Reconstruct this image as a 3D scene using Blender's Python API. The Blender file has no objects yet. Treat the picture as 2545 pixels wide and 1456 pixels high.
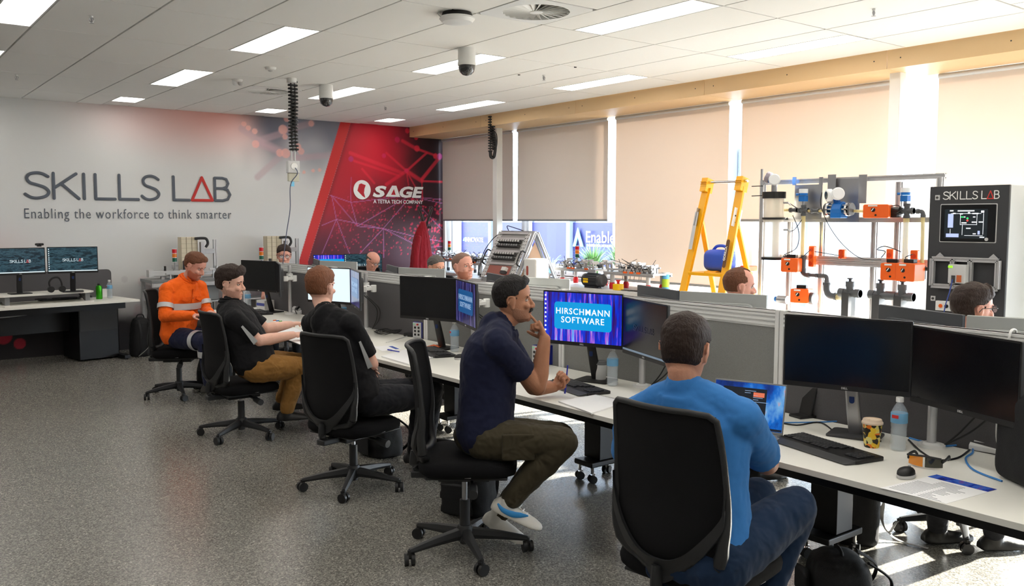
import bpy, math, random
import numpy as np
from mathutils import Vector, Matrix, noise as mnoise

# ------------------------------------------------------------------ camera
sc = bpy.context.scene
W, H, FOC = 2545, 1456, 2195.6
yaw, pitch, roll = (math.radians(a) for a in (37.428, -4.719, .047))
CAM = Vector((0, 0, 1.68))
_f = Vector((math.sin(yaw)*math.cos(pitch), math.cos(yaw)*math.cos(pitch), math.sin(pitch)))
_r = Vector((math.cos(yaw), -math.sin(yaw), 0)); _u = _r.cross(_f)
_r, _u = _r*math.cos(roll)+_u*math.sin(roll), -_r*math.sin(roll)+_u*math.cos(roll)
cd = bpy.data.cameras.new('camera'); cam = bpy.data.objects.new('camera', cd)
sc.collection.objects.link(cam); sc.camera = cam
cd.sensor_width = 36; cd.lens = FOC*36/W; cd.clip_start = .05; cd.clip_end = 200
m3 = Matrix((_r, _u, -_f)).transposed().to_4x4(); m3.translation = CAM
cam.matrix_world = m3

# ------------------------------------------------------------------ view and light
sc.view_settings.view_transform = 'Standard'; sc.view_settings.look = 'None'
sc.view_settings.gamma = 1; sc.view_settings.exposure = 0.85
sc.view_settings.use_curve_mapping = False
wd = bpy.data.worlds.new('sky'); sc.world = wd; wd.use_nodes = True
bg = wd.node_tree.nodes['Background']
bg.inputs[0].default_value = (.86, .93, 1, 1); bg.inputs[1].default_value = 10.5
sd = bpy.data.lights.new('sun', 'SUN'); sd.energy = 34.0; sd.angle = math.radians(1.2); sd.color = (1, .91, .78)
sun = bpy.data.objects.new('sun', sd); sc.collection.objects.link(sun)
sun.rotation_euler = Vector((-1, .22, -.40)).to_track_quat('-Z', 'Y').to_euler()
LIGHT_PANEL = 6.5        # emission of the ceiling panels

sc.cycles.max_bounces = 8; sc.cycles.diffuse_bounces = 4; sc.cycles.glossy_bounces = 4; sc.cycles.transparent_max_bounces = 24; sc.cycles.caustics_reflective = False; sc.cycles.caustics_refractive = False

# ------------------------------------------------------------------ helpers
COL = sc.collection
R = math.radians
def at(x, y, X=None, Y=None, Z=None):
    """where the sight line through pixel x, y meets a plane of the room"""
    d = _f + _r*((x-W/2)/FOC) - _u*((y-H/2)/FOC)
    t = (X-CAM.x)/d.x if X is not None else (Y-CAM.y)/d.y if Y is not None else (Z-CAM.z)/d.z
    return CAM + d*t
def dep(x, y, D):
    return CAM + (_f + _r*((x-W/2)/FOC) - _u*((y-H/2)/FOC))*D
def smooth_path(pts, n=6, closed=False):
    pts = [Vector(p) for p in pts]; out = []
    N = len(pts); rng = range(N if closed else N-1)
    for i in rng:
        if closed: a, b, c, d = pts[(i-1) % N], pts[i], pts[(i+1) % N], pts[(i+2) % N]
        else: a, b, c, d = pts[max(i-1, 0)], pts[i], pts[i+1], pts[min(i+2, N-1)]
        for k in range(n):
            t = k/n
            out.append(.5*((2*b)+(c-a)*t+(2*a-5*b+4*c-d)*t*t+(3*b-a-3*c+d)*t**3))
    if not closed: out.append(pts[-1])
    return out
def frame(d, up=Vector((0, 0, 1))):
    d = Vector(d).normalized(); up = Vector(up)
    if abs(d.dot(up)) > .98: up = Vector((0, 1, 0)) if abs(d.y) < .9 else Vector((1, 0, 0))
    x = up.cross(d).normalized(); y = d.cross(x)
    return Matrix((x, y, d)).transposed()
def TR(x=0, y=0, z=0, rz=0, rx=0, ry=0):
    return Matrix.Translation((x, y, z)) @ Matrix.Rotation(rz, 4, 'Z') @ Matrix.Rotation(ry, 4, 'Y') @ Matrix.Rotation(rx, 4, 'X')

class MB:
    """collects shapes; build() links them as ONE mesh object"""
    def __init__(s): s.v = []; s.f = []; s.mi = []; s.M = Matrix(); s.i = 0
    def add(s, vs, fs):
        n = len(s.v); s.v += [s.M @ Vector(v) for v in vs]
        for f in fs: s.f.append([n+k for k in f]); s.mi.append(s.i)
        return s
    def box(s, c, d, M=None):
        c = Vector(c); x, y, z = (k/2 for k in d)
        vs = [Vector((a*x, b*y, e*z)) for e in (-1, 1) for b in (-1, 1) for a in (-1, 1)]
        if M is not None: vs = [M @ v for v in vs]
        return s.add([c+v for v in vs], [(0, 2, 3, 1), (4, 5, 7, 6), (0, 1, 5, 4), (2, 6, 7, 3), (0, 4, 6, 2), (1, 3, 7, 5)])
    def bar(s, a, b, w, h=None, up=(0, 0, 1)):
        a, b = Vector(a), Vector(b); F = frame(b-a, up); h = h or w
        vs = [p + F @ Vector((sx*w/2, sy*h/2, 0)) for p in (a, b) for sx, sy in ((-1, -1), (1, -1), (1, 1), (-1, 1))]
        return s.add(vs, [(3, 2, 1, 0), (4, 5, 6, 7), (0, 1, 5, 4), (1, 2, 6, 5), (2, 3, 7, 6), (3, 0, 4, 7)])
    def loft(s, rings, cap=True, closed=False):
        n = len(rings[0]); vs = [v for r in rings for v in r]; fs = []
        m = len(rings)
        for i in range(m if closed else m-1):
            for k in range(n):
                a, b = i*n+k, i*n+(k+1) % n; c, d = ((i+1) % m)*n+(k+1) % n, ((i+1) % m)*n+k
                fs.append((a, b, c, d))
        if cap and not closed: fs += [tuple(range(n))[::-1], tuple(range((m-1)*n, m*n))]
        return s.add(vs, fs)
    def cyl(s, a, b, r0, r1=None, n=16, up=(0, 0, 1)):
        a, b = Vector(a), Vector(b); r1 = r0 if r1 is None else r1; F = frame(b-a, up)
        ring = lambda p, r: [p+F @ Vector((r*math.cos(2*math.pi*k/n), r*math.sin(2*math.pi*k/n), 0)) for k in range(n)]
        return s.loft([ring(a, r0), ring(b, r1)])
    def lathe(s, prof, n=24, c=(0, 0, 0), M=None):
        c = Vector(c); rings = []
        for r, z in prof:
            ring = [Vector((max(r, 1e-4)*math.cos(2*math.pi*k/n), max(r, 1e-4)*math.sin(2*math.pi*k/n), z)) for k in range(n)]
            rings.append([c + (M @ v if M is not None else v) for v in ring])
        return s.loft(rings)
    def tube(s, pts, r, n=8, flat=1.0, up=(0, 0, 1), round_=False):
        """swept round section; r a number or one per point; flat squashes along the up side"""
        pts = [Vector(p) for p in pts]; N = len(pts)
        rs = list(r) if hasattr(r, '__len__') else [r]*N
        if round_:
            d0 = (pts[0]-pts[1]).normalized(); d1 = (pts[-1]-pts[-2]).normalized(); r0, r1 = rs[0], rs[-1]
            pre = [(pts[0]+d0*r0*math.sin(t), r0*math.cos(t)) for t in (1.45, 1.1, .7, .35)]
            post = [(pts[-1]+d1*r1*math.sin(t), r1*math.cos(t)) for t in (.35, .7, 1.1, 1.45)]
            pts = [p for p, _ in pre]+pts+[p for p, _ in post]; rs = [q for _, q in pre]+rs+[q for _, q in post]; N = len(pts)
        rings = []; u = Vector(up)
        for i, p in enumerate(pts):
            d = (pts[min(i+1, N-1)]-pts[max(i-1, 0)])
            if d.length < 1e-9: d = Vector((0, 0, 1))
            F = frame(d, u)
            rings.append([p+F @ Vector((rs[i]*math.cos(2*math.pi*k/n), rs[i]*flat*math.sin(2*math.pi*k/n), 0)) for k in range(n)])
            if abs(d.normalized().dot(Vector(up))) > .9 or True: u = F.col[1].copy() if flat == 1.0 else Vector(up)
        return s.loft(rings)
    def ell(s, c, r, n=20, m=12, M=None):
        c = Vector(c); rings = []
        for i in range(m+1):
            t = math.pi*(i/m)-math.pi/2; q = max(math.cos(t), 1e-3)
            ring = [Vector((r[0]*q*math.cos(2*math.pi*k/n), r[1]*q*math.sin(2*math.pi*k/n), r[2]*math.sin(t))) for k in range(n)]
            rings.append([c+(M @ v if M is not None else v) for v in ring])
        return s.loft(rings)
    def prism(s, poly, d, M=None):
        """2-D outline (x, y) pushed along +z by d"""
        n = len(poly); vs = [Vector((x, y, z)) for z in (0, d) for x, y in poly]
        if M is not None: vs = [M @ v for v in vs]
        return s.add(vs, [tuple(range(n))[::-1], tuple(range(n, 2*n))]+[(k, (k+1) % n, n+(k+1) % n, n+k) for k in range(n)])
    def sheet(s, fn, nu, nv, th):
        """closed thick surface from fn(u, v) -> (point, normal)"""
        top, bot = [], []
        for j in range(nv+1):
            for i in range(nu+1):
                p, nn = fn(i/nu, j/nv); top.append(p+nn*th/2); bot.append(p-nn*th/2)
        K = len(top); w = nu+1; fs = []
        for j in range(nv):
            for i in range(nu):
                a, b, c, d = j*w+i, j*w+i+1, (j+1)*w+i+1, (j+1)*w+i
                fs += [(a, b, c, d), (K+d, K+c, K+b, K+a)]
        for i in range(nu): fs += [(i+1, i, K+i, K+i+1), (nv*w+i, nv*w+i+1, K+nv*w+i+1, K+nv*w+i)]
        for j in range(nv): fs += [(j*w, (j+1)*w, K+(j+1)*w, K+j*w), ((j+1)*w+nu, j*w+nu, K+j*w+nu, K+(j+1)*w+nu)]
        return s.add(top+bot, fs)
    def build(s, name, mat, parent=None, loc=None, rz=0, bevel=0, seg=2, angle=35, sub=0, smooth=True):
        me = bpy.data.meshes.new(name); me.from_pydata([tuple(v) for v in s.v], [], s.f); me.update()
        for q in (mat if isinstance(mat, (list, tuple)) else [mat]): me.materials.append(q)
        if any(s.mi): me.polygons.foreach_set('material_index', s.mi)
        if smooth:
            me.polygons.foreach_set('use_smooth', [True]*len(me.polygons))
            if not sub: me.set_sharp_from_angle(angle=R(angle))
        o = bpy.data.objects.new(name, me); COL.objects.link(o)
        if parent: o.parent = parent
        if loc is not None: o.location = loc
        o.rotation_euler[2] = rz
        if bevel:
            b = o.modifiers.new('b', 'BEVEL'); b.width = bevel; b.segments = seg; b.limit_method = 'ANGLE'; b.harden_normals = True
        if sub:
            b = o.modifiers.new('s', 'SUBSURF'); b.levels = b.render_levels = sub
        return o

def tag(o, label=None, cat=None, group=None, kind=None):
    if label: o['label'] = label
    if cat: o['category'] = cat
    if group: o['group'] = group
    if kind: o['kind'] = kind
    return o
def thing(name, label, cat, loc=(0, 0, 0), rz=0, group=None):
    o = bpy.data.objects.new(name, None); COL.objects.link(o); o.empty_display_size = .1
    o.location = loc; o.rotation_euler[2] = rz
    return tag(o, label, cat, group)
KIDS = lambda o: [c for c in COL.objects if c.parent == o]
def dup(root, loc, rz=0, label=None, group=None):
    def rec(o, par):
        c = o.copy(); COL.objects.link(c)
        if par: c.parent = par
        for ch in KIDS(o): rec(ch, c)
        return c
    r = rec(root, None); r.location = loc; r.rotation_euler[2] = rz
    if label: r['label'] = label
    if group: r['group'] = group
    return r
def structure(o): o['kind'] = 'structure'; return o

# ------------------------------------------------------------------ materials
MATS = {}
def mat(name, col, rough=.5, metal=0, bump=0, bscale=60, var=0, vscale=8, spec=.5, trans=0, ior=1.45, alpha=1, emit=0, coat=0, sheen=0, stretch=None, emitcol=None):
    m = bpy.data.materials.new(name); m.use_nodes = True; nt = m.node_tree; N = nt.nodes; L = nt.links
    b = N['Principled BSDF']; b.inputs['Base Color'].default_value = (*col, 1)
    b.inputs['Roughness'].default_value = rough; b.inputs['Metallic'].default_value = metal
    b.inputs['Specular IOR Level'].default_value = spec; b.inputs['Transmission Weight'].default_value = trans
    b.inputs['IOR'].default_value = ior; b.inputs['Alpha'].default_value = alpha
    b.inputs['Coat Weight'].default_value = coat; b.inputs['Sheen Weight'].default_value = sheen
    if emit:
        b.inputs['Emission Color'].default_value = (*(emitcol or col), 1); b.inputs['Emission Strength'].default_value = emit
    tc = N.new('ShaderNodeTexCoord'); src = tc.outputs['Object']
    if stretch:
        mp = N.new('ShaderNodeMapping'); mp.inputs['Scale'].default_value = stretch; L.new(src, mp.inputs[0]); src = mp.outputs[0]
    if var or not bump:
        t = N.new('ShaderNodeTexNoise'); t.inputs['Scale'].default_value = vscale; t.inputs['Detail'].default_value = 3; L.new(src, t.inputs['Vector'])
        mx = N.new('ShaderNodeMix'); mx.data_type = 'RGBA'; v = var or .03
        mx.inputs['A'].default_value = (*[c*(1-v) for c in col], 1); mx.inputs['B'].default_value = (*[min(c*(1+v), 1) for c in col], 1)
        L.new(t.outputs['Fac'], mx.inputs['Factor']); L.new(mx.outputs['Result'], b.inputs['Base Color'])
    if bump:
        t = N.new('ShaderNodeTexNoise'); t.inputs['Scale'].default_value = bscale; t.inputs['Detail'].default_value = 4; L.new(src, t.inputs['Vector'])
        bp = N.new('ShaderNodeBump'); bp.inputs['Strength'].default_value = bump; bp.inputs['Distance'].default_value = .01
        L.new(t.outputs['Fac'], bp.inputs['Height']); L.new(bp.outputs[0], b.inputs['Normal'])
    MATS[name] = m; return m
def S(r, g, b):
    """sRGB 0-255 to linear"""
    f = lambda c: c/12.92 if c <= .04045 else ((c+.055)/1.055)**2.4
    return tuple(f(c/255) for c in (r, g, b))
def nodes(m): return m.node_tree.nodes, m.node_tree.links, m.node_tree.nodes['Principled BSDF']

white_laminate = mat('white_laminate', S(232, 230, 222), .42, var=.015)
desk_edge = mat('desk_edge', S(212, 207, 196), .5)
black_plastic = mat('black_plastic', S(26, 26, 27), .45, bump=.05, bscale=300)
black_frame = mat('black_frame', S(38, 39, 41), .5, bump=.04, bscale=200)
black_metal = mat('black_metal', S(20, 20, 22), .38, metal=.3)
black_fabric = mat('black_fabric', S(17, 17, 19), .95, bump=.35, bscale=500, spec=.2)
black_mesh = mat('black_mesh', S(18, 18, 20), .85, bump=.5, bscale=900, spec=.25)
dark_grey = mat('dark_grey', S(60, 60, 62), .5)
mid_grey = mat('mid_grey', S(128, 130, 132), .5)
light_grey = mat('light_grey', S(196, 196, 196), .45)
white_plastic = mat('white_plastic', S(228, 228, 226), .4)
white_paint = mat('white_paint', S(226, 226, 224), .5)
aluminium = mat('aluminium', S(196, 196, 198), .38, metal=.5, var=.06, vscale=30)
chrome = mat('chrome', S(215, 215, 218), .12, metal=1)
steel = mat('steel', S(165, 165, 168), .35, metal=.9, var=.05, vscale=20)
screen_black = mat('screen_black', S(12, 13, 17), .18, spec=.5)
rubber = mat('rubber', S(20, 20, 20), .7)
paper = mat('paper', S(240, 240, 240), .7)
red_plastic = mat('red_plastic', S(200, 20, 30), .4)
orange_plastic = mat('orange_plastic', S(238, 100, 30), .42)
blue_enamel = mat('blue_enamel', S(22, 108, 190), .38)
pvc_grey = mat('pvc_grey', S(82, 84, 88), .45)
navy_box = mat('navy_box', S(22, 36, 130), .4)
yellow_plastic = mat('yellow_plastic', S(248, 200, 20), .4)
green_plastic = mat('green_plastic', S(40, 160, 50), .4)

# ------------------------------------------------------------------ lettering
GL = {
 'S': ([[(.56, .86), (.44, .96), (.29, 1.0), (.12, .94), (.05, .78), (.12, .61), (.3, .52), (.48, .42), (.57, .25), (.49, .08), (.29, 0), (.13, .03), (0, .15)]], True),
 'K': ([[(0, 0), (0, 1)], [(.62, 1), (.04, .44)], [(.2, .6), (.68, 0)]], False),
 'I': ([[(0, 0), (0, 1)]], False),
 'L': ([[(0, 1), (0, 0), (.6, 0)]], False),
 'A': ([[(0, 0), (.36, 1), (.72, 0), (0, 0)]], False),
 'B': ([[(0, 0), (0, 1), (.3, 1), (.46, .95), (.53, .77), (.46, .6), (.3, .54), (0, .54)], [(.3, .54), (.5, .48), (.6, .27), (.5, .06), (.3, 0), (0, 0)]], False)}
# start and end of every letter as a share of the whole word
WORD = [('S', 0, .103), ('K', .125, .237), ('I', .262, .262), ('L', .315, .406), ('L', .428, .519), ('S', .537, .622), ('L', .698, .779), ('A', .793, .902), ('B', .917, 1.0)]
def skills_lab(o, ex, ey, width, height, r, grey, red, parent=None, names=('lettering', 'red_letter'), lift=.15):
    """the SKILLS LAB word in the plane of ex, ey"""
    o, ex, ey = Vector(o), Vector(ex), Vector(ey); n = ex.cross(ey)
    a, b = MB(), MB()
    for ch, x0, x1 in WORD:
        strokes, sm = GL[ch]; xs = [p[0] for s_ in strokes for p in s_]; w = max(max(xs), .01)
        for st in strokes:
            if sm: q = [(v.x, v.y) for v in smooth_path([(x, y, 0) for x, y in st], 4)]
            else: q = st
            P = [o + ex*((x0+(x1-x0)*x/w)*width) + ey*(y*height) + n*(r*lift) for x, y in q]
            t = b if ch == 'A' else a
            if sm: t.tube(P, r, 8, lift, n, True)
            else:
                for i in range(len(P)-1): t.tube([P[i], P[i+1]], r, 8, lift, n, True)
    return a.build(names[0], grey, parent), b.build(names[1], red, parent)
def text(name, s_, size, m, M, parent=None, bold=0, shear=0, spacing=1.0, extrude=.0006, align='CENTER', sx=1.0):
    """words as one flat mesh; M places the text plane (x along the line, y up)"""
    cu = bpy.data.curves.new(name, 'FONT'); cu.body = s_; cu.size = size; cu.offset = bold; cu.shear = shear
    cu.space_character = spacing; cu.extrude = extrude; cu.align_x = align; cu.resolution_u = 3
    t = bpy.data.objects.new('t', cu); me = bpy.data.meshes.new_from_object(t)
    bpy.data.objects.remove(t); me.name = name; me.materials.clear(); me.materials.append(m)
    me.transform(M @ Matrix.Diagonal((sx, 1, 1, 1)))
    o = bpy.data.objects.new(name, me); COL.objects.link(o)
    if parent: o.parent = parent
    return o
def plane_M(o, ex, ey):
    ex, ey = Vector(ex).normalized(), Vector(ey).normalized(); n = ex.cross(ey)
    M = Matrix((ex, ey, n)).transposed().to_4x4(); M.translation = Vector(o); return M
# ================================================================== the room
CZ = 3.13; GX, GY = 1.851, 7.591; YF = 12.08; XW = 7.84; XL, YB = -3.55, -2.6
# floor
fm = mat('vinyl_floor', S(120, 119, 114), .34); N, L, b = nodes(fm)
b.inputs['Roughness'].default_value = .24; b.inputs['Specular IOR Level'].default_value = .7
tc = N.new('ShaderNodeTexCoord')
v1 = N.new('ShaderNodeTexVoronoi'); v1.inputs['Scale'].default_value = 150; L.new(tc.outputs['Object'], v1.inputs['Vector'])
r1 = N.new('ShaderNodeValToRGB'); L.new(v1.outputs['Color'], r1.inputs['Fac'])
cs = [(0, S(88, 86, 81)), (.25, S(108, 106, 100)), (.5, S(130, 127, 120)), (.72, S(150, 146, 138)), (.9, S(184, 179, 168))]
el = r1.color_ramp.elements; el[0].color = (*cs[0][1], 1); el[1].position = cs[-1][0]; el[1].color = (*cs[-1][1], 1)
for p_, c_ in cs[1:-1]: e = el.new(p_); e.color = (*c_, 1)
r1.color_ramp.interpolation = 'CONSTANT'
L.new(r1.outputs[0], b.inputs['Base Color'])
n1 = N.new('ShaderNodeTexNoise'); n1.inputs['Scale'].default_value = 90; L.new(tc.outputs['Object'], n1.inputs['Vector'])
bp = N.new('ShaderNodeBump'); bp.inputs['Strength'].default_value = .05; bp.inputs['Distance'].default_value = .004
L.new(n1.outputs['Fac'], bp.inputs['Height']); L.new(bp.outputs[0], b.inputs['Normal'])
structure(MB().box(((XL+8.1)/2, (YB+YF)/2, -.05), (8.3-XL, YF-YB+.4, .1)).build('floor', fm, smooth=False))

# ceiling: lay-in tiles with a shallow groove between them
tile_mat = mat("ceiling_tile", S(240, 239, 236), .9, bump=.06, bscale=120, var=.012, vscale=2)
grid_mat = mat('ceiling_grid', S(200, 198, 192), .6)
lights = [(i, j) for i in (-5, -2, 1, 4, 7) for j in (3, 1, -1, -3, -5, -7)]
diffs = [(3, -3), (3, 1)]
m = MB(); g = MB()
for i in range(-10, 9):
    for j in range(-9, 4):
        x0, y0 = GX+.6*i, GY+1.2*j; x1, y1 = min(x0+.6, 7.21), min(y0+1.2, YF)
        x0, y0 = max(x0, XL), max(y0, YB)
        if x1-x0 < .05 or y1-y0 < .05: continue
        if (i, j) in lights: x1 = x0+.3
        if (i, j) in diffs: y1 = y0+.6
        m.box(((x0+x1)/2, (y0+y1)/2, CZ+.004), (x1-x0-.013, y1-y0-.013, .02))
structure(m.build('ceiling', tile_mat, bevel=.002, seg=1, smooth=False))
structure(g.box(((XL+7.84)/2, (YB+YF)/2, CZ+.06), (7.84-XL, YF-YB, .08)).build('ceiling_slab', grid_mat, smooth=False))

# walls
wall_paint = mat('wall_paint', S(212, 211, 207), .7, bump=.04, bscale=150)
structure(MB().box(((XL+8)/2, YF+.11, 1.55), (8-XL+.4, .2, 3.3)).build('wall_far', wall_paint, smooth=False))
structure(MB().box((XL-.1, (YB+YF)/2, 1.55), (.2, YF-YB+.4, 3.3)).build('wall_left', wall_paint, smooth=False))
structure(MB().box(((XL+8)/2, YB-.1, 1.55), (8-XL+.4, .2, 3.3)).build('wall_back', wall_paint, smooth=False))

# printed mural on the far wall, its picture computed point by point
MX0, MX1, RES = -1.0, 7.84, .0125
nx, nz = int((MX1-MX0)/RES)+1, int(3.13/RES)+1
gx, gz = np.meshgrid(np.linspace(MX0, MX1, nx), np.linspace(0, 3.128, nz))
def sm(a, b, x): t = np.clip((x-a)/(b-a), 0, 1); return t*t*(3-2*t)
rs = np.random.RandomState(5)
def vnoise(x, z, s, seed):
    r_ = np.random.RandomState(seed); g_ = r_.rand(64, 64); x, z = x/s+100, z/s+100
    xi, zi = np.floor(x).astype(int), np.floor(z).astype(int); fx, fz = x-xi, z-zi
    fx, fz = fx*fx*(3-2*fx), fz*fz*(3-2*fz); G = lambda a, b: g_[a % 64, b % 64]
    return (G(xi, zi)*(1-fx)+G(xi+1, zi)*fx)*(1-fz)+(G(xi, zi+1)*(1-fx)+G(xi+1, zi+1)*fx)*fz
fbm = lambda s, k: .5*vnoise(gx, gz, s, k)+.3*vnoise(gx, gz, s/2, k+1)+.2*vnoise(gx, gz, s/4, k+2)
img = np.empty((nz, nx, 3)); img[:] = S(216, 216, 215)
def mixc(c, a):
    global img
    img = img*(1-a[..., None])+np.array(c)*a[..., None]
W2 = lambda px, py: (lambda p: (p.x, p.z))(at(px, py, Y=YF))
mixc(S(226, 190, 186), .8*sm(1.7, 3.6, gx)*sm(2.35, 3.1, gz+.25*(fbm(1.2, 3)-.5))*(1-sm(4.6, 5.6, gx)))
mixc(S(232, 158, 146), .75*np.exp(-((gx-4.15)/.75)**2-((gz-3.2)/.42)**2))
mixc(S(70, 74, 90), .97*sm(4.3, 5.0, gx+.6*(fbm(.8, 8)-.5))*sm(2.35, 3.0, gz+.9*(fbm(.7, 9)-.5)+.10*(gx-5)))
mixc(S(150, 152, 168), .55*sm(4.5, 5.6, gx)*sm(1.95, 2.9, gz+.5*(fbm(.5, 19)-.5)))
mixc(S(218, 190, 190), .6*(1-sm(1.1, 2.3, gx))*np.exp(-((gz-1.35)/.25)**2))
# pale bubbles low on the wall
for k in range(90):
    cx, cz, rr = rs.uniform(2.3, 5.2), rs.uniform(.2, 1.02), rs.uniform(.03, .11)
    d = np.hypot(gx-cx, gz-cz)
    mixc(S(206, 176, 178) if k % 3 else S(160, 150, 156), .35*(1-sm(rr*.8, rr, d))*(1-sm(.8, 1.1, cz+0*gx)))
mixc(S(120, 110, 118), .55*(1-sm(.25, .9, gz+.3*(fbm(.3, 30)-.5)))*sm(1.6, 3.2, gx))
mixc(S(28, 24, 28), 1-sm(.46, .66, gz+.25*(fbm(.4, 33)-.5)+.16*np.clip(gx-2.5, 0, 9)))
for cx, cz, rr in [(1.55, .28, .1), (1.72, .18, .07), (1.3, .4, .08), (.9, .3, .12)]:
    mixc(S(190, 40, 60), .85*(1-sm(rr*.85, rr, np.hypot((gx-cx), gz-cz))))
def line(x0, z0, x1, z1, w, c, a, fade=0):
    dx, dz = x1-x0, z1-z0; LL = dx*dx+dz*dz
    t = np.clip(((gx-x0)*dx+(gz-z0)*dz)/LL, 0, 1); d = np.hypot(gx-x0-t*dx, gz-z0-t*dz)
    mixc(c, a*(1-sm(w*.5, w*1.3, d))*(1-fade*t))
def dot(x, z, r_, c, a): mixc(c, a*(1-sm(r_*.8, r_, np.hypot(gx-x, gz-z))))
def P(px, py): return W2(px, py)
ln = lambda p, q, w, c, a, f=0: line(*P(*p), *P(*q), w, c, a, f)
nav = S(190, 160, 168)
for p, q in [((640, 358), (740, 392)), ((700, 325), (775, 306)), ((645, 350), (700, 375)), ((740, 392), (830, 385)), ((640, 440), (700, 385)), ((705, 330), (640, 350)), ((600, 320), (650, 355))]:
    ln(p, q, .05, nav, .55, .3)
for x, y, r_ in [(773, 307, .05), (703, 322, .075), (712, 295, .05), (635, 358, .06), (695, 380, .06), (710, 381, .075), (740, 365, .06), (748, 376, .055), (633, 326, .045), (617, 318, .04), (606, 308, .04), (708, 340, .045), (778, 424, .03), (794, 422, .03), (755, 428, .028)]:
    dot(*P(x, y), r_, S(238, 176, 166), .7)
# the slanted dark red field and its plain red band
xb = lambda z: np.interp(z, [1.07, 3.12], [5.481, 6.205])
red = sm(-.004, .004, gx-xb(gz))
fieldc = np.empty_like(img); fieldc[:] = S(62, 20, 34)
def mf(c, a):
    global fieldc
    fieldc = fieldc*(1-a[..., None])+np.array(c)*a[..., None]
u = gx-xb(gz)
mf(S(120, 40, 60), .8*(1-sm(.2, 1.6, u))*(.6+.4*fbm(.5, 41)))
mf(S(214, 22, 50), .97*np.exp(-((gx-6.55)/.62)**2)*sm(1.75, 2.5, gz+.5*(fbm(.6, 44)-.5)))
mf(S(196, 30, 48), .75*(1-sm(.0, .9, u))*sm(1.2, 2.0, gz))
mf(S(30, 22, 30), .85*sm(6.9, 7.5, gx+.4*(fbm(.5, 47)-.5))*sm(1.7, 2.4, gz+.4*(fbm(.4, 50)-.5)))
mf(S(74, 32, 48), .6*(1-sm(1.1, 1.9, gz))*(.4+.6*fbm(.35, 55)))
mf(S(90, 60, 70), .5*np.exp(-((gx-7.2)/.25)**2-((gz-1.2)/.3)**2))
mf(S(110, 16, 28), .55*(1-sm(.0, .09, u)))
keep = img.copy(); img = fieldc
pk = S(226, 90, 150); pp = S(190, 110, 170)
for p, q in [((836, 545), (952, 568)), ((836, 545), (800, 630)), ((836, 545), (872, 640)), ((836, 545), (800, 560)), ((824, 486), (836, 545)), ((824, 486), (888, 562)), ((888, 562), (952, 568)), ((888, 562), (1020, 485)), ((952, 568), (1010, 500)),
             ((952, 568), (953, 640)), ((952, 568), (885, 640)), ((952, 568), (1040, 590)), ((1040, 590), (1098, 600)), ((1020, 488), (1098, 496)), ((1020, 488), (1098, 505)), ((820, 485), (872, 503)), ((872, 503), (1000, 488)), ((872, 503), (888, 562)),
             ((952, 568), (1098, 640)), ((1050, 615), (1098, 613)), ((1040, 510), (1098, 570)), ((872, 440), (872, 503))]:
    ln(p, q, .006, pp, .75)
rd = S(232, 40, 66)
for p, q, w in [((960, 458), (1010, 425), .03), ((1010, 425), (1048, 450), .035), ((1010, 425), (1060, 380), .02), ((1048, 450), (1098, 452), .016), ((1048, 446), (1088, 396), .03), ((880, 400), (990, 436), .02), ((900, 420), (930, 455), .02), ((1000, 350), (1035, 370), .03),
                ((870, 380), (1000, 430), .03), ((1010, 425), (960, 380), .02), ((1010, 425), (1015, 460), .012), ((1010, 425), (1035, 470), .012), ((1048, 450), (1050, 500), .01), ((1036, 370), (1092, 390), .02)]:
    ln(p, q, w, rd, .75, .2)
for x, y, r_, c_ in [(1036, 369, .055, rd), (1082, 388, .05, rd), (1092, 389, .055, S(170, 60, 130)), (987, 347, .05, S(210, 30, 90)), (872, 395, .045, S(190, 50, 120)), (1010, 424, .04, S(225, 40, 90)), (954, 387, .04, S(215, 40, 100)), (1034, 342, .04, rd), (1012, 325, .045, rd)]:
    dot(*P(x, y), r_, c_, .8)
for k in range(420):
    z_ = rs.uniform(1.1, 2.05); x_ = rs.uniform(float(xb(np.array(z_)))+.25, 7.82); big = x_ > 7.2
    dot(x_, z_, rs.uniform(.01, .024 if big else .015), S(216, 44, 84), .75 if big or rs.rand() > .4 else .4)
fieldc = img; img = keep*(1-red[..., None])+fieldc*red[..., None]
xb0 = np.interp(gz, [1.07, 3.12], [5.337, 6.032])
band = sm(-.004, .004, gx-xb0)*(1-red)
mixc(S(206, 46, 46), band)
lx = 5.337+(gz-1.07)*.339
vv = np.c_[gx.ravel(), np.full(gx.size, 0.0), gz.ravel()]
idx = np.arange(nx*nz).reshape(nz, nx)
fc = np.stack([idx[:-1, :-1], idx[:-1, 1:], idx[1:, 1:], idx[1:, :-1]], -1).reshape(-1, 4)
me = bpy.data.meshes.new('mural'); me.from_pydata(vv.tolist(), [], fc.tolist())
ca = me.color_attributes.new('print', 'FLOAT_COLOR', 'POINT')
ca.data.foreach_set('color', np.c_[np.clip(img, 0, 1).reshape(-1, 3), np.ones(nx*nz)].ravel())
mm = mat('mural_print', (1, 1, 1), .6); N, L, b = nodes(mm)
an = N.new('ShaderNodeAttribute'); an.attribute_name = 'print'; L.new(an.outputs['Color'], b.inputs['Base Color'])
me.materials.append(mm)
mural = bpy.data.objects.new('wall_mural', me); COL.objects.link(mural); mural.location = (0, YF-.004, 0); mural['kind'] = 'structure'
letter_grey = mat('letter_grey', S(88, 94, 104), .6); letter_red = mat('letter_red', S(196, 50, 46), .6); letter_white = mat('letter_white', S(245, 245, 245), .6)
def sign_word(name, label):
    t = thing(name, label, 'wall lettering'); return t
p0, p1 = at(56, 497, Y=YF), at(575, 499, Y=YF)
t = thing('wall_lettering', 'large grey SKILLS LAB lettering with red triangle A on the white wall', 'lettering', (p0.x, YF-.012, 1.928))
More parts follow.
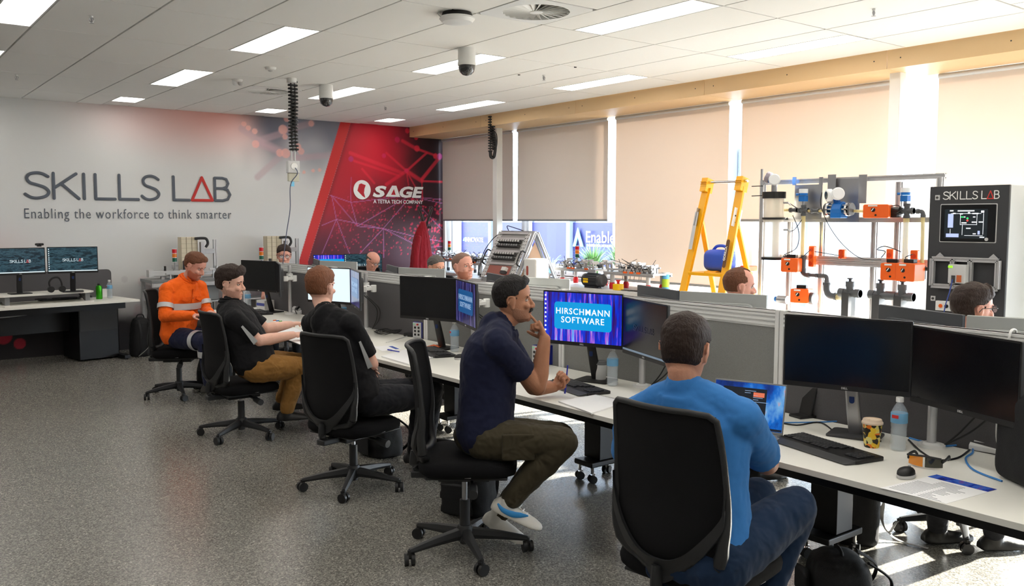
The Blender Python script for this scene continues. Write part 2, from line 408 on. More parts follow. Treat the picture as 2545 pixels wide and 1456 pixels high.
skills_lab((.03, 0, .014), (1, 0, 0), (0, 0, 1), 2.50, .305, .0185, letter_grey, letter_red, t, ('letters', 'triangle_letter'), .2)
t = thing('wall_slogan', 'grey slogan Enabling the workforce to think smarter under the SKILLS LAB lettering', 'lettering', (p0.x, YF-.012, 1.66))
text('slogan', 'Enabling the workforce to think smarter', .178, letter_grey, plane_M((0, 0, .035), (1, 0, 0), (0, 0, 1)), t, spacing=1.12, align='LEFT', bold=-.0008)
so = KIDS(t)[0]; xs = [v.co.x for v in so.data.vertices]; so.data.transform(Matrix.Diagonal((2.53/(max(xs)-min(xs)), 1, 1, 1)))
# company logo: white disc with a cut shape, and the heavy italic word
lg = thing('wall_logo', 'white SAGE logo with round emblem on the dark red mural', 'logo', (6.21, YF-.012, 2.06))
disc = [(.165+.145*math.cos(a), .075+.145*math.sin(a)) for a in np.linspace(0, 2*math.pi, 40, endpoint=False)]
PLW = plane_M((0, 0, 0), (1, 0, 0), (0, 0, 1))
MB().prism(disc, .004, PLW).build('disc', letter_white, lg, smooth=False)
MB().prism([(.115, .155), (.15, .17), (.225, .145), (.205, .095), (.195, .03), (.215, -.045), (.17, -.02), (.085, .06)], .006, PLW).build('disc_mark', mat('logo_red', S(190, 30, 48), .6), lg, smooth=False)
def fit_text(name, s_, x0, x1, z, size, bold=0, shear=0):
    o = text(name, s_, size, letter_white, Matrix(), lg, bold=bold, shear=shear, align='LEFT'); xs = [v.co.x for v in o.data.vertices]; k = (x1-x0)/(max(xs)-min(xs))
    o.data.transform(plane_M((x0-min(xs)*k, -.002, z), (1, 0, 0), (0, 0, 1)) @ Matrix.Diagonal((k, 1, 1, 1))); return o
fit_text('word', 'S', .345, .585, -.022, .225, .010, .22)
MB().prism([(.57, -.022), (.685, .150), (.76, .150), (.825, -.022)], .003, PLW).build('word_letter', letter_white, lg, smooth=False)
MB().prism([(.665, .008), (.715, .098), (.745, .008)], .0045, PLW).build('word_gap', MATS['logo_red'], lg, smooth=False)
fit_text('word', 'GE', .815, 1.25, -.022, .225, .010, .22)
fit_text('tagline', 'A TETRA TECH COMPANY', .355, 1.24, -.125, .080, .0015)

# ------------------------------------------------------------------ window wall
ply = mat('plywood', S(222, 188, 142), .45, var=.04, vscale=3, stretch=(1, .2, 1))
seams = [YF, 10.15, 8.17, 6.165, 4.16, 2.15, .15, YB]
for k in range(len(seams)-1):
    a, b_ = seams[k], seams[k+1]
    m = MB(); m.box((7.23, (a+b_)/2, 3.055), (.018, a-b_-.006, .145)); m.box((7.52, (a+b_)/2, 2.978), (.6, a-b_-.006, .018))
    sc_ = MB()
    for yy in (a-.12, (a+b_)/2, b_+.12): sc_.cyl((7.2215, yy, 3.05), (7.2195, yy, 3.05), .006, n=10)
    o = structure(m.build('trim_bulkhead', ply, smooth=False)); sc_.build('screw', dark_grey, o)
alu_white = mat('window_aluminium', S(214, 216, 220), .4, metal=.1)
# posts, sill, head
ys = [YF, 10.1, 8.15, 6.17, 4.12, 2.12, .12, YB]
for k, y in enumerate(ys[1:-1]):
    o = structure(MB().box((8.0, y, 1.5), (.14, .075, 3.0)).build('window_mullion', alu_white, bevel=.004))
glass = bpy.data.materials.new('window_glass'); glass.use_nodes = True; N, L = glass.node_tree.nodes, glass.node_tree.links
N.remove(N['Principled BSDF']); tr = N.new('ShaderNodeBsdfTransparent'); tr.inputs[0].default_value = (.95, .98, 1, 1)
gl = N.new('ShaderNodeBsdfGlossy'); gl.inputs['Roughness'].default_value = .02; lw = N.new('ShaderNodeLayerWeight'); lw.inputs[0].default_value = .12
mx = N.new('ShaderNodeMixShader'); L.new(lw.outputs['Fresnel'], mx.inputs[0]); L.new(tr.outputs[0], mx.inputs[1]); L.new(gl.outputs[0], mx.inputs[2])
L.new(mx.outputs[0], N['Material Output'].inputs['Surface'])
for k in range(len(ys)-1):
    a, b_ = ys[k], ys[k+1]
    m = MB().box((8.0, (a+b_)/2, .09), (.12, a-b_-.08, .18)).box((8.0, (a+b_)/2, 3.03), (.12, a-b_-.08, .1))
    for yy in (a-.06, b_+.06): m.box((8.0, yy, 1.5), (.06, .045, 3.0))
    fr = structure(m.build('window_%d' % (k+1), alu_white, smooth=False))
    MB().box((8.0, (a+b_)/2, 1.58), (.008, a-b_-.16, 2.82)).build('glass', glass, fr, smooth=False)
structure(MB().box((7.9, (YF+YB)/2, .015), (.5, YF-YB, .03)).build('trim_sill', white_paint, smooth=False))
structure(MB().box((7.845, YF-.03, 1.5), (.02, .06, 3.0)).build('trim_corner', white_paint, smooth=False))
# roller blinds
bl = bpy.data.materials.new('blind_cloth'); bl.use_nodes = True; N, L = bl.node_tree.nodes, bl.node_tree.links
b = N['Principled BSDF']; b.inputs['Base Color'].default_value = (*S(214, 204, 196), 1); b.inputs['Roughness'].default_value = .9
tl = N.new('ShaderNodeBsdfTranslucent'); tl.inputs[0].default_value = (*S(240, 226, 214), 1)
tc = N.new('ShaderNodeTexCoord'); wv = N.new('ShaderNodeTexNoise'); wv.inputs['Scale'].default_value = 400; L.new(tc.outputs['Object'], wv.inputs['Vector'])
bp = N.new('ShaderNodeBump'); bp.inputs['Strength'].default_value = .1; L.new(wv.outputs['Fac'], bp.inputs['Height']); L.new(bp.outputs[0], b.inputs['Normal'])
mx = N.new('ShaderNodeMixShader'); mx.inputs[0].default_value = .12; L.new(b.outputs[0], mx.inputs[1]); L.new(tl.outputs[0], mx.inputs[2]); L.new(mx.outputs[0], N['Material Output'].inputs['Surface'])
blinds = [(YF-.05, 10.17, 1.69, 'grey roller blind beside the red mural corner'), (10.06, 8.2, 1.69, 'grey roller blind half lowered over the planter window'),
          (8.06, 6.3, .95, 'sunlit roller blind behind the yellow ladder'), (6.13, 4.34, 1.69, 'sunlit roller blind behind the process rig'),
          (4.0, 2.2, 1.69, 'bright roller blind behind the dark control cabinet'), (2.08, .2, 1.69, 'roller blind at the near end of the window wall'), (.08, YB+.05, 1.69, 'roller blind nearest the back wall')]
for a, b_, z0, lab in blinds:
    t = thing('roller_blind', lab, 'blind', (7.8, (a+b_)/2, 2.97), group='roller blinds on the window wall'); w = (a-b_)
    MB().sheet(lambda u, v: (Vector((.004*math.sin(u*9), (u-.5)*w, -.04+(z0-2.93)*v)), Vector((1, 0, 0))), 12, 4, .0015).build('blind_cloth', bl, t)
    MB().cyl((0, -w/2, -.025), (0, w/2, -.025), .022).build('roller', light_grey, t)
    MB().box((0, 0, z0-2.97-.012), (.014, w, .026)).build('bottom_rail', mid_grey, t, bevel=.004)
    if z0 < 1.2: pass
# steel columns inside the glass
for nm, (px0, px1, py) in {'a': (1218, 1241, 330), 'b': (2207, 2242, 175)}.items():
    a, b_ = at(px0, py, X=7.45), at(px1, py, X=7.45); y = (a.y+b_.y)/2
    structure(MB().box((7.5, y, 1.49), (.1, .1, 2.97)).build('column', white_paint, bevel=.006))

# ------------------------------------------------------------------ ceiling lights
panel = mat('light_diffuser', S(255, 250, 240), .5, emit=LIGHT_PANEL, emitcol=(1, .96, .9))
t0 = None
for i, j in lights:
    x, y = GX+.6*i+.45, GY+1.2*j+.6
    if y-.6 < YB or x-.3 < XL: continue
    side = 'window side row' if i == 7 else 'middle row' if i == 4 else 'row over the near chairs' if i == 1 else 'left row'
    ends = {3: 'at the mural wall', 1: 'second from the mural wall', -1: 'third from the mural wall', -3: 'fourth from the mural wall', -5: 'fifth from the mural wall', -7: 'last from the mural wall'}[j]
    sd_ = {7: 'window side row', 4: 'row above the partition', 1: 'row above the near desks', -2: 'row left of the desks', -5: 'row farthest left'}[i]
    lab = 'long white recessed light panel, %s, %s' % (sd_, ends)
    if j == 3:
        t = thing('ceiling_light', lab, 'ceiling light', (x, 11.19+.24, CZ), group='recessed light panels')
        f = MB()
        for sx in (-1, 1): f.box((sx*.143, 0, .006), (.012, .46, .024))
        for sy in (-1, 1): f.box((0, sy*.226, .006), (.298, .012, .024))
        f.build('frame', white_plastic, t, smooth=False); MB().box((0, 0, .012), (.272, .44, .006)).build('diffuser', panel, t, smooth=False)
        MB().box((0, .43, .002), (.296, .38, .012)).build('blank_plate', white_plastic, t, smooth=False)
        continue
    if t0 is None:
        t0 = t = thing('ceiling_light', lab, 'ceiling light', (x, y, CZ), group='recessed light panels')
        f = MB()
        for sx in (-1, 1): f.box((sx*.143, 0, .006), (.012, 1.18, .024))
        for sy in (-1, 1): f.box((0, sy*.586, .006), (.298, .012, .024))
        f.build('frame', white_plastic, t, smooth=False)
        MB().box((0, 0, .004), (.272, 1.16, .006)).build('diffuser', panel, t, smooth=False)
    else: dup(t0, (x, y, CZ), 0, lab)
# swirl air diffusers
for n_, (x, y) in enumerate([(3.95, 4.90), (GX+.6*3.5, GY+2.1)]):
    t = thing('air_diffuser', ['square white swirl air diffuser near the ceiling middle', 'far round swirl air diffuser behind the hanging power post'][n_], 'air vent', (x, y, CZ-.004), group='swirl diffusers in the ceiling')
    if n_ == 0: t.location = (GX+.6*3+.3, GY-1.2*3+.9+1.2*0, CZ-.004); t.location.y = 4.89
    ring = MB(); n = 48
    sq = []
    for k in range(n):
        a = 2*math.pi*(k+.5)/n; c_, s_ = math.cos(a), math.sin(a); q = .295/max(abs(c_), abs(s_)); sq.append((q*c_, q*s_))
    inn = [(.235*math.cos(2*math.pi*(k+.5)/n), .235*math.sin(2*math.pi*(k+.5)/n)) for k in range(n)]
    rr = [[Vector((x_, y_, z_)) for x_, y_ in q_] for q_, z_ in ((sq, .004), (sq, -.004), (inn, -.008), (inn, .05))]
    ring.loft(rr, cap=False); ring.build('face_plate', white_plastic, t, angle=20)
    MB().cyl((0, 0, .049), (0, 0, .052), .24, n=32).build('dark_box', mat('duct_dark', S(30, 30, 30), .8) if n_ == 0 else MATS['duct_dark'], t)
    for k in range(24):
        a = 2*math.pi*k/24; F = Matrix.Rotation(a, 4, 'Z') @ Matrix.Rotation(R(38), 4, 'X')
        MB().box((0, 0, 0), (.19, .034, .0025), None).build('vane', white_plastic, t, smooth=False).matrix_local = Matrix.Translation((.14*math.cos(a), .14*math.sin(a), .003)) @ F
    MB().lathe([(0, -.012), (.045, -.01), (.05, 0), (.045, .01), (0, .012)], 24).build('hub', white_plastic, t)
# sprinklers
t0 = None
for px, py, lab in [(227, 45, 'ceiling sprinkler in the near left tiles'), (41, 192, 'ceiling sprinkler at the far left edge'), (958, 270, 'ceiling sprinkler before the red mural'),
                    (1352, 193, 'ceiling sprinkler left of the bulkhead seam'), (2172, 27, 'ceiling sprinkler at the top right')]:
    p = at(px, py-8, Z=CZ)
    if t0 is None:
        t0 = t = thing('sprinkler', lab, 'sprinkler', p, group='ceiling sprinklers')
        MB().lathe([(0, .003), (.038, .002), (.04, -.003), (.012, -.008), (.012, -.02), (0, -.02)], 20).build('escutcheon', white_plastic, t)
        a = MB().cyl((0, 0, -.018), (0, 0, -.05), .006, n=8)
        for sx in (-1, 1): a.tube(smooth_path([(sx*.008, 0, -.02), (sx*.015, 0, -.035), (sx*.003, 0, -.055)]), .0025, 6)
        a.build('frame_arm', steel, t); MB().lathe([(0, -.055), (.016, -.056), (.016, -.058), (0, -.058)], 16).build('deflector', steel, t)
    else: dup(t0, p, 0, lab)
# smoke detectors
t0 = None
for px, py, lab in [(672, 166, 'flat white smoke detector left of the power post'), (590, 196, 'white detector with twin round heads left of the swirl diffuser')]:
    p = at(px, py, Z=CZ); t = thing('smoke_detector', lab, 'smoke detector', p)
    MB().lathe([(0, .002), (.055, .002), (.055, -.012), (.045, -.028), (.02, -.034), (0, -.034)], 28).build('housing', white_plastic, t)
    if 'twin' in lab:
        for sx in (-1, 1): MB().lathe([(0, 0), (.022, 0), (.024, -.03), (.014, -.045), (0, -.045)], 16, (sx*.03, 0, -.02)).build('lamp_head', light_grey, t)
    else: MB().lathe([(.02, -.034), (.024, -.04), (.01, -.046), (0, -.046)], 16).build('sensor_cap', light_grey, t)
for px, py, lab in [(1290, 184, 'small black sensor on the ceiling grid'), (1430, 165, 'tiny black sensor on the ceiling tile')]:
    tag(MB().lathe([(0, .002), (.016, .002), (.012, -.012), (0, -.014)], 12).build('ceiling_sensor', black_plastic, None, at(px, py, Z=CZ)), lab, 'sensor')
# wifi access point
t = thing('access_point', 'round white wireless access point beside the swirl diffuser', 'access point', at(1136, 30, Z=CZ))
MB().lathe([(0, 0), (.1, 0), (.11, -.03), (.10, -.04), (0, -.04)], 32).build('mount', black_plastic, t)
MB().lathe([(0, -.036), (.12, -.036), (.125, -.05), (.105, -.072), (.04, -.082), (0, -.083)], 36).build('cover', white_plastic, t)
MB().tube(smooth_path([(-.09, .02, 0), (-.135, .03, -.02), (-.12, .02, -.045), (-.09, .01, -.04)]), .004, 6).build('cable', light_grey, t)
# dome cameras
dome = mat('smoked_dome', S(34, 36, 40), .06, spec=.8, coat=.6)
for px, py, D, lab in [(1160, 148, None, 'larger white dome camera hanging near the ceiling middle'), (810, 232, None, 'smaller white dome camera farther back by the power post')]:
    p = at(px, 118 if px > 1000 else 210, Z=CZ); t = thing('dome_camera', lab, 'security camera', p)
    MB().lathe([(0, .002), (.073, .002), (.075, -.12), (.077, -.125), (.077, -.15), (0, -.15)], 36).build('housing', white_plastic, t)
    MB().lathe([(.073, -.15), (.072, -.17), (.06, -.205), (.035, -.228), (0, -.236)], 32).build('dome', dome, t)
    MB().ell((0, 0, -.18), (.03, .035, .03)).build('lens', black_plastic, t)
# hanging cable spines
def spine(t, L_, x=0, n=None, y=0, sway=0):
    m = MB(); n = n or int(L_/.034)
    for k in range(n):
        z = -.03-L_*k/n; xx = x+sway*math.sin(k*.35)
        m.lathe([(.012, 0), (.03, -.003), (.034, -.012), (.03, -.020), (.012, -.023)], 12, (xx, y, z))
        m.box((xx, y, z-.026), (.012, .012, .014))
    return m
t = thing('power_post', 'hanging power post with black cable spine before the mural', 'power drop', at(725, 193, Z=CZ))
MB().lathe([(0, .002), (.05, .002), (.05, -.05), (.035, -.055), (0, -.055)], 24).build('ceiling_cup', white_plastic, t)
spine(t, .72, -.012, sway=.003).build('cable_spine', black_plastic, t); spine(t, .72, .028, sway=.004, n=20).build('cable_spine', black_plastic, t)
zb = at(722, 400, Y=t.location.y).z-CZ
m = MB()
for sx in (-.018, .018): m.cyl((sx, 0, -.7), (sx, 0, zb), .009, n=10)
m.build('conduit', light_grey, t)
MB().box((-.005, 0, zb-.06), (.13, .06, .125)).build('socket_box', light_grey, t, bevel=.006)
MB().lathe([(0, .01), (.035, .008), (.038, 0)], 20, (-.005, -.03, zb-.055), Matrix.Rotation(R(90), 4, 'X')).build('socket', white_plastic, t)
MB().box((.0, .01, zb-.165), (.115, .04, .085)).build('lower_socket', mat('aged_plastic', S(196, 194, 176), .5), t, bevel=.006)
q = lambda px, py: at(px, py, Y=t.location.y+.0)-t.location
cable_end = q(712, 600); cable_end.z = max(cable_end.z, -2.0)
MB().tube(smooth_path([(.0, -.045, zb-.07), (.02, -.05, zb-.13), tuple(q(722, 460)), tuple(q(721, 520)), tuple(q(712, 580)), tuple(q(703, 655))]), .005, 6).build('cable', mat('slate_cable', S(80, 88, 110), .5), t)
MB().box(q(727, 457), (.035, .012, .05)).build('cable_tag', mat('tag_blue', S(120, 190, 225), .6), t)
t = thing('cable_spine_loop', 'black coiled cable spine looped up under the ceiling by the plywood bulkhead', 'power drop', at(1220, 283, Z=CZ))
spine(t, .50, -.01).build('cable_spine', black_plastic, t); spine(t, .46, .035, n=14).build('cable_spine', black_plastic, t)
MB().tube(smooth_path([(-.01, 0, -.5), (.0, 0, -.58), (.05, 0, -.58), (.075, 0, -.45), (.06, 0, -.3), (.03, 0, -.25)]), .022, 10).build('cable_loop', black_plastic, t)
MB().tube(smooth_path([(.03, -.01, -.22), (.09, -.01, -.28), (.1, 0, -.42), (.06, 0, -.52)]), .007, 8).build('cable', black_plastic, t)

# ------------------------------------------------------------------ outside
pave = mat('paving', S(150, 148, 144), .8, var=.1, vscale=2)
structure(MB().box((18, 4, -.25), (20, 40, .1)).build('ground_outside', pave, smooth=False))
bldg = mat('far_building', S(188, 200, 214), .6, var=.08, vscale=.8); navy = mat('sign_navy', S(20, 24, 72), .5)
t = thing('shop_building', 'pale building across the lane with a navy sign band', 'building', (13.2, 12.5, -.2))
MB().box((1.2, 2.05, 4.9), (2.2, 14.7, 9.8)).build('facade', bldg, t, smooth=False)  # height and near end added to block the sun from the left blinds
MB().box((.05, 4.2, 1.35), (.1, 10.2, .95)).build('sign_band', navy, t, smooth=False)
dark_glass = mat('shop_glass', S(90, 110, 120), .1, spec=.8)
for k in range(8): 
    w_ = MB().box((.06, -4.2+k*1.5, 2.55), (.08, 1.3, 1.25)).build('shop_window', dark_glass, t, smooth=False)
    MB().box((.0, -4.2+k*1.5+.2, 2.25), (.12, .5, .5)).build('stored_crate', white_paint, w_, smooth=False)
for k in range(9): MB().box((-.02, -4.95+k*1.5, 2.2), (.16, .12, 4.4)).build('pillar', mat('pillar_grey', S(110, 118, 132), .6) if k == 0 else MATS['pillar_grey'], t, smooth=False)
def outtext(s_, px0, px1, py, X, size, m_):
    a, b_ = at(px0, py, X=X), at(px1, py, X=X)
    M = plane_M((a.x-.02-13.2, a.y-12.5, a.z+.2), (0, -1, 0), (0, 0, 1))
    o = text('sign_text', s_, size, m_, M, t, bold=0, align='LEFT'); xs = [v.co.y for v in o.data.vertices]
    return o
sw = mat('sign_white', S(245, 248, 255), .5)
MB().prism([(0, 0), (.05, 0), (.05, .08)], .02, plane_M(at(1152, 598, X=13.18)-Vector((13.2, 12.5, -.2)), (0, -1, 0), (0, 0, 1))).build('sign_mark', mat('sign_cyan', S(110, 200, 235), .5), t, smooth=False)
outtext('INNOVATE', 1157, 1215, 600, 13.14, .165, sw)
outtext('Enable', 1456, 1512, 602, 13.14, .36, sw)
outtext('SMARTER FOR INDUSTRY', 1460, 1512, 612, 13.14, .07, sw)
MB().prism([(0, 0), (.16, .42), (.34, 0), (.25, 0), (.16, .22), (.08, 0)], .02, plane_M(at(1425, 612, X=13.16)-Vector((13.2, 12.5, -.2)), (0, -1, 0), (0, 0, 1))).build('sign_mark', MATS['sign_cyan'], t, smooth=False)
# planters outside the glass
leaf = mat('grass_leaf', S(120, 160, 96), .6, var=.25, vscale=5); leaf2 = mat('pale_leaf', S(150, 190, 200), .6, var=.2, vscale=5)
rnd = random.Random(3)
def tuft(loc, n, h, spread, m_, name, label):
    mb = MB()
    for k in range(n):
        a = rnd.uniform(0, 6.28); r_ = rnd.uniform(.0, .08); l = h*rnd.uniform(.6, 1.1); s_ = spread*rnd.uniform(.3, 1.1)
        d = Vector((math.cos(a), math.sin(a), 0)); b0 = d*r_; pts = [b0+d*(s_*t_*t_)+Vector((0, 0, l*(t_-.35*t_*t_*s_/spread))) for t_ in (0, .3, .6, .85, 1)]
        w_ = rnd.uniform(.006, .011); side = d.cross(Vector((0, 0, 1)))
        ws = [w_, w_*1.1, w_*.9, w_*.5, .0008]
        rings = [[p_+side*q_+d*.0, p_+Vector((0, 0, .001))+d*.002, p_-side*q_, p_-d*.002] for p_, q_ in zip(pts, ws)]
        mb.loft(rings)
    return tag(mb.build(name, m_, None, loc), label, 'plant')
pl = thing('planter_box', 'long low planter outside the window', 'planter', (8.9, 10.0, -.2)); MB().box((0, 0, .52), (.7, 4.4, 1.04)).build('box', mat('planter_brick', S(196, 176, 168), .8, var=.15, vscale=20), pl, smooth=False)
MB().box((0, 0, 1.03), (.62, 4.3, .06)).build('soil', mat('soil', S(70, 55, 45), .9, bump=.6), pl, smooth=False)
for k, (y, h, n) in enumerate([(8.35, .60, 110), (8.95, .62, 150), (9.55, .56, 120)]):
    tuft((8.8, y, .86), n, h, .26, leaf, 'grass_plant', ['spiky green grass plant outside, nearest the white mullion', 'largest spiky green grass plant outside the window', 'spiky green grass plant outside behind the angled training frame'][k])
for k, y in enumerate([10.5, 10.95, 11.4]):
    tuft((8.75, y, .86), 26, .35, .22, leaf2, 'succulent', ['low pale plant under the navy sign, nearest the column', 'middle low pale plant under the navy sign', 'low pale plant under the navy sign, nearest the mural corner'][k])
# ================================================================== office furniture
YJ = [9.41, 7.73, 6.05, 4.37, 2.69, 1.01, -.67]
fab_lit = mat('screen_fabric_lit', S(140, 140, 138), .95, bump=.6, bscale=420, var=.22, vscale=260)  # speckled cloth; its paler tone puts the alternating light on the bays into colour
fab_dark = mat('screen_fabric_dark', S(92, 90, 92), .95, bump=.4, bscale=500, var=.1, vscale=200)
rail_mat = mat('rail_aluminium', S(222, 222, 220), .45)
bay_names = ['farthest', 'second from the mural', 'middle', 'behind the coding screens', 'behind the two blank monitors', 'nearest']
for k in range(6):
    a, b_ = YJ[k], YJ[k+1]; y = (a+b_)/2; w = a-b_
    t = thing('desk_screen', ['dark fabric desk divider panel, end nearest the mural', 'dark fabric desk divider panel behind the young man with crossed arms', 'grey fabric desk divider panel with a coiled cable in front',
              'speckled grey fabric divider panel behind the laptop', 'dark fabric divider panel behind the pair of blank monitors', 'dark fabric divider panel outside the right edge'][k], 'desk divider', (3.775, y, 0), group='white railed desk divider panels')
    MB().box((0, 0, .79), (.034, w-.05, .70)).build('fabric_panel', fab_lit if k in (2, 3) else fab_dark, t, bevel=.003)
    m = MB()
    m.box((0, 0, 1.182), (.036, w-.05, .086))
    for z in (1.155, 1.178, 1.201): m.box((0, 0, z), (.05, w-.05, .011))
    m.box((0, 0, 1.219), (.052, w-.05, .012)); m.build('slotted_rail', rail_mat, t, smooth=False)
    for s_ in (-1, 1): MB().box((0, s_*(w/2-.014), .83), (.05, .024, .80)).build('post', rail_mat, t, bevel=.003)
    MB().box((0, 0, .43), (.04, w-.05, .02)).build('bottom_rail', rail_mat, t)
def desk(side, k):
    a, b_ = YJ[k], YJ[k+1]; y = (a+b_)/2; w = a-b_-.006; x0, x1 = (2.95, 3.742) if side < 0 else (3.808, 4.60)
    t = thing('desk', ['farthest', 'second', 'third', 'fourth', 'fifth', 'sixth'][k] and
              (('white topped bench desk on the near side, ' if side < 0 else 'white topped bench desk beyond the divider, ')+['at the mural end', 'second from the mural', 'third from the mural', 'fourth from the mural', 'fifth from the mural', 'at the near end'][k]), 'desk', ((x0+x1)/2, y, 0), group='bench desks')
    MB().box((0, 0, .7075), (x1-x0, w, .025)).build('desk_top', white_laminate, t, bevel=.002, seg=1)
    m = MB()
    m.box((side*.33, 0, .672), (.03, w-.02, .045)); m.box((-side*.30, 0, .672), (.03, w-.02, .045))
    for s_ in (-1, 1): m.box((0, s_*(w/2-.15), .67), (.66, .05, .04))
    m.build('underframe', black_metal, t, bevel=.002, seg=1)
    MB().box((side*-.22, 0, .64), (.16, w-.35, .010)).box((side*-.145, 0, .66), (.004, w-.35, .04)).box((side*-.295, 0, .66), (.004, w-.35, .04)).build('cable_tray', black_metal, t, smooth=False)
    return t
for k in range(6): desk(-1, k)
for k in range(6): desk(1, k)
# castored support columns under the divider
def castor(m, w_, x, y, z=0, r=.026, a=0):
    c_, s_ = math.cos(a), math.sin(a)
    for q in (-1, 1):
        cx, cy = x-s_*q*.016, y+c_*q*.016
        w_.cyl((cx+s_*.009, cy-c_*.009, z+r), (cx-s_*.009, cy+c_*.009, z+r), r, n=18)
    m.cyl((x, y, z+r), (x+c_*.012, y+s_*.012, z+r*2+.012), .011, n=10)
    m.box((x, y, z+r*1.7), (.022, .03, .018), Matrix.Rotation(a, 3, 'Z'))
first = None
for k, y in enumerate([7.5, 5.83, 4.15, 2.46, .8]):
    lab = ['black castored column under the divider, farthest', 'black castored column under the divider, behind the crossed-arm man', 'black castored column under the divider left of the blue shirt', 'black castored column beside the tall backpack', 'black castored column nearest the camera'][k]
    if first: dup(first, (3.9, y, 0), 0, lab); continue
    first = t = thing('support_column', lab, 'desk leg', (3.9, y, 0), group='castored columns under the divider')
    MB().box((0, 0, .39), (.14, .15, .5)).build('column_body', black_metal, t, bevel=.004)
    MB().box((0, 0, .12), (.30, .17, .035)).build('foot_plate', black_metal, t, bevel=.008)
    MB().box((0, 0, .66), (.85, .06, .04)).build('top_bracket', black_metal, t)
    for sx in (-1, 1):
        for sy in (-1, 1):
            c_ = MB(); w_ = MB(); castor(c_, w_, sx*.12, sy*.06, 0, .026, .4*sx); c_.cyl((sx*.12, sy*.06, .06), (sx*.12, sy*.06, .11), .01, n=8)
            cc = c_.build('castor', chrome, t); w_.build('wheel', rubber, cc)

# ------------------------------------------------------------------ office chairs
def make_chair():
    t = thing('office_chair', 'c', 'office chair')
    # star base
    for k in range(5):
        a = 2*math.pi*k/5; d = Vector((math.cos(a), math.sin(a), 0))
        secs = [(0, .100, .030, .030), (.06, .098, .026, .026), (.18, .088, .020, .020), (.29, .074, .015, .014), (.32, .070, .012, .011)]
        s_ = Vector((-d.y, d.x, 0)); rings = []
        for r_, z_, w_, h_ in secs: rings.append([d*r_+s_*(w_*cx)+Vector((0, 0, z_+h_*cz)) for cx, cz in ((-.7, -1), (.7, -1), (1, -.2), (.7, .9), (0, 1.05), (-.7, .9), (-1, -.2))])
        arm = MB().loft(rings).build('base_arm', black_frame, t)
        m = MB(); w_ = MB(); p_ = d*.318
        castor(m, w_, p_.x, p_.y, 0, .029, a+1.9+.8*k); m.cyl(p_+Vector((0, 0, .055)), p_+Vector((0, 0, .075)), .012, n=10)
        cs_ = m.build('castor', black_plastic, arm); w_.build('castor_wheel', black_plastic, cs_)
    MB().lathe([(0, .065), (.045, .065), (.045, .12), (.034, .14), (0, .14)], 20).build('base_hub', black_frame, t)
    MB().cyl((0, 0, .045), (0, 0, .27), .026, n=18).build('column_sleeve', black_frame, t)
    MB().cyl((0, 0, .26), (0, 0, .39), .014, n=14).build('gas_lift', steel, t)
    m = MB(); m.box((0, 0, .405), (.26, .15, .05)); m.loft([[Vector((x, y, z)) for y, z in ((-.07, .385), (.07, .385), (.07, .425), (-.07, .425))] for x in (-.13, -.02)])
    m.box((-.18, 0, .405), (.18, .07, .035)); m.build('mechanism', black_frame, t, bevel=.008)
    m = MB(); m.cyl((.04, -.07, .395), (.05, -.225, .375), .010, n=10); m.cyl((.05, -.16, .382), (.055, -.25, .37), .022, .024, n=16); m.build('tension_knob', black_frame, t)
    m = MB(); m.tube(smooth_path([(.06, .06, .395), (.07, .18, .39), (.09, .24, .375)]), .008, 8); m.box((.095, .25, .372), (.04, .05, .008)); m.build('lever', black_frame, t)
    # seat cushion
    rings = []
    for z, s_, dx in ((.435, .80, 0), (.44, .92, 0), (.455, .985, .0), (.475, 1.0, .0), (.495, .975, 0), (.508, .90, -.003), (.513, .6, -.01)):
        ring = []
        for k in range(40):
            a = 2*math.pi*k/40; c_, n_ = math.cos(a), math.sin(a); e = .55
            x = .245*s_*abs(c_)**e*(1 if c_ > 0 else -1); y = .25*s_*abs(n_)**e*(1 if n_ > 0 else -1)*(1-.06*(x/.25))
            zz = z - (.022*max(0, x/.245)**3)*(1 if z > .45 else .3) + .010*(abs(y)/.25)**2*(z-.435)/.08
            ring.append(Vector((x+.02+dx, y, zz)))
        rings.append(ring)
    MB().loft(rings).build('seat', black_fabric, t, angle=60)
    MB().box((.02, 0, .432), (.40, .40, .014)).build('seat_pan', black_frame, t, bevel=.006)
    MB().box((.03, -.236, .452), (.03, .004, .008)).build('seat_tag', light_grey, t)
    # backrest
    prof = [(.50, -.215), (.56, -.245), (.64, -.250), (.72, -.240), (.80, -.243), (.90, -.254), (1.0, -.272), (1.06, -.285)]
    zs, xs = zip(*prof)
    def wid(z): return np.interp(z, [.50, .53, .58, .68, .80, .95, 1.06], [.150, .19, .212, .226, .228, .218, .205])
    def pos(u, z, off=0): 
        w_ = wid(z); return Vector((np.interp(z, zs, xs)+.055*u*u+off, u*w_, z))
    MB().sheet(lambda u, v: (pos(2*u-1, .51+.545*v), Vector((1, 0, 0))), 16, 20, .006).build('mesh_back', black_mesh, t)
    outline = [(-1, z) for z in np.linspace(.56, 1.04, 14)]+[(-.9, 1.058)]+[(u, 1.064) for u in np.linspace(-.6, .6, 7)]+[(.9, 1.058)]+[(1, z) for z in np.linspace(1.04, .56, 14)]+[(.92, .525)]+[(u, .505) for u in np.linspace(.7, -.7, 8)]+[(-.92, .525)]
    pts = [pos(u, z) for u, z in outline]; rr = []
    for u, z in outline: rr.append(.011+.014*max(0, min(1, (.82-z)/.25)))
    pts.append(pts[0].copy()); rr.append(rr[0])
    MB().tube(pts, rr, 8).build('back_frame', black_frame, t, angle=60)
    # broad lower cradle
    m = MB()
    def cr(u, v):
        a = (u-.5)*2; z = .50+.26*abs(a)**2.2; z += (v-.5)*(.09-.03*abs(a))
        p_ = pos(np.sign(a)*min(1.02, abs(a)*1.12), max(z, .50), -.018); p_.z = z; return p_, Vector((1, 0, 0))
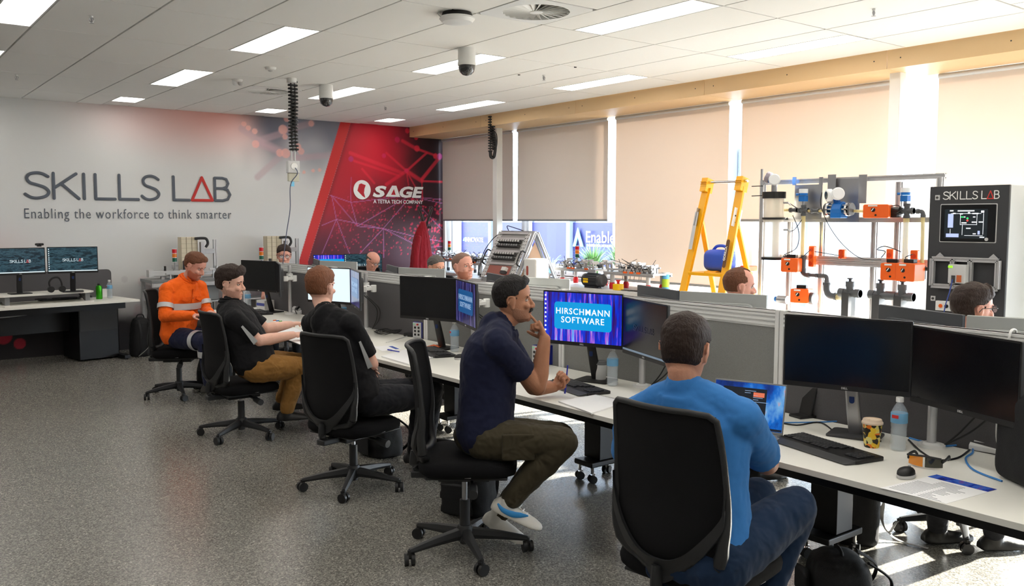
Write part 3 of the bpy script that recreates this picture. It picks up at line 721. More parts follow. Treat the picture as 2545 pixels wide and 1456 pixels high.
    m.sheet(cr, 28, 4, .014); m.build('cradle', black_frame, t, angle=60)
    MB().tube(smooth_path([(-.12, 0, .405), (-.2, 0, .405), (-.25, 0, .44), (-.245, 0, .52)]), [.03]*13+[.03]*6 if False else .028, 10, .6).build('back_spine', black_frame, t)
    return t
chair0 = make_chair(); CH_USED = [False]
def chair(x, y, rz, label, group='black mesh office chairs'):
    if not CH_USED[0]:
        CH_USED[0] = True; chair0.location = (x, y, 0); chair0.rotation_euler[2] = rz; chair0['label'] = label; chair0['group'] = group; return chair0
    return dup(chair0, (x, y, 0), rz, label, group)
def lower(t, dz):
    for c in KIDS(t):
        if not c.name.startswith(('base_arm', 'base_hub', 'column_sleeve')): c.location.z += dz
    return t
CH5 = chair(2.40, 2.03, R(6), 'black mesh office chair under the man in the blue t-shirt')
CH4 = chair(2.47, 3.62, R(-38), 'black mesh office chair of the man in navy with cargo trousers')
CH3 = lower(chair(2.53, 4.95, R(16), 'black mesh office chair of the young man with crossed arms'), -.07)
CH2 = lower(chair(2.46, 6.70, R(2), 'black mesh office chair of the man in tan trousers'), -.08)
CH1 = lower(chair(2.56, 8.60, R(-28), 'black mesh office chair of the man in the orange work shirt'), -.05)

# ------------------------------------------------------------------ monitors
def emis(name, col, e, rough=.25): m = mat(name, tuple(c*.3 for c in col), rough, emit=e*.62, emitcol=col); return m
scr_white = emis('screen_white', S(214, 232, 244), 1.0)
scr_tile = emis('screen_tile', S(10, 148, 214), .9); scr_tile_dim = emis('screen_tile_dim', S(30, 96, 160), .55)
scr_text = emis('screen_text', S(240, 250, 255), 1.0); scr_text_dim = emis('screen_text_dim', S(150, 180, 215), .7); scr_text_faint = emis('screen_text_faint', S(58, 60, 66), .35)
scr_red = emis('screen_red', S(220, 60, 50), .8); scr_bar = emis('screen_bar', S(120, 140, 160), .5); scr_light = emis('screen_light', S(210, 225, 230), .9)
def streaks(name, cols, e, scale, rot=0):
    """desktop picture made of blurred light streaks"""
    m = mat(name, (0, 0, 0), .2); N, L, b = nodes(m)
    tc = N.new('ShaderNodeTexCoord'); mp = N.new('ShaderNodeMapping'); mp.inputs['Scale'].default_value = scale; mp.inputs['Rotation'].default_value[0] = rot; L.new(tc.outputs['Object'], mp.inputs[0])
    n_ = N.new('ShaderNodeTexNoise'); n_.inputs['Scale'].default_value = 5; n_.inputs['Detail'].default_value = 5; n_.inputs['Roughness'].default_value = .6; L.new(mp.outputs[0], n_.inputs['Vector'])
    r_ = N.new('ShaderNodeValToRGB'); L.new(n_.outputs['Fac'], r_.inputs[0]); el = r_.color_ramp.elements
    el[0].position, el[0].color = cols[0][0], (*cols[0][1], 1); el[1].position, el[1].color = cols[-1][0], (*cols[-1][1], 1)
    for p_, c_ in cols[1:-1]: q = el.new(p_); q.color = (*c_, 1)
    L.new(r_.outputs[0], b.inputs['Emission Color']); b.inputs['Emission Strength'].default_value = e*.62; b.inputs['Base Color'].default_value = (.01, .01, .012, 1)
    return m
scr_code = streaks('screen_streaks', [(.28, S(20, 12, 50)), (.40, S(60, 24, 110)), (.47, S(24, 40, 190)), (.54, S(10, 60, 220)), (.60, S(180, 90, 210)), (.66, S(120, 190, 255)), (.74, S(40, 90, 230))], .9, (1, 7, .5))
scr_code_dim = streaks('screen_streaks_dim', [(.3, S(24, 22, 48)), (.45, S(52, 40, 84)), (.55, S(60, 70, 150)), (.62, S(150, 130, 190)), (.7, S(60, 60, 130))], .5, (1, 8, .5))
scr_wave = streaks('screen_waves', [(.3, S(14, 26, 34)), (.45, S(26, 48, 58)), (.55, S(60, 92, 104)), (.65, S(24, 44, 56)), (.75, S(16, 60, 90))], .8, (1, 3, 12), .5)
scr_lap = streaks('screen_sunset', [(.3, S(10, 20, 60)), (.45, S(16, 60, 150)), (.55, S(20, 110, 210)), (.68, S(120, 180, 230)), (.75, S(240, 150, 110))], .8, (1, 2, 1))
mon_back_dark = mat('monitor_back_dark', S(70, 72, 76), .5); mon_back_lit = mat('monitor_back_window_lit', S(172, 174, 172), .45, metal=.2)  # pale copy puts window light on the turned backs into the shell colour
def rrect(w, h, r, n=4, cx=0, cy=0):
    out = []
    for sx, sy, a0 in ((1, 1, 0), (-1, 1, 90), (-1, -1, 180), (1, -1, 270)):
        for k in range(n+1):
            a = R(a0+90*k/n); out.append((cx+sx*(w/2-r)+r*math.cos(a), cy+sy*(h/2-r)+r*math.sin(a)))
    return out
FX = plane_M((0, 0, 0), (0, 1, 0), (0, 0, 1))        # text plane facing +x
BX = plane_M((0, 0, 0), (0, -1, 0), (0, 0, 1))       # plane facing -x
def monitor(label, c, az, content='off', mount='stand', base=None, w=.53, h=.318, back=None, group='desk monitors', tall=False, ring=True, chin=.022, deskz=.72):
    """c: centre of the panel; az: compass angle its screen faces; base: foot or clamp position on the desk"""
    c = Vector(c); base = Vector((*(base or (c.x, c.y)), deskz))
    t = thing('monitor', label, 'monitor', base, az, group)
    inv = Matrix.Rotation(-az, 3, 'Z'); p = inv @ (c-base)             # panel centre in local axes
    T_ = Matrix.Translation(p)
    m = MB(); m.M = T_
    m.prism(rrect(w, h, .006), .014, FX); m.M = T_ @ Matrix.Translation((-.002, 0, 0)); m.prism(rrect(w*.72, h*.66, .03), -.026, FX)
    shell = m.build('back_shell', back or mon_back_dark, t, bevel=.003)
    m = MB(); m.M = T_ @ Matrix.Translation((.014, 0, 0)); m.prism(rrect(w, h, .005), .004, FX); m.build('bezel', black_plastic, t, smooth=False)
    dm = {'off': screen_black, 'white': scr_white, 'hirsch': scr_code, 'hirsch_dim': scr_code_dim, 'lab': scr_wave, 'labdim': screen_black, 'sw': scr_code_dim}[content]
    m = MB(); hh = h-chin-.008; zc = (chin-.008)/2; m.M = T_ @ Matrix.Translation((.018, 0, zc)); m.prism(rrect(w-.014, hh, .002, 1), .0012, FX)
    d = m.build('display', dm, t, smooth=False); X_ = .0200
    TT = T_ @ Matrix.Translation((X_, 0, zc))
    PM = lambda y, z, dx=0: TT @ plane_M((dx, y, z), (0, 1, 0), (0, 0, 1))
    if content in ('hirsch', 'hirsch_dim'):
        dim = content != 'hirsch'
        k = MB(); k.M = TT; k.prism(rrect(w*.72, hh*.56, .02, 5, .005, .008), .0008, FX); k.build('title_card', scr_tile_dim if dim else scr_tile, d, smooth=False)
        tm = scr_text_dim if dim else scr_text
        text('title', 'HIRSCHMANN\nSOFTWARE', .051, tm, PM(.005, .018, .0014), d, bold=.0004, spacing=1.14, sx=1.0)
        k = MB(); k.M = TT
        if not dim:
            for q in range(9): k.box((.001, -w/2+.018, hh/2-.02-q*.026), (.0008, .010, .010))
            k.build('desktop_icons', scr_text, d, smooth=False)
    if content in ('lab', 'labdim'):
        faint = content == 'labdim'; g_ = scr_text_faint if faint else scr_light
        mm_ = TT @ Matrix.Translation((.0012, 0, 0)); o_ = mm_ @ Vector((0, -.105 if not faint else -.12, -.02))
        skills_lab(o_, (0, 1, 0), (0, 0, 1), .21 if not faint else .24, .030, .0017, g_, scr_text_faint if faint else scr_red, d, ('desktop_word', 'desktop_triangle'), .1)
        k = MB(); k.M = TT; k.box((.001, 0, -hh/2+.006), (.0008, w-.02, .011)); k.build('task_bar', scr_bar if faint else scr_light, d, smooth=False)
        if not faint:
            k = MB(); k.M = TT; rr_ = random.Random(4)
            for q in range(10): k.box((.001, -w/2+.018, hh/2-.018-q*.024), (.0008, .009, .012))
            k.build('desktop_icons', scr_light, d, smooth=False)
    text('maker_name', 'DELL', .012, light_grey, T_ @ plane_M((.0185, 0, -h/2+.006), (0, 1, 0), (0, 0, 1)), t, bold=.0003)
    if ring:
        k = MB(); k.M = T_; k.tube([Vector((-.030, .032*math.cos(a), .05+.032*math.sin(a))) for a in np.linspace(0, 2*math.pi, 33)], .0022, 6); k.build('back_ring', light_grey, shell)
        text('back_word', 'DELL', .022, light_grey, T_ @ plane_M((-.0295, 0, .043), (0, -1, 0), (0, 0, 1)), shell, bold=.0006)
    if mount == 'stand':
        silver = tall
        sm_ = steel if silver else black_plastic
        k = MB(); y_ = 0
        k.loft([[Vector((x, y, 0)) for x, y in rrect(.17, .22, .015)], [Vector((x, y, .008)) for x, y in rrect(.17, .22, .015)], [Vector((x, y, .010)) for x, y in rrect(.16, .21, .015)]])
        k.build('stand_base', dark_grey if silver else black_plastic, t)
        q0, q1 = Vector((-.01, 0, .006)), Vector((p.x-.03, p.y, p.z+.02)); ring_ = lambda c_, a, b_: [c_+Vector((x, y, 0)) for x, y in rrect(a, b_, .012)]
        k = MB(); k.loft([ring_(q0, .03, .06), ring_(q0.lerp(q1, .25), .028, .062), ring_(q0.lerp(q1, .5), .026, .058), ring_(q1, .024, .055)]); k.build('stand_neck', sm_, t)
        k = MB(); k.M = Matrix.Translation(q0.lerp(q1, .42)); k.prism(rrect(.022, .04, .01), .004, plane_M((.012, 0, 0), (0, 1, 0), (0, 0, 1))); k.build('cable_hole', mat('hole_blue', S(20, 50, 110), .4) if 'hole_blue' not in MATS else MATS['hole_blue'], t)
        k = MB(); k.box(q1+Vector((.01, 0, 0)), (.04, .10, .09)); k.build('mount_plate', sm_, t, bevel=.006)
    else:
        k = MB(); k.cyl((0, 0, 0), (0, 0, .012), .055, n=24); k.cyl((0, 0, .012), (0, 0, .02), .035, .028, n=20); k.build('clamp_base', white_plastic, t)
        MB().cyl((0, 0, .02), (0, 0, p.z+.12), .019, n=20).build('pole', aluminium, t)
        e = Vector((p.x-.06, p.y, p.z)); z = p.z
        k = MB(); k.cyl((0, 0, z-.035), (0, 0, z+.035), .032, n=20)
        mid = Vector((-.03, p.y*.5+(.10 if p.y > 0 else -.10), z)); k.bar((0, 0, z), mid, .034, .028); k.cyl(mid+Vector((0, 0, -.03)), mid+Vector((0, 0, .03)), .024, n=16); k.bar(mid, e, .03, .026)
        k.build('arm', white_plastic, t, bevel=.003)
        k = MB(); k.cyl(e+Vector((0, 0, -.025)), e+Vector((0, 0, .025)), .024, n=16); k.box(e+Vector((.035, 0, 0)), (.02, .11, .11)); k.build('mount_plate', white_plastic, t, bevel=.003)
    return t
AL, AR = R(198.8), R(160.5)
ST = [8.55, 6.92, 5.28, 3.58, 1.88]
nl = ['blank black monitor facing the man in the black shirt, left of its pair', 'monitor with a white page behind the red-brown haired man', 'blank black monitor with a sticker in the middle of the bench',
      'bright monitor showing HIRSCHMANN SOFTWARE on a blue card', 'large blank monitor above the patterned coffee cup']
nr = ['edge-on monitor farthest along the bench, on a clamp arm', 'dim monitor with the HIRSCHMANN card nearest the mural', 'dim angled monitor showing HIRSCHMANN SOFTWARE beside the navy t-shirt',
      'dark angled monitor with faint SKILLS LAB desktop', 'large blank monitor at the right edge by the black bag']
cl = ['off', 'white', 'off', 'hirsch', 'off']; cr_ = ['off', 'hirsch_dim', 'hirsch_dim', 'labdim', 'off']
for k, yj in enumerate(ST):
    monitor(nl[k], (3.462, yj+.255, 1.103), AL, cl[k], 'stand', (3.585, yj+.275), tall=(k == 4))
    monitor(nr[k], (3.462, yj-.255, 1.088 if k > 2 else 1.10), AR, cr_[k], 'pole', (3.665, yj-.03))
tag(MB().box((3.385, 5.745, .962), (.012, .016, .016)).build('sticker', white_plastic), 'small white sticker on the corner of the blank middle monitor', 'sticker')
# beyond the divider: their backs
fl = ['grey monitor back farthest along the far side', 'pale window-lit monitor back second from the mural', 'dark monitor back in front of the balding man at the mural', 'pale window-lit monitor back with ring logo before the man with sunglasses on his head',
      'dark monitor back below the close-cropped man', 'pale window-lit monitor back below the angled training frame', 'low dark monitor back left of the yellow ladder', 'window-lit grey monitor back with ring logo in front of the ladder',
      'dark monitor back with ring logo below the control cabinet', 'pale window-lit monitor back at the right edge in front of the man with glasses']
i = 0
for k, yj in enumerate(ST):
    yj += 0.02
    monitor(fl[i], (4.10, yj+.26, 1.097), R(-18.8), 'off', 'stand', (3.98, yj+.27), back=mon_back_dark, ring=True); i += 1
    monitor(fl[i], (4.10, yj-.26, 1.097), R(18.8), 'off', 'stand', (3.98, yj-.27), back=mon_back_lit, ring=k != 4); i += 1
# ================================================================== people
def V(*a): return Vector(a)
def head_surface(scale=1.0, offs=None, jaw=1.0, n=44, m=40):
    """rings of a head, x forward, z up, origin at the ear axis at eye height; offs(p, th, z) pushes along the outward direction"""
    tz = [-.120, -.112, -.098, -.080, -.062, -.045, -.025, -.005, .015, .04, .065, .088, .105, .114, .118]
    xf = [.045, .072, .084, .084, .083, .083, .083, .080, .088, .091, .085, .070, .047, .024, .004]
    xb = [.020, .005, -.014, -.034, -.054, -.072, -.086, -.096, -.101, -.103, -.096, -.078, -.053, -.030, -.008]
    wd_ = [.012, .034, .050, .058, .063, .067, .070, .072, .0745, .0755, .0705, .057, .037, .020, .004]
    rings = []
    for i in range(m+1):
        z = -.120+.238*(i/m); z = -.001+.119*math.sin(math.pi/2*((i/m)*2-1))
        a_, b_, w_ = np.interp(z, tz, xf), np.interp(z, tz, xb), np.interp(z, tz, wd_)
        if z < -.03: w_ *= jaw
        xc = (a_+b_)/2*.5-.003; ring = []
        for k in range(n):
            th = 2*math.pi*k/n; c, s = math.cos(th), math.sin(th)
            x = xc+((a_-xc)*abs(c)**.88 if c > 0 else -(xc-b_)*abs(c)**.95); y = w_*abs(s)**.92*(1 if s > 0 else -1)
            if c > 0:
                x -= .013*math.exp(-((abs(y)-.031)/.015)**2-((z+.001)/.011)**2)
                x += .004*math.exp(-((abs(y)-.034)/.02)**2-((z+.038)/.016)**2)
            p = Vector((x, y, z)); nrm = Vector((x-xc*.5, y*1.4, z*1.0)).normalized()
            if offs: p = p+nrm*offs(p, th, z)
            ring.append(p*scale)
        rings.append(ring)
    return rings
def hair_offs(style, rs):
    def f(p, th, z):
        x, y = p.x, abs(p.y); side = y/.075
        ns = mnoise.noise(Vector((p.x*28, p.y*28, p.z*28)))*.5+.5; n2 = mnoise.noise(Vector((p.x*70+3, p.y*70, p.z*70)))
        t, line = style['t'], style.get('line', .068)
        fr = line-.030*max(0, (y-.03)/.045)                      # front hairline height
        inside = 0.0
        if x > .035: inside = (z-fr)/.010
        elif True:
            low = style.get('nape', -.055) if x < -.03 else (-.045+.0 if x < -.012 else (-.005 if x < .02 else .02))
            if -.030 < x < .016 and z < .022 and y > .05: low = .018   # round the ear
            inside = (z-low)/(.030 if x < -.03 else .014)
        if style.get('bald') and z > style['bald'] and x > style.get('baldx', -.08): inside = -1
        if style.get('recede') and x > .0 and z > .045 and abs(y-.045) < .022+.2*max(0, x-.02) : inside = min(inside, (-.02+ (.05-x))/.02)
        a = max(0, min(1, inside)); top = max(0, min(1, (z-.03)/.06))
        th_ = t*(.55+.45*top)*(.75+.5*ns)+n2*t*.16
        if style.get('fringe') and x > .05: th_ += style['fringe']*max(0, (z-.05)/.05)
        return -.012*(1-a)+th_*a
    return f
def beard_offs(t):
    def f(p, th, z):
        inside = min((-.040-z+ .35*max(0, .045-p.x))/.01, (p.x+.015)/.012)
        if abs(p.y) < .024 and z > -.058: inside = min(inside, (-.046-z)/.006)
        if abs(p.y) < .021 and -.084 < z < -.062: inside = -1
        a = max(0, min(1, inside)); return -.010*(1-a)+t*a*(1+.2*mnoise.noise(p*80))
    return f
def head_M(c, heading, pitch=0, roll_=0): return Matrix.Translation(c) @ Matrix.Rotation(heading, 4, 'Z') @ Matrix.Rotation(pitch, 4, 'Y') @ Matrix.Rotation(roll_, 4, 'X')
def add_head(mb, M, s=1.0, jaw=1.0, nose=1.0):
    old = mb.M.copy(); mb.M = old @ M; k = s
    mb.loft(head_surface(s, None, jaw))
    mb.tube([V(.078, 0, .012)*k, V(.090, 0, -.010)*k, V(.101*nose, 0, -.030)*k, V(.102*nose, 0, -.038)*k], [.0075*k, .009*k, .0125*k, .011*k], 12, 1, (0, 1, 0), True)
    for s_ in (-1, 1):
        mb.ell(V(.092, s_*.0125, -.040)*k, V(.011, .008, .008)*k, 12, 8)
        mb.ell(V(.076, s_*.031, .018)*k, V(.012, .024, .0065)*k, 14, 8)
        mb.ell(V(.068, s_*.043, -.032)*k, V(.018, .018, .016)*k, 14, 8)
        E_ = Matrix.Rotation(s_*.35, 3, 'Z') @ Matrix.Rotation(-.15, 3, 'Y')
        mb.ell(V(-.008, s_*.077, -.006)*k, V(.0165, .006, .027)*k, 16, 10, E_)
        mb.ell(V(-.002, s_*.076, -.036)*k, V(.009, .006, .011)*k, 12, 8)
        mb.tube(smooth_path([V(.006, s_*.079, -.02)*k, V(.008, s_*.080, .012)*k, V(-.008, s_*.083, .022)*k, V(-.026, s_*.087, .012)*k, V(-.024, s_*.084, -.014)*k], 3), .0038*k, 8, 1, (0, 1, 0), True)
    mb.ell(V(.083, 0, -.0665)*k, V(.010, .022, .0058)*k, 16, 8); mb.ell(V(.081, 0, -.0785)*k, V(.0105, .019, .0065)*k, 16, 8)
    mb.ell(V(.070, 0, -.104)*k, V(.018, .022, .014)*k, 16, 10)
    mb.M = old
def add_hand(mb, wrist, d, pn, side, curl=(.3, .3, .3, .35), thumb=(.6, .5), s=1.0, spread=.08):
    """palm from the wrist along d, palm side pn, side = +1 when the thumb lies towards pn x d"""
    d = Vector(d).normalized(); pn = (Vector(pn)-d*Vector(pn).dot(d)).normalized(); w = pn.cross(d)*side
    secs = [(0, .027, .019), (.02, .031, .018), (.045, .040, .0165), (.07, .043, .015), (.088, .041, .0125), (.094, .036, .009)]
    rings = []
    for l, a, b in secs: rings.append([wrist+(d*l+w*(a*math.cos(t))+pn*(b*math.sin(t)))*s for t in np.linspace(0, 2*math.pi, 18, endpoint=False)])
    mb.loft(rings)
    mb.ell(wrist+(d*.032+w*.022+pn*.010)*s, V(.017, .017, .017)*s, 12, 8)
    for i, (L_, off) in enumerate([(.074, .029), (.083, .0095), (.077, -.010), (.060, -.028)]):
        b0 = wrist+(d*(.084-abs(off-.008)*.18)+w*off)*s; c = curl[i]; f = (d+w*(spread*(1.2-i*.8))).normalized(); pts = [b0-f*.012*s]; rr = [.0088, .0090]; ang = 0; p = b0; pts.append(p)
        for j, fr in enumerate((.45, .30, .25)):
            ang += c*(1.0, 1.15, .75)[j]; v = f*math.cos(ang)+pn*math.sin(ang); p = p+v*(L_*fr*s); pts.append(p); rr.append((.0083, .0076, .0066)[j])
        mb.tube(pts, [q*s for q in rr], 10, 1, w, True)
    b0 = wrist+(d*.022+w*.030+pn*.006)*s; v1 = (d*.62+w*.68+pn*thumb[0]*.5).normalized(); v2 = (d*.9+w*(.35-thumb[1]*.6)+pn*thumb[0]).normalized(); v3 = (d*.95+w*(.1-thumb[1]*.9)+pn*thumb[0]).normalized()
    mb.tube([b0-v1*.012*s, b0+v1*.018*s, b0+(v1*.036)*s, b0+(v1*.036+v2*.030)*s, b0+(v1*.036+v2*.030+v3*.022)*s], [.013*s, .0125*s, .0105*s, .0095*s, .0080*s], 10, 1, pn, True)
def limb(mb, pts, rr, n=16, flat=1.0): mb.tube(smooth_path(pts, 5), np.interp(np.linspace(0, len(pts)-1, (len(pts)-1)*5+1), range(len(pts)), rr), n, flat, (0, 0, 1), True)
def torso(mb, J, grow=0.0, z0=0, belly=0, width=1.0, depth=1.0, top=True):
    """rings along the spine: pelvis, waist, chest, shoulders, neck"""
    L_ = (J['shL']-J['shR']).normalized(); Lh = (J['hipL']-J['hipR']).normalized()
    pts = [J['pelvis']+V(0, 0, -.07), J['pelvis'], J['pelvis'].lerp(J['chest'], .33), J['pelvis'].lerp(J['chest'], .68), J['chest'], J['chest'].lerp(J['neck'], .45), J['chest'].lerp(J['neck'], .75), J['neck'], J['neck'].lerp(J['head'], .3)]
    hw = [.125, .168, .158, .160, .178, .190, .150, .068, .056]; hd = [.09, .125, .118, .118, .122, .112, .085, .062, .055]
    if not top: pts, hw, hd = pts[:8], hw[:8], hd[:8]
    P_ = smooth_path(pts, 5); N_ = len(P_); t = np.linspace(0, len(pts)-1, N_); rings = []
    for i, p in enumerate(P_):
        d = (P_[min(i+1, N_-1)]-P_[max(i-1, 0)]).normalized(); u_ = i/(N_-1); l = Lh.lerp(L_, min(1, u_*1.6)); l = (l-d*l.dot(d)).normalized(); f = l.cross(d)*1.0
        a, b = np.interp(t[i], range(len(hw)), hw)*width+grow, np.interp(t[i], range(len(hd)), hd)*depth+grow; ring = []
        bel = belly*math.exp(-((t[i]-2.4)/1.2)**2)
        for k in range(28):
            th = 2*math.pi*k/28; c, s = math.cos(th), math.sin(th)
            ring.append(p+l*(a*abs(c)**.85*(1 if c > 0 else -1))+f*((b+(bel if s > 0 else 0))*abs(s)**.9*(1 if s > 0 else -1)))
        rings.append(ring)
    mb.loft(rings)
    for k in 'LR': mb.ell(J['sh'+k]+(J['neck']-J['sh'+k])*.06, V(.062, .062, .062)*1.0+V(grow, grow, grow), 16, 10)
    for k in 'LR': limb(mb, [J['sh'+k], J['sh'+k].lerp(J['neck'], .5)+V(0, 0, .005), J['neck']+V(0, 0, .0)], [.055+grow, .058+grow, .055+grow*.5])
def remesh(o, vox, smooth_=3, disp=0, dsize=.08, seed=0, f=.5):
    r = o.modifiers.new('r', 'REMESH'); r.mode = 'VOXEL'; r.voxel_size = vox; r.use_smooth_shade = True
    if smooth_: s = o.modifiers.new('s', 'SMOOTH'); s.iterations = smooth_; s.factor = f
    if disp:
        tx = bpy.data.textures.get('fold%d' % int(dsize*1000)) or bpy.data.textures.new('fold%d' % int(dsize*1000), 'CLOUDS'); tx.noise_scale = dsize; tx.noise_depth = 2
        d = o.modifiers.new('d', 'DISPLACE'); d.texture = tx; d.strength = disp; d.mid_level = .5; d.texture_coords = 'LOCAL'
    return o
def cloth(name, col, rough=.85, var=.12, folds=.5, fs=9, st=(1, 1, 1)):
    m = mat(name, col, rough, spec=.2, var=var, vscale=5, sheen=.05); N, L, b = nodes(m)
    tc = N.new('ShaderNodeTexCoord'); mp = N.new('ShaderNodeMapping'); mp.inputs['Scale'].default_value = st; L.new(tc.outputs['Object'], mp.inputs[0])
    a = N.new('ShaderNodeTexNoise'); a.inputs['Scale'].default_value = fs; a.inputs['Detail'].default_value = 2; a.inputs['Distortion'].default_value = .35; L.new(mp.outputs[0], a.inputs['Vector'])
    c = N.new('ShaderNodeTexNoise'); c.inputs['Scale'].default_value = 500; L.new(tc.outputs['Object'], c.inputs['Vector'])
    b1 = N.new('ShaderNodeBump'); b1.inputs['Strength'].default_value = folds; b1.inputs['Distance'].default_value = .05; L.new(a.outputs['Fac'], b1.inputs['Height'])
    b2 = N.new('ShaderNodeBump'); b2.inputs['Strength'].default_value = .15; b2.inputs['Distance'].default_value = .002; L.new(c.outputs['Fac'], b2.inputs['Height']); L.new(b1.outputs[0], b2.inputs['Normal'])
    L.new(b2.outputs[0], b.inputs['Normal']); return m
def skin(name, col):
    m = mat(name, col, .5, var=.10, vscale=26, bump=.12, bscale=160, spec=.35); b = m.node_tree.nodes['Principled BSDF']
    b.inputs['Subsurface Weight'].default_value = .12; b.inputs['Subsurface Radius'].default_value = (.012, .005, .003); b.inputs['Subsurface Scale'].default_value = .6
    return m
def hairm(name, col): return mat(name, col, .6, bump=.9, bscale=160, var=.35, vscale=60, stretch=(1, 1, .35), spec=.35)
eye_white = mat('eye_white', S(190, 180, 172), .35); eye_dark = mat('eye_dark', S(40, 26, 18), .2); glasses_black = mat('spectacle_frame', S(20, 20, 22), .3)
lens_m = mat('spectacle_lens', S(220, 230, 235), .05, alpha=.25, spec=.6); lip = None

def person(label, J, look, pitch, skin_m, hair_m, hair_style, shirt_m, trouser_m, shoe_m, hs=1.0, sleeve=.55, group=None, hands=None, beard=None, moustache=False, spectacles=False, vox=.005,
           belly=0, width=1.0, depth=1.0, collar=False, feet=None, roll_=0, jaw=1.0, arms=1.0, brow=None, legs=1.0, fold=.010, sock=None, shirt_len=0, lo=False):
    """J: joints in room coordinates; look: compass angle of the face"""
    root = thing('person', label, 'person', (J['pelvis'].x, J['pelvis'].y, 0), 0, group)
    O = Vector((J['pelvis'].x, J['pelvis'].y, 0)); J = {k: v-O for k, v in J.items()}
    HM = head_M(J['head'], look, pitch, roll_)
    b = MB(); torso(b, J, 0, 0, belly*.8, width*.97, depth*.95)
    add_head(b, HM, hs, jaw)
    nk = HM @ V(-.006, 0, -.080)
    limb(b, [J['neck']-V(0, 0, .03), J['neck'].lerp(nk, .5), nk], [.060, .054, .052])
    for k in 'LR':
        limb(b, [J['sh'+k], J['sh'+k].lerp(J['el'+k], .5), J['el'+k]], [.052*arms, .047*arms, .040*arms])
        limb(b, [J['el'+k], J['el'+k].lerp(J['wr'+k], .3), J['wr'+k]], [.040*arms, .043*arms, .026*arms])
        h = (hands or {}).get(k)
        dflt = (J['wr'+k]-J['el'+k]).normalized()
        if h is None: h = dict()
        add_hand(b, J['wr'+k], h.get('d', dflt), h.get('pn', V(0, 0, -1)), h.get('side', 1 if k == 'R' else -1), h.get('curl', (.3, .3, .35, .4)), h.get('thumb', (.4, .4)), h.get('s', 1.0))
        limb(b, [J['hip'+k], J['hip'+k].lerp(J['kn'+k], .5), J['kn'+k]], [.075, .068, .052]); limb(b, [J['kn'+k], J['kn'+k].lerp(J['an'+k], .35), J['an'+k]], [.050, .050, .034])
    remesh(b.build('body', skin_m, root), vox, 2)
    # face pieces
    if not lo:
        for s_ in (-1, 1):
            m = MB(); m.M = HM; m.ell(V(.0655, s_*.031, -.001)*hs, V(.0125, .0135, .0105)*hs, 14, 10); e = m.build('eye', eye_white, root)
            m = MB(); m.M = HM; m.ell(V(.0765, s_*.030, -.001)*hs, V(.0028, .0056, .0056)*hs, 12, 8); m.build('iris', eye_dark, e)
            m = MB(); m.M = HM; m.tube(smooth_path([V(.0870, s_*.014, .0165)*hs, V(.0870, s_*.030, .0225)*hs, V(.0745, s_*.050, .0165)*hs], 4), .0034*hs, 8, .6, (0, 0, 1), True); m.build('eyebrow', brow or hair_m, root)
            m = MB(); m.M = HM; m.tube(smooth_path([V(.0755, s_*.018, .003)*hs, V(.0795, s_*.030, .0085)*hs, V(.071, s_*.045, .003)*hs], 4), .0027*hs, 8, 1, (0, 0, 1), True); m.build('eyelid', skin_m, root)
        m = MB(); m.M = HM; m.ell(V(.0905, 0, -.0725)*hs, V(.004, .019, .0022)*hs, 14, 6); m.build('mouth', mat('lip', S(150, 84, 76), .5) if 'lip' not in MATS else MATS['lip'], root)
    if hair_style:
        m = MB(); m.M = HM; m.loft(head_surface(hs, hair_offs(hair_style, 1), 1, 80, 72)); m.build('hair', hair_m, root, angle=180)
    if beard:
        m = MB(); m.M = HM; m.loft(head_surface(hs, beard_offs(beard[1]), jaw, 80, 72)); m.build('beard', beard[0], root, angle=180)
    if moustache:
        m = MB(); m.M = HM
        for s_ in (-1, 1): m.tube(smooth_path([V(.096, 0, -.054)*hs, V(.093, s_*.014, -.057)*hs, V(.083, s_*.030, -.066)*hs], 4), [.0075*hs, .0078*hs, .0075*hs, .007*hs, .0065*hs, .006*hs, .005*hs, .004*hs, .003*hs], 10, 1, (0, 0, 1), True)
        m.build('moustache', hair_m, root)
    if spectacles:
        m = MB(); m.M = HM
        for s_ in (-1, 1):
            m.tube([V(.098, s_*.032+.023*math.cos(a), -.003+.017*math.sin(a))*hs for a in np.linspace(0, 2*math.pi, 21)], .0018*hs, 6)
            m.tube([V(.098, s_*.055, .004)*hs, V(.085, s_*.072, .006)*hs, V(.0, s_*.084, .006)*hs, V(-.018, s_*.085, -.012)*hs], .0018*hs, 6)
        m.tube([V(.099, -.010, .002)*hs, V(.103, 0, .004)*hs, V(.099, .010, .002)*hs], .0018*hs, 6); sp = m.build('spectacles', glasses_black, root)
        m = MB(); m.M = HM
        for s_ in (-1, 1): m.cyl(V(.0975, s_*.032, -.003)*hs, V(.0985, s_*.032, -.003)*hs, .020*hs, n=20)
        m.build('lenses', lens_m, sp)
    # shirt
    m = MB(); torso(m, J, .014, 0, belly, width, depth, top=False)
    limb(m, [J['neck']+V(0, 0, -.04), J['neck'], J['neck'].lerp(nk, .20)], [.106, .096, .070])
    for k in 'LR':
        a, e, w_ = J['sh'+k], J['el'+k], J['wr'+k]; g = .020
        if sleeve <= 1: c = a.lerp(e, sleeve); m.cyl(a.lerp(e, .05), c, .066*arms, .062*arms, 18); limb(m, [a, a.lerp(e, .3)], [.068*arms, .066*arms])
        else: limb(m, [a, a.lerp(e, .5), e], [.068, .064, .058]); limb(m, [e, e.lerp(w_, .5), e.lerp(w_, .93)], [.058, .052, .042])
    if shirt_len: m.ell(J['pelvis']+V(0, 0, .01), V(.20, .20, .10)*(1+shirt_len), 20, 10)
    remesh(m.build('shirt', shirt_m, root), .007 if not lo else .01, 3, fold, .055)
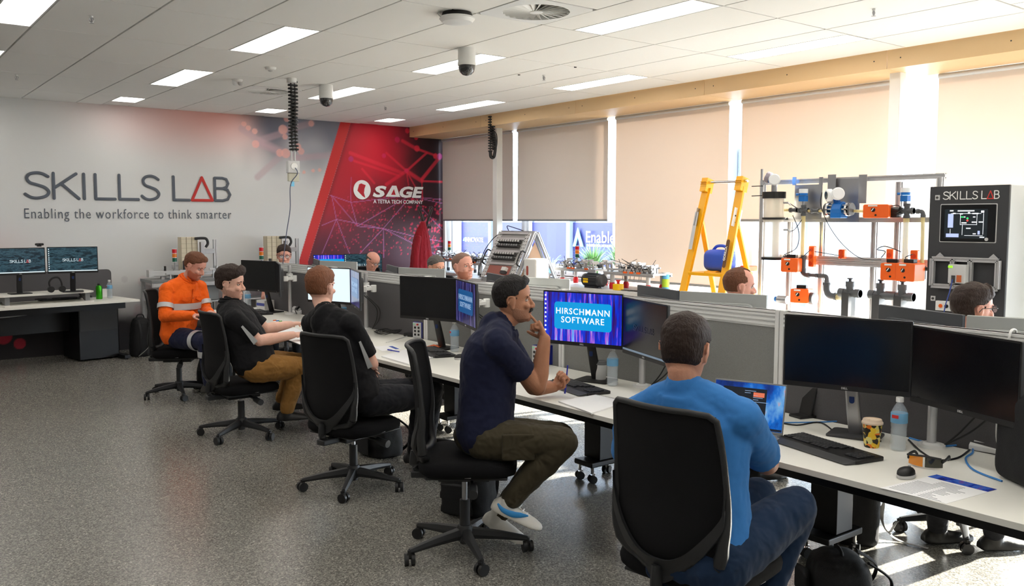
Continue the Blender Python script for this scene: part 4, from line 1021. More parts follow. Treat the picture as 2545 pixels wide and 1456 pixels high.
    if collar:
        m = MB(); up = (J['head']-J['neck']).normalized(); F = frame(up, (1, 0, 0)); r_ = .068
        base = J['neck'].lerp(nk, .30)
        for q in (0, 1): m.tube([base+F @ V((r_+q*.010)*math.cos(a), (r_+q*.010)*math.sin(a), .014-.018*q) for a in np.linspace(0, 2*math.pi, 29)], .011, 8, 1)
        m.build('collar', shirt_m, root)
    # trousers
    m = MB(); L_ = legs
    m.ell(J['pelvis']+V(0, 0, -.005), V(.16, .16, .115), 22, 12)
    for k in 'LR':
        h_, n_, a_ = J['hip'+k], J['kn'+k], J['an'+k]
        limb(m, [J['pelvis'].lerp(h_, .6), h_, h_.lerp(n_, .35), h_.lerp(n_, .75), n_], [.105*L_, .104*L_, .096*L_, .082*L_, .074*L_])
        limb(m, [n_, n_.lerp(a_, .3), n_.lerp(a_, .7), n_.lerp(a_, .96)], [.074*L_, .070*L_, .058*L_, .052*L_])
    remesh(m.build('trousers', trouser_m, root), .008 if not lo else .012, 3, fold*1.2, .06)
    # shoes
    for k in 'LR':
        a_ = J['an'+k]; f = (feet or {}).get(k); d = Vector(f) if f is not None else V(math.cos(look), math.sin(look), 0); d.normalize()
        up = V(0, 0, 1); up = (up-d*up.dot(d)).normalized(); sdv = up.cross(d)
        m = MB(); secs = [(-.075, .028, .030, .035), (-.055, .036, .055, .058), (-.01, .040, .066, .070), (.05, .043, .050, .052), (.10, .048, .040, .040), (.15, .046, .032, .030), (.185, .032, .022, .020), (.198, .012, .012, .010)]
        rings = []
        for l, w_, t_, _ in secs:
            c_ = a_-up*.062+d*l; rings.append([c_+sdv*(w_*math.cos(t))+up*(t_*max(-.25, math.sin(t)) if math.sin(t) < 0 else t_*math.sin(t)) for t in np.linspace(0, 2*math.pi, 20, endpoint=False)])
        m.loft(rings); m.cyl(a_-up*.05, a_+up*.035, .044, .046, 16)
        sh = remesh(m.build('shoe', shoe_m[0], root), .006 if not lo else .01, 3)
        m = MB(); rings = []
        for z_ in (-.016, 0):
            rings.append([a_-up*(.070-z_*-1)+d*(.062+.138*math.cos(t))+sdv*((.047 if math.cos(t) > 0 else .041)*math.sin(t)) for t in np.linspace(0, 2*math.pi, 28, endpoint=False)])
        m.loft([[v-up*.006 for v in rings[0]], [v+up*.010 for v in rings[1]]]); m.build('sole', shoe_m[1], sh, angle=60)
    root['_HM'] = [list(r_) for r_ in HM] if False else 0
    del root['_HM']
    return root, J, HM

def pose(pelvis, h, lean=0.0, headp=None, spine=.50, shw=.185, hipw=.09, thigh=.43, armsdown=True, knee_z=.52, foot=.05, kd=0, arm='desk'):
    """a seated pose facing angle h, joints in room coordinates"""
    f = V(math.cos(h), math.sin(h), 0); l = V(-math.sin(h), math.cos(h), 0); up = V(0, 0, 1); J = {}
    p = J['pelvis'] = Vector(pelvis); J['chest'] = p+f*(lean*.6+.02)+up*(spine*.60); J['neck'] = p+f*(lean)+up*spine
    for k, s_ in (('L', 1), ('R', -1)):
        J['sh'+k] = J['neck']+l*(s_*shw)-up*.055-f*.005
        J['el'+k] = J['sh'+k]+f*.12+l*(s_*.05)-up*.26
        J['wr'+k] = J['el'+k]+f*.22-l*(s_*.09)+up*.03
        J['hip'+k] = p+l*(s_*hipw)-up*.02; kn = J['kn'+k] = p+f*thigh+l*(s_*(.13+kd)); kn.z = knee_z
        J['an'+k] = kn+f*(foot)+V(0, 0, 0); J['an'+k].z = .085
    J['head'] = Vector(headp) if headp is not None else J['neck']+f*.04+up*.17
    return J

sk_pale = skin('skin_pale', S(226, 178, 158)); sk_pink = skin('skin_pink', S(214, 156, 138)); sk_tan = skin('skin_tan', S(176, 124, 96)); sk_warm = skin('skin_warm', S(206, 150, 124))
hr_black = hairm('hair_black', S(26, 22, 22)); hr_dark = hairm('hair_dark_brown', S(48, 34, 28)); hr_auburn = hairm('hair_auburn', S(106, 66, 44)); hr_red = hairm('hair_red_brown', S(120, 74, 48)); hr_grey = hairm('hair_grey', S(96, 90, 86)); hr_stub = mat('stubble', S(168, 124, 108), .7, bump=.3, bscale=300, var=.15, vscale=120)
hr_beard = mat('red_beard', S(184, 108, 82), .7, bump=.5, bscale=260, var=.2, vscale=120); hr_dkstub = mat('dark_stubble', S(196, 148, 130), .7, bump=.3, bscale=300, var=.2, vscale=120)
black_shoe = (mat('black_leather', S(24, 23, 23), .45, bump=.1, bscale=60), rubber)
navy_tee = cloth('navy_cotton', S(28, 32, 56), folds=.35); blue_tee = cloth('blue_cotton', S(58, 122, 190), folds=.3, fs=7); black_polo = cloth('black_polyester', S(22, 22, 25), folds=.35)
orange_cot = cloth('orange_cotton', S(248, 104, 28), folds=.5, fs=12); navy_drill = cloth('navy_drill', S(32, 36, 62), folds=.5); tan_cot = cloth('tan_cotton', S(142, 102, 52), folds=.6, fs=11)
olive = cloth('olive_cotton', S(64, 58, 44), folds=.6, fs=11); jeans = cloth('denim', S(28, 46, 72), folds=.5); black_trs = cloth('black_trousers', S(26, 27, 32), folds=.4)
reflect = mat('reflective_tape', S(190, 192, 194), .35, metal=.15); grey_tee = cloth('grey_cotton', S(90, 92, 98)); check = cloth('blue_check', S(70, 84, 110))

# --- the man in navy, chin on hand, with cargo trousers
P_ = dep; D4 = 4.45; h4 = R(-37)
J = dict(pelvis=P_(1205, 1078, 4.45), chest=P_(1216, 905, 4.45), neck=P_(1238, 812, 4.46), head=P_(1275, 744, 4.46),
         shR=P_(1236, 856, 4.27), elR=P_(1336, 962, 4.40), wrR=P_(1354, 842, 4.38), shL=P_(1256, 850, 4.65), elL=P_(1325, 962, 4.76), wrL=P_(1378, 962, 4.82),
         hipR=P_(1210, 1092, 4.36), hipL=P_(1215, 1085, 4.55), knR=P_(1398, 1098, 4.28), knL=P_(1392, 1085, 4.62), anR=P_(1268, 1243, 4.34), anL=P_(1240, 1278, 4.58))
f4 = V(math.cos(h4), math.sin(h4), 0)
fr = (P_(1340, 1312, 4.30)-P_(1240, 1262, 4.34)); fl_ = (P_(1275, 1328, 4.52)-P_(1215, 1290, 4.60))
white_shoe = (mat('white_leather', S(224, 220, 212), .5, bump=.06, bscale=60), mat('cream_sole', S(206, 200, 184), .6))
m4, J4, HM4 = person('man in navy t-shirt and olive cargo trousers resting his finger on his lips', J, R(-38), R(-2), sk_tan, hr_black, dict(t=.013, line=.070, nape=-.055, fringe=.012), navy_tee, olive, white_shoe,
    hs=.98, sleeve=.66, arms=1.08, depth=1.08, width=1.02, moustache=True, vox=.0045, feet=dict(R=fr, L=fl_), beard=(mat('tan_stubble', S(158, 112, 88), .7, bump=.3, bscale=300), .0012),
    hands=dict(R=dict(d=(P_(1332, 788, 4.42)-P_(1354, 842, 4.38)), pn=-f4+V(0, 0, .1), side=1, curl=(.12, 1.25, 1.35, 1.4), thumb=(.9, .5), s=.98), L=dict(d=f4*.7+V(0, 0, .75), pn=-f4*.5+V(-.5, -.5, .1), side=-1, curl=(1.3, 1.3, 1.35, 1.4), thumb=(1.1, 1.1))), legs=1.03)
# the blue flash on the near shoe
a_ = J4['anR']; d = fr.normalized(); up = (V(0, 0, 1)-d*d.z).normalized(); sd_ = -(up.cross(d))
m = MB(); sw_ = [(-.065, -.012, .004), (-.03, -.030, .012), (.02, -.028, .016), (.06, -.014, .013), (.095, .0, .003)]
sp = smooth_path([a_+d*(x+.02)+up*(z-.012)+sd_*(.048 if x < .05 else .046) for x, z, _ in sw_], 5)
m.tube(sp, np.interp(np.linspace(0, 4, len(sp)), range(5), [q[2] for q in sw_]), 10, .25, sd_)
m.build('blue_flash', mat('shoe_blue', S(60, 150, 220), .5), [c for c in KIDS(m4) if c.name.startswith('shoe')][1])
m = MB()
for k in range(5):
    c_ = a_+d*(.035+.022*k)+up*(.006-.011*k); m.tube([c_-sd_*.02, c_+up*.006, c_+sd_*.022], .0045, 6, .6, up)
m.build('laces', paper, [c for c in KIDS(m4) if c.name.startswith('shoe')][1])
m = MB(); m.M = Matrix(); c_ = J4['hipR'].lerp(J4['knR'], .42)+V(0, 0, .0); nn = -V(f4.y*-1, f4.x, 0)
m.box(c_+nn*.088+V(0, 0, -.01), (.16, .018, .13), Matrix.Rotation(h4, 3, 'Z')); remesh(m.build('cargo_pocket', olive, m4), .006, 4)

# --- man in the blue t-shirt, seen from behind
J = dict(pelvis=P_(1740, 1380, 3.06), chest=P_(1722, 1130, 3.12), neck=P_(1702, 972, 3.13), head=P_(1703, 866, 3.13),
         shR=P_(1838, 1040, 3.02), elR=P_(1905, 1150, 3.30), wrR=P_(1830, 1085, 3.62), shL=P_(1580, 1038, 3.24), elL=P_(1560, 1150, 3.42), wrL=P_(1660, 1080, 3.72),
         hipR=P_(1775, 1405, 2.96), hipL=P_(1680, 1392, 3.08), knR=P_(1975, 1262, 3.22), knL=P_(1880, 1235, 3.42), anR=P_(1905, 1470, 3.2), anL=P_(1700, 1425, 3.28))
m5, J5, HM5 = person('man in bright blue t-shirt and jeans seen from behind at his laptop', J, R(24), R(16), sk_warm, hr_dark, dict(t=.014, line=.07, nape=-.078), blue_tee, jeans, (mat('grey_trainer', S(70, 72, 78), .6), mat('trainer_sole', S(200, 196, 186), .6)),
    hs=1.02, sleeve=.80, arms=1.15, width=1.08, depth=.95, vox=.005, feet=dict(R=V(1, -.1, -.1), L=V(.75, .1, -.35)), hands=dict(R=dict(curl=(.5, .5, .5, .5)), L=dict(curl=(.5, .5, .5, .5))), legs=1.08, belly=.02)

# --- young man with crossed arms, seen from behind
J = dict(pelvis=P_(892, 985, 5.5), chest=P_(850, 868, 5.5), neck=P_(812, 782, 5.5), head=P_(797, 712, 5.55),
         shR=P_(872, 808, 5.38), elR=P_(925, 905, 5.45), wrR=P_(885, 900, 5.85), shL=P_(775, 806, 5.68), elL=P_(815, 900, 5.85), wrL=P_(893, 912, 5.60),
         hipR=P_(915, 995, 5.45), hipL=P_(895, 985, 5.62), knR=P_(1052, 985, 5.72), knL=P_(1075, 965, 5.95), anR=P_(1030, 1120, 5.95), anL=P_(1065, 1085, 6.2))
m3_, J3, HM3 = person('young man with short red-brown hair in black polo, arms crossed, seen from behind', J, R(28), R(0), sk_pale, hr_red, dict(t=.017, line=.07, nape=-.062), black_polo, black_trs, black_shoe,
    hs=1.0, sleeve=.80, vox=.0055, collar=False, feet=dict(R=V(.9, -.4, 0), L=V(.9, -.4, 0)), hands=dict(L=dict(d=V(.55, -.80, -.1), pn=V(-.75, -.5, 0), side=-1, curl=(.25, .25, .3, .3)), R=dict(d=V(-.2, .9, 0), pn=V(-.9, 0, 0), side=1, curl=(.3, .3, .3, .3))))
# --- man in the black shirt and tan trousers, typing
J = dict(pelvis=P_(632, 905, 6.80), chest=P_(604, 835, 6.80), neck=P_(572, 756, 6.82), head=P_(573, 704, 6.82),
         shR=P_(583, 794, 6.62), elR=P_(642, 848, 6.68), wrR=P_(728, 832, 6.98), shL=P_(612, 782, 7.04), elL=P_(660, 818, 7.08), wrL=P_(722, 806, 7.30),
         hipR=P_(640, 915, 6.72), hipL=P_(650, 905, 6.92), knR=P_(742, 912, 6.92), knL=P_(738, 900, 7.25), anR=P_(712, 1020, 6.95), anL=P_(700, 995, 7.25))
m2, J2, HM2 = person('man with dark swept hair in black shirt and tan trousers typing', J, R(-40), R(4), sk_pale, hr_dark, dict(t=.027, line=.060, nape=-.060, fringe=.018), black_polo, tan_cot, black_shoe,
    hs=1.06, sleeve=.78, arms=1.12, belly=.035, width=1.08, depth=1.12, vox=.0055, jaw=1.08, feet=dict(R=V(.9, -.5, 0), L=V(.9, -.5, 0)), collar=True, legs=1.1, beard=(hr_dkstub, .0012),
    hands=dict(R=dict(curl=(.35, .35, .4, .4)), L=dict(curl=(.35, .35, .4, .4))))
# --- man in the orange work shirt, reading
J = dict(pelvis=P_(442, 832, 8.35), chest=P_(448, 765, 8.38), neck=P_(462, 700, 8.38), head=P_(484, 660, 8.33),
         shR=P_(414, 722, 8.20), elR=P_(410, 786, 8.12), wrR=P_(482, 784, 8.02), shL=P_(497, 716, 8.56), elL=P_(512, 775, 8.52), wrL=P_(522, 776, 8.25),
         hipR=P_(440, 838, 8.28), hipL=P_(462, 835, 8.45), knR=P_(512, 850, 8.00), knL=P_(540, 846, 8.40), anR=P_(520, 955, 8.08), anL=P_(546, 945, 8.45))
m1, J1, HM1 = person('man with red beard in orange high-visibility work shirt looking down', J, R(-48), R(26), sk_pink, hr_auburn, dict(t=.013, line=.066, nape=-.05, fringe=.008), orange_cot, navy_drill, (mat('work_boot', S(52, 50, 46), .7), rubber),
    hs=1.05, sleeve=2, vox=.006, collar=True, beard=(hr_beard, .004), feet=dict(R=V(.75, -.6, 0), L=V(.75, -.6, 0)), belly=.01, width=1.05, brow=hr_auburn, legs=1.02)
# reflective bands on the orange shirt and the trousers
def band(par, c, ax, a, b_, l=None, h=.022, name='reflective_band', m_=None):
    ax = Vector(ax).normalized(); F = frame(ax, l if l is not None else (0, 0, 1)); m = MB()
    ring = lambda z, q: [Vector(c)+F @ V((a+q)*math.cos(t), (b_+q)*math.sin(t), z) for t in np.linspace(0, 2*math.pi, 33)[:-1]]
    m.loft([ring(-h, 0), ring(-h, .004), ring(h, .004), ring(h, 0)], cap=False, closed=True); return m.build(name, m_ or reflect, par)
tl_ = (J1['shL']-J1['shR']).normalized(); up_ = (J1['neck']-J1['pelvis']).normalized()
fw = tl_.cross(up_)
c_ = J1['chest']+up_*.03+fw*.004
m = MB(); rg = []
for z in (-.030, .030):
    for q in ((0, .006) if z < 0 else (.006, 0)): rg.append([c_+up_*z+tl_*((.200+q)*math.cos(t))+fw*((.156+q)*math.sin(t)) for t in np.linspace(0, 2*math.pi, 41)[:-1]])
m.loft(rg, cap=False, closed=True); m.build('reflective_band', reflect, m1)
for k in 'LR': band(m1, J1['sh'+k].lerp(J1['el'+k], .62), J1['el'+k]-J1['sh'+k], .070, .070)
for k in 'LR': band(m1, J1['hip'+k].lerp(J1['kn'+k], .72), J1['kn'+k]-J1['hip'+k], .090, .090, h=.028); band(m1, J1['kn'+k].lerp(J1['an'+k], .26), J1['an'+k]-J1['kn'+k], .077, .077, h=.028)
for s_ in (-1, 1):
    pc = J1['chest'].lerp(J1['neck'], .36)+fw*.146+tl_*(s_*.085); m = MB(); m.M = plane_M(pc, -tl_, up_); m.prism([(-.05, .03), (.05, .03), (.05, .005), (0, -.015), (-.05, .005)], .008); m.build('pocket_flap', orange_cot, m1)
m = MB(); m.tube([J1['pelvis'].lerp(J1['chest'], .45)+fw*.142, J1['pelvis'].lerp(J1['chest'], .75)+fw*.146, J1['chest']+fw*.148, J1['chest'].lerp(J1['neck'], .4)+fw*.138, J1['chest'].lerp(J1['neck'], .75)+fw*.108], .010, 8, .5, (0, 0, 1)); m.build('placket', orange_cot, m1)
for s_ in (-1, 1):
    m = MB(); cb_ = J1['neck']+fw*.085+up_*.045+tl_*(s_*.035); m.M = plane_M(cb_, -tl_, (up_*.8-fw*.5)); m.prism([(-.03, .02), (.03, .02), (s_*-.005, -.05)], .008); m.build('collar_point', orange_cot, m1)
# grey flashes on the black polos
def flash(par, J, k, t0, t1, ang, w=.016, r=.072, name='sleeve_flash'):
    a, e = J['sh'+k], J['el'+k]; ax = (e-a).normalized(); F = frame(ax); q = F.transposed() @ (CAM-par.location-a); ang = math.atan2(q.y, q.x)+ang; m = MB(); vs = []
    n_ = 10
    for i in range(n_+1):
        t = t0+(t1-t0)*i/n_; an = ang+.25*i/n_; rows = []
        for q in (-1, 1):
            for rr_ in (r, r+.004): aa = an+q*w*(.4+.6*i/n_)/r; rows.append(a.lerp(e, t)+F @ V(rr_*math.cos(aa), rr_*math.sin(aa), 0))
        vs.append([rows[0], rows[1], rows[3], rows[2]])
    m.loft(vs); return m.build(name, reflect, par)

# --- the people beyond the divider
def far(label, hp, look, pitch, body_h, sk, hr, st, shirt, trs, group=None, back=.0, z=1.25, lean=.03, **kw):
    f = V(math.cos(body_h), math.sin(body_h), 0); hp = Vector(hp)
    pel = V(hp.x, hp.y, 0)-f*(lean+.05); pel.z = hp.z-.70
    pel.z = max(pel.z, .53); J = pose(pel, body_h, lean, hp, spine=hp.z-pel.z-.19, foot=-.22, thigh=.40)
    return person(label, J, look, pitch, sk, hr, st, shirt, trs, black_shoe, vox=.006, lo=kw.pop('lo', False), sleeve=kw.pop('sleeve', .7), **kw)
C6 = dep(706, 634, 10.6); C7 = dep(926, 648, 11.3); C8 = dep(1084, 664, 9.4); C9 = dep(1150, 662, 8.25); C10 = dep(1838, 712, 5.75); C11 = dep(2418, 766, 4.55)
far('man with dark hair and black glasses looking over the divider end', C6, R(-110), R(8), R(-115), sk_pink, hr_dark, dict(t=.016, line=.058, nape=-.05), check, black_trs, spectacles=True, hs=1.02)
far('balding older man with glasses looking down before the red mural', C7, R(-72), R(28), R(-100), sk_pink, hr_grey, dict(t=.006, line=.09, nape=-.05, bald=.045), black_polo, black_trs, spectacles=True, hs=.98)
r8, J8, HM8 = far('man with greying hair and sunglasses pushed up on his head', C8, R(-82), R(6), R(-120), sk_warm, hr_grey, dict(t=.014, line=.062, nape=-.05), grey_tee, black_trs)
far('close-cropped man with reddish stubble gazing to the right', C9, R(-78), R(-6), R(-125), sk_pink, mat('cropped_hair', S(128, 100, 88), .8, bump=.4, bscale=300, var=.2, vscale=90), dict(t=.003, line=.075, nape=-.05), black_polo, black_trs, beard=(mat('sandy_stubble', S(178, 116, 94), .8, bump=.3, bscale=300), .0015), hs=1.08)
far('man with receding brown hair in front of the yellow ladder', C10, R(-36), R(0), R(-140), sk_pink, hr_auburn, dict(t=.008, line=.085, nape=-.05, recede=True), grey_tee, black_trs, hs=1.02)
far('dark-haired man with clear glasses in front of the control cabinet', C11, R(-34), R(0), R(-150), sk_pink, hr_dark, dict(t=.020, line=.062, nape=-.05, fringe=.012), black_polo, black_trs, spectacles=True, hs=1.0)
m = MB(); m.M = HM8
for s_ in (-1, 1): m.ell(V(.062, s_*.030, .085), V(.006, .026, .016), 14, 8, Matrix.Rotation(R(-40), 3, 'Y'))
m.tube(smooth_path([V(.05, -.055, .085), V(.0, -.088, .06), V(-.03, -.09, .04)]), .003, 6); m.tube(smooth_path([V(.05, .055, .085), V(.0, .088, .06), V(-.03, .09, .04)]), .003, 6)
sgl = m.build('sunglasses', dome, None, r8.location); tag(sgl, 'dark sunglasses pushed up on the grey-haired man', 'sunglasses')
for k, c_ in enumerate([C6, C7, C8, C9, C10, C11]):
    hh = [-115, -100, -120, -125, -140, -150][k]; f = V(math.cos(R(hh)), math.sin(R(hh)), 0)
    chair(c_.x-f.x*.12, c_.y-f.y*.12, R(hh), 'black mesh office chair under the '+['man with black glasses at the divider end', 'balding man by the mural', 'man with sunglasses on his head', 'close-cropped man with stubble', 'man with receding brown hair', 'dark-haired man by the control cabinet'][k])
# ================================================================== workshop equipment
lad_yel = mat('ladder_yellow', S(246, 176, 20), .35, var=.05, vscale=6); clear = mat('clear_acrylic', S(235, 228, 214), .08, trans=.0, alpha=.62, spec=.7)
tube_y = mat('clear_pipe', S(226, 208, 150), .2, alpha=.75); can_blue = mat('jerrycan_blue', S(52, 92, 214), .45)
meter_white = mat('meter_white', S(232, 234, 236), .35); smoky = mat('smoked_cover', S(150, 140, 150), .15, alpha=.8)
def U(n=9): return np.linspace(0, 2*math.pi, n)[:-1]
# --- platform ladder
LO = V(6.5, 5.3, 0); t = thing('platform_ladder', 'yellow platform ladder standing by the bright blinds', 'ladder', LO)
w2 = .20; ft, fb = V(0, 0, 1.98), V(-.56, 0, 0)
for s_, nm in ((1, 'l'), (-1, 'r')):
    a, b_ = V(0, s_*w2, 1.98), V(-.56, s_*(w2+.06), .0)
    m = MB(); m.bar(a, b_, .026, .075, (0, 1, 0)); m.bar(a+V(0, s_*-.012, 0), b_+V(0, s_*-.012, 0), .004, .086, (0, 1, 0)); st = m.build('front_rail', lad_yel, t, bevel=.004)
    m = MB(); m.box((0.005, s_*w2, 2.0), (.10, .07, .13), Matrix.Rotation(R(16), 3, 'Y'))
    for q in range(5): m.box((-.04, s_*w2, 1.955+q*.02), (.02, .074, .006), Matrix.Rotation(R(16), 3, 'Y'))
    m.build('corner_cap', lad_yel, t, bevel=.012)
    m = MB(); m.bar(V(-.07, s_*w2, 1.70), V(.50, s_*(w2+.06), 0), .024, .05, (0, 1, 0)); m.build('rear_rail', lad_yel, t, bevel=.004)
    m = MB(); m.box((-.075, s_*(w2+.018), 1.70), (.11, .006, .17), Matrix.Rotation(R(16), 3, 'Y')); m.build('hinge_plate', white_paint if s_ < 0 else steel, t)
    m = MB()
    for q in range(4): m.cyl((-.10+.05*(q % 2), s_*(w2+.02), 1.66+.06*(q//2)), (-.10+.05*(q % 2), s_*(w2+.025), 1.66+.06*(q//2)), .007, n=8)
    m.build('rivets', dark_grey, t)
    m = MB(); m.cyl(b_+V(0, 0, .0), b_+V(0, 0, .05), .04, .03, n=12); m.cyl(V(.50, s_*(w2+.06), 0), V(.5, s_*(w2+.06), .04), .035, .028, n=12); m.build('foot', rubber, t)
MB().cyl((0, -w2-.07, 2.03), (0, w2+.02, 2.03), .013, n=12).build('top_bar', chrome, t)
m = MB(); pz = 1.19
m.box((-.02, 0, pz), (.44, .40, .03)); m.box((-.02, 0, pz+.02), (.44, .02, .012)); m.build('platform', lad_yel, t, bevel=.004)
MB().box((.16, -.18, pz+.05), (.14, .10, .05)).build('lock_latch', orange_plastic, t, bevel=.01)
for z in (.30, .60, .90): x_ = -.56*(1-z/1.98); MB().box((x_-.01, 0, z), (.09, .44, .022)).box((x_+.02, 0, z-.02), (.01, .44, .03)).build('step', aluminium, t, bevel=.003)
for z in (.4, .9): MB().box((.50-.57*(z/1.7), 0, z), (.02, .46, .03)).build('rear_brace', aluminium, t)
a, b_ = V(0, -w2, 1.98), V(-.56, -w2-.06, 0); d = (b_-a).normalized(); c_ = a+d*.62; m = MB()
PMx = plane_M(c_+V(-.045, .0, 0), (0, -1, 0), -d); m.M = PMx; m.prism(rrect(.038, .26, .018), .0015); bd = m.build('maker_plate', mat('plate_brown', S(96, 60, 20), .5), t, smooth=False)
text('maker_word', 'GORILLA', .032, white_paint, plane_M(c_+V(-.047, 0.0, 0), d*-1, (0, 1, 0)), bd, bold=.001)
m = MB(); m.M = plane_M(a+d*1.12+V(-.045, 0, 0), (0, -1, 0), -d); m.prism(rrect(.045, .18, .004), .0015); m.build('warning_label', mat('label_cream', S(238, 226, 180), .6), t, smooth=False)
m = MB(); a2 = V(0, w2, 1.98); m.M = plane_M(a2+V(-.56, .06, -1.98)*.20+V(-.045, 0, 0), (0, -1, 0), -d); m.prism(rrect(.04, .36, .004), .0015); m.build('instruction_label', light_grey, t, smooth=False)
# jerrycan on the platform
jc = thing('jerrycan', 'blue plastic jerrycan lying on the ladder platform', 'jerrycan', (6.50, 5.33, 1.205))
m = MB(); rings = []
for y, s_ in ((-.135, .72), (-.125, .9), (-.10, 1), (.06, 1), (.10, .95), (.125, .8), (.135, .6)): rings.append([V(.095*s_*x, y, .105+.100*s_*z) for x, z in rrect(2, 2, .55, 5)])
m.loft(rings); remesh(m.build('can', can_blue, jc, angle=60), .008, 2)
MB().tube(smooth_path([(0, -.11, .185), (0, -.06, .235), (0, .03, .235), (0, .08, .19)]), .014, 10).build('handle', can_blue, jc); MB().cyl((0, -.13, .12), (0, -.165, .12), .028, n=16).build('cap', can_blue, jc)

# --- process training rig
RX = 6.4; K = 1/310
def rp(x, y, dx=0): return at(x, y, X=RX+dx)
RO = V(RX, 4.0, 0)
rg = thing('process_rig', 'aluminium frame process rig with tank, clear pipes and orange valve drives', 'training rig', RO)
L2 = lambda x, y, dx=0: rp(x, y, dx)-RO
def profile(m, a, b_, w=.04, up=(1, 0, 0)):
    a, b_ = Vector(a), Vector(b_); m.bar(a, b_, w*.55, w*.55, up); F = frame(b_-a, up)
    for sx in (-1, 1):
        for sy in (-1, 1):
            o_ = F @ V(sx*w*.36, sy*w*.36, 0); m.bar(a+o_, b_+o_, w*.26, w*.26, up)
bz = .90
def post(px, y0, dx=.06, zb=bz, w=.04):
    a = L2(px, y0, dx); m = MB(); profile(m, a, (a.x, a.y, zb), w); return m.build('frame_post', aluminium, rg, smooth=False)
for px, y0, dx in [(1897, 448, .10), (1965, 545, .12), (2045, 545, .12), (2175, 545, .12), (2236, 452, .12), (2338, 440, .06)]: post(px, y0, dx)
for (xa, ya), (xb_, yb_) in [((1900, 449), (2350, 443)), ((1895, 543), (2345, 550)), ((1940, 636), (2345, 655)), ((2030, 652), (2345, 665))]:
    a, b_ = L2(xa, ya, .10), L2(xb_, yb_, .10); z = (a.z+b_.z)/2; m = MB(); profile(m, (a.x, a.y, z), (b_.x, b_.y, z)); m.build('frame_rail', aluminium, rg, smooth=False)
m = MB(); a = L2(1894, 420, .10); m.cyl(a, (a.x, a.y, a.z-.12), .012, n=10); m.build('stub_pipe', steel, rg)
for y_ in (463, 487): a = L2(1868, y_, 0); MB().cyl(a, L2(1897, y_-1, .05), .004, n=8).build('thin_rod', black_plastic, rg)
# bench under the rig
bt = thing('rig_bench', 'white bench carrying the process rig', 'bench', (6.52, 4.02, 0))
MB().box((0, 0, bz-.02), (.86, 1.86, .04)).build('bench_top', white_laminate, bt, bevel=.003)
for sx in (-1, 1):
    for sy in (-1, 1): MB().box((sx*.38, sy*.86, (bz-.04)/2), (.05, .05, bz-.04)).build('leg', aluminium, bt)
MB().box((.36, 0, .25), (.04, 1.7, .04)).build('lower_rail', aluminium, bt)
# tank
tc_ = L2(1922, 560, -.09); rt = 26*K
m = MB(); zt, zb_ = L2(1922, 492, -.09).z, L2(1922, 640, -.09).z
m.cyl((tc_.x, tc_.y, zb_), (tc_.x, tc_.y, zt), rt, n=32); tk = m.build('tank', clear, rg)
for y_, h_, r_ in ((485, .055, 30*K), (543, .018, 29*K), (642, .022, 29*K)):
    z = L2(1922, y_, -.09).z; MB().lathe([(rt*.9, -h_/2), (r_, -h_/2), (r_, h_/2), (rt*.9, h_/2)] if y_ != 485 else [(0, -h_/2), (r_, -h_/2), (r_, h_/2), (0, h_/2)], 32, (tc_.x, tc_.y, z)).build('tank_ring', black_plastic, tk)
MB().cyl((tc_.x+.01, tc_.y-.02, zb_), (tc_.x+.01, tc_.y-.02, zt), rt*.33, n=16).build('inner_tube', clear, tk)
a = L2(1922, 642, -.09); MB().bar((a.x, a.y, a.z), (a.x+.22, a.y, a.z), .03).bar((a.x, a.y, L2(1922, 543).z), (a.x+.2, a.y, L2(1922, 543).z), .02).build('tank_bracket', black_plastic, rg)
# radar head on the tank
def meter_head(par, c, r, axis1, axis2, scr=False):
    h = MB(); h.ell(c, V(r*.55, r*.55, r*.6)); h.cyl(c, c+V(0, 0, -r*1.25), r*.45, r*.36, n=14); b_ = h.build('meter_neck', blue_enamel, par)
    for i_, ax in enumerate((axis1, axis2)):
        ax = Vector(ax).normalized(); m_ = MB(); m_.cyl(c+ax*r*.1, c+ax*r*.75, r*.78, r*.86, n=28); m_.build('meter_body', blue_enamel, b_)
        m_ = MB(); m_.cyl(c+ax*r*.75, c+ax*r*1.45, r*.98, r*1.0, n=32); m_.cyl(c+ax*r*1.45, c+ax*r*1.6, r*.96, r*.82, n=32); m_.build('meter_cover', smoky if (i_ == 0 and not scr) else meter_white, b_)
        if i_ == 0 and scr: MB().cyl(c+ax*r*1.58, c+ax*r*1.63, r*.62, n=24).build('meter_window', mat('meter_dark', S(40, 52, 54), .15), b_)
    return b_
c = L2(1921, 452, -.09); c.y = tc_.y
meter_head(rg, V(tc_.x, tc_.y, L2(1922, 447, -.09).z), 15.0*K, (-.25, .85, .35), (-.75, -.55, 0.0))
MB().cyl((tc_.x, tc_.y, L2(1922, 458, -.09).z), (tc_.x, tc_.y, zt+.02), .024, n=12).build('meter_stem', steel, rg)
# steel back plates
def plate(x0, y0, x1, y1, dx=.06, name='back_plate', mt=None):
    a, b_ = L2(x0, y0, dx), L2(x1, y1, dx); m = MB(); m.box(((a.x+b_.x)/2, (a.y+b_.y)/2, (a.z+b_.z)/2), (.004, abs(a.y-b_.y), abs(a.z-b_.z))); return m.build(name, mt or steel, rg, bevel=.001)
plate(1976, 460, 2042, 545); plate(2062, 445, 2135, 552)
for px in (1970, 2036): plate(px, 440, px+9, 460, .04, 'hanger_tab')
for px in (2058, 2135): plate(px, 434, px+18, 505, .03, 'hanger_tab')
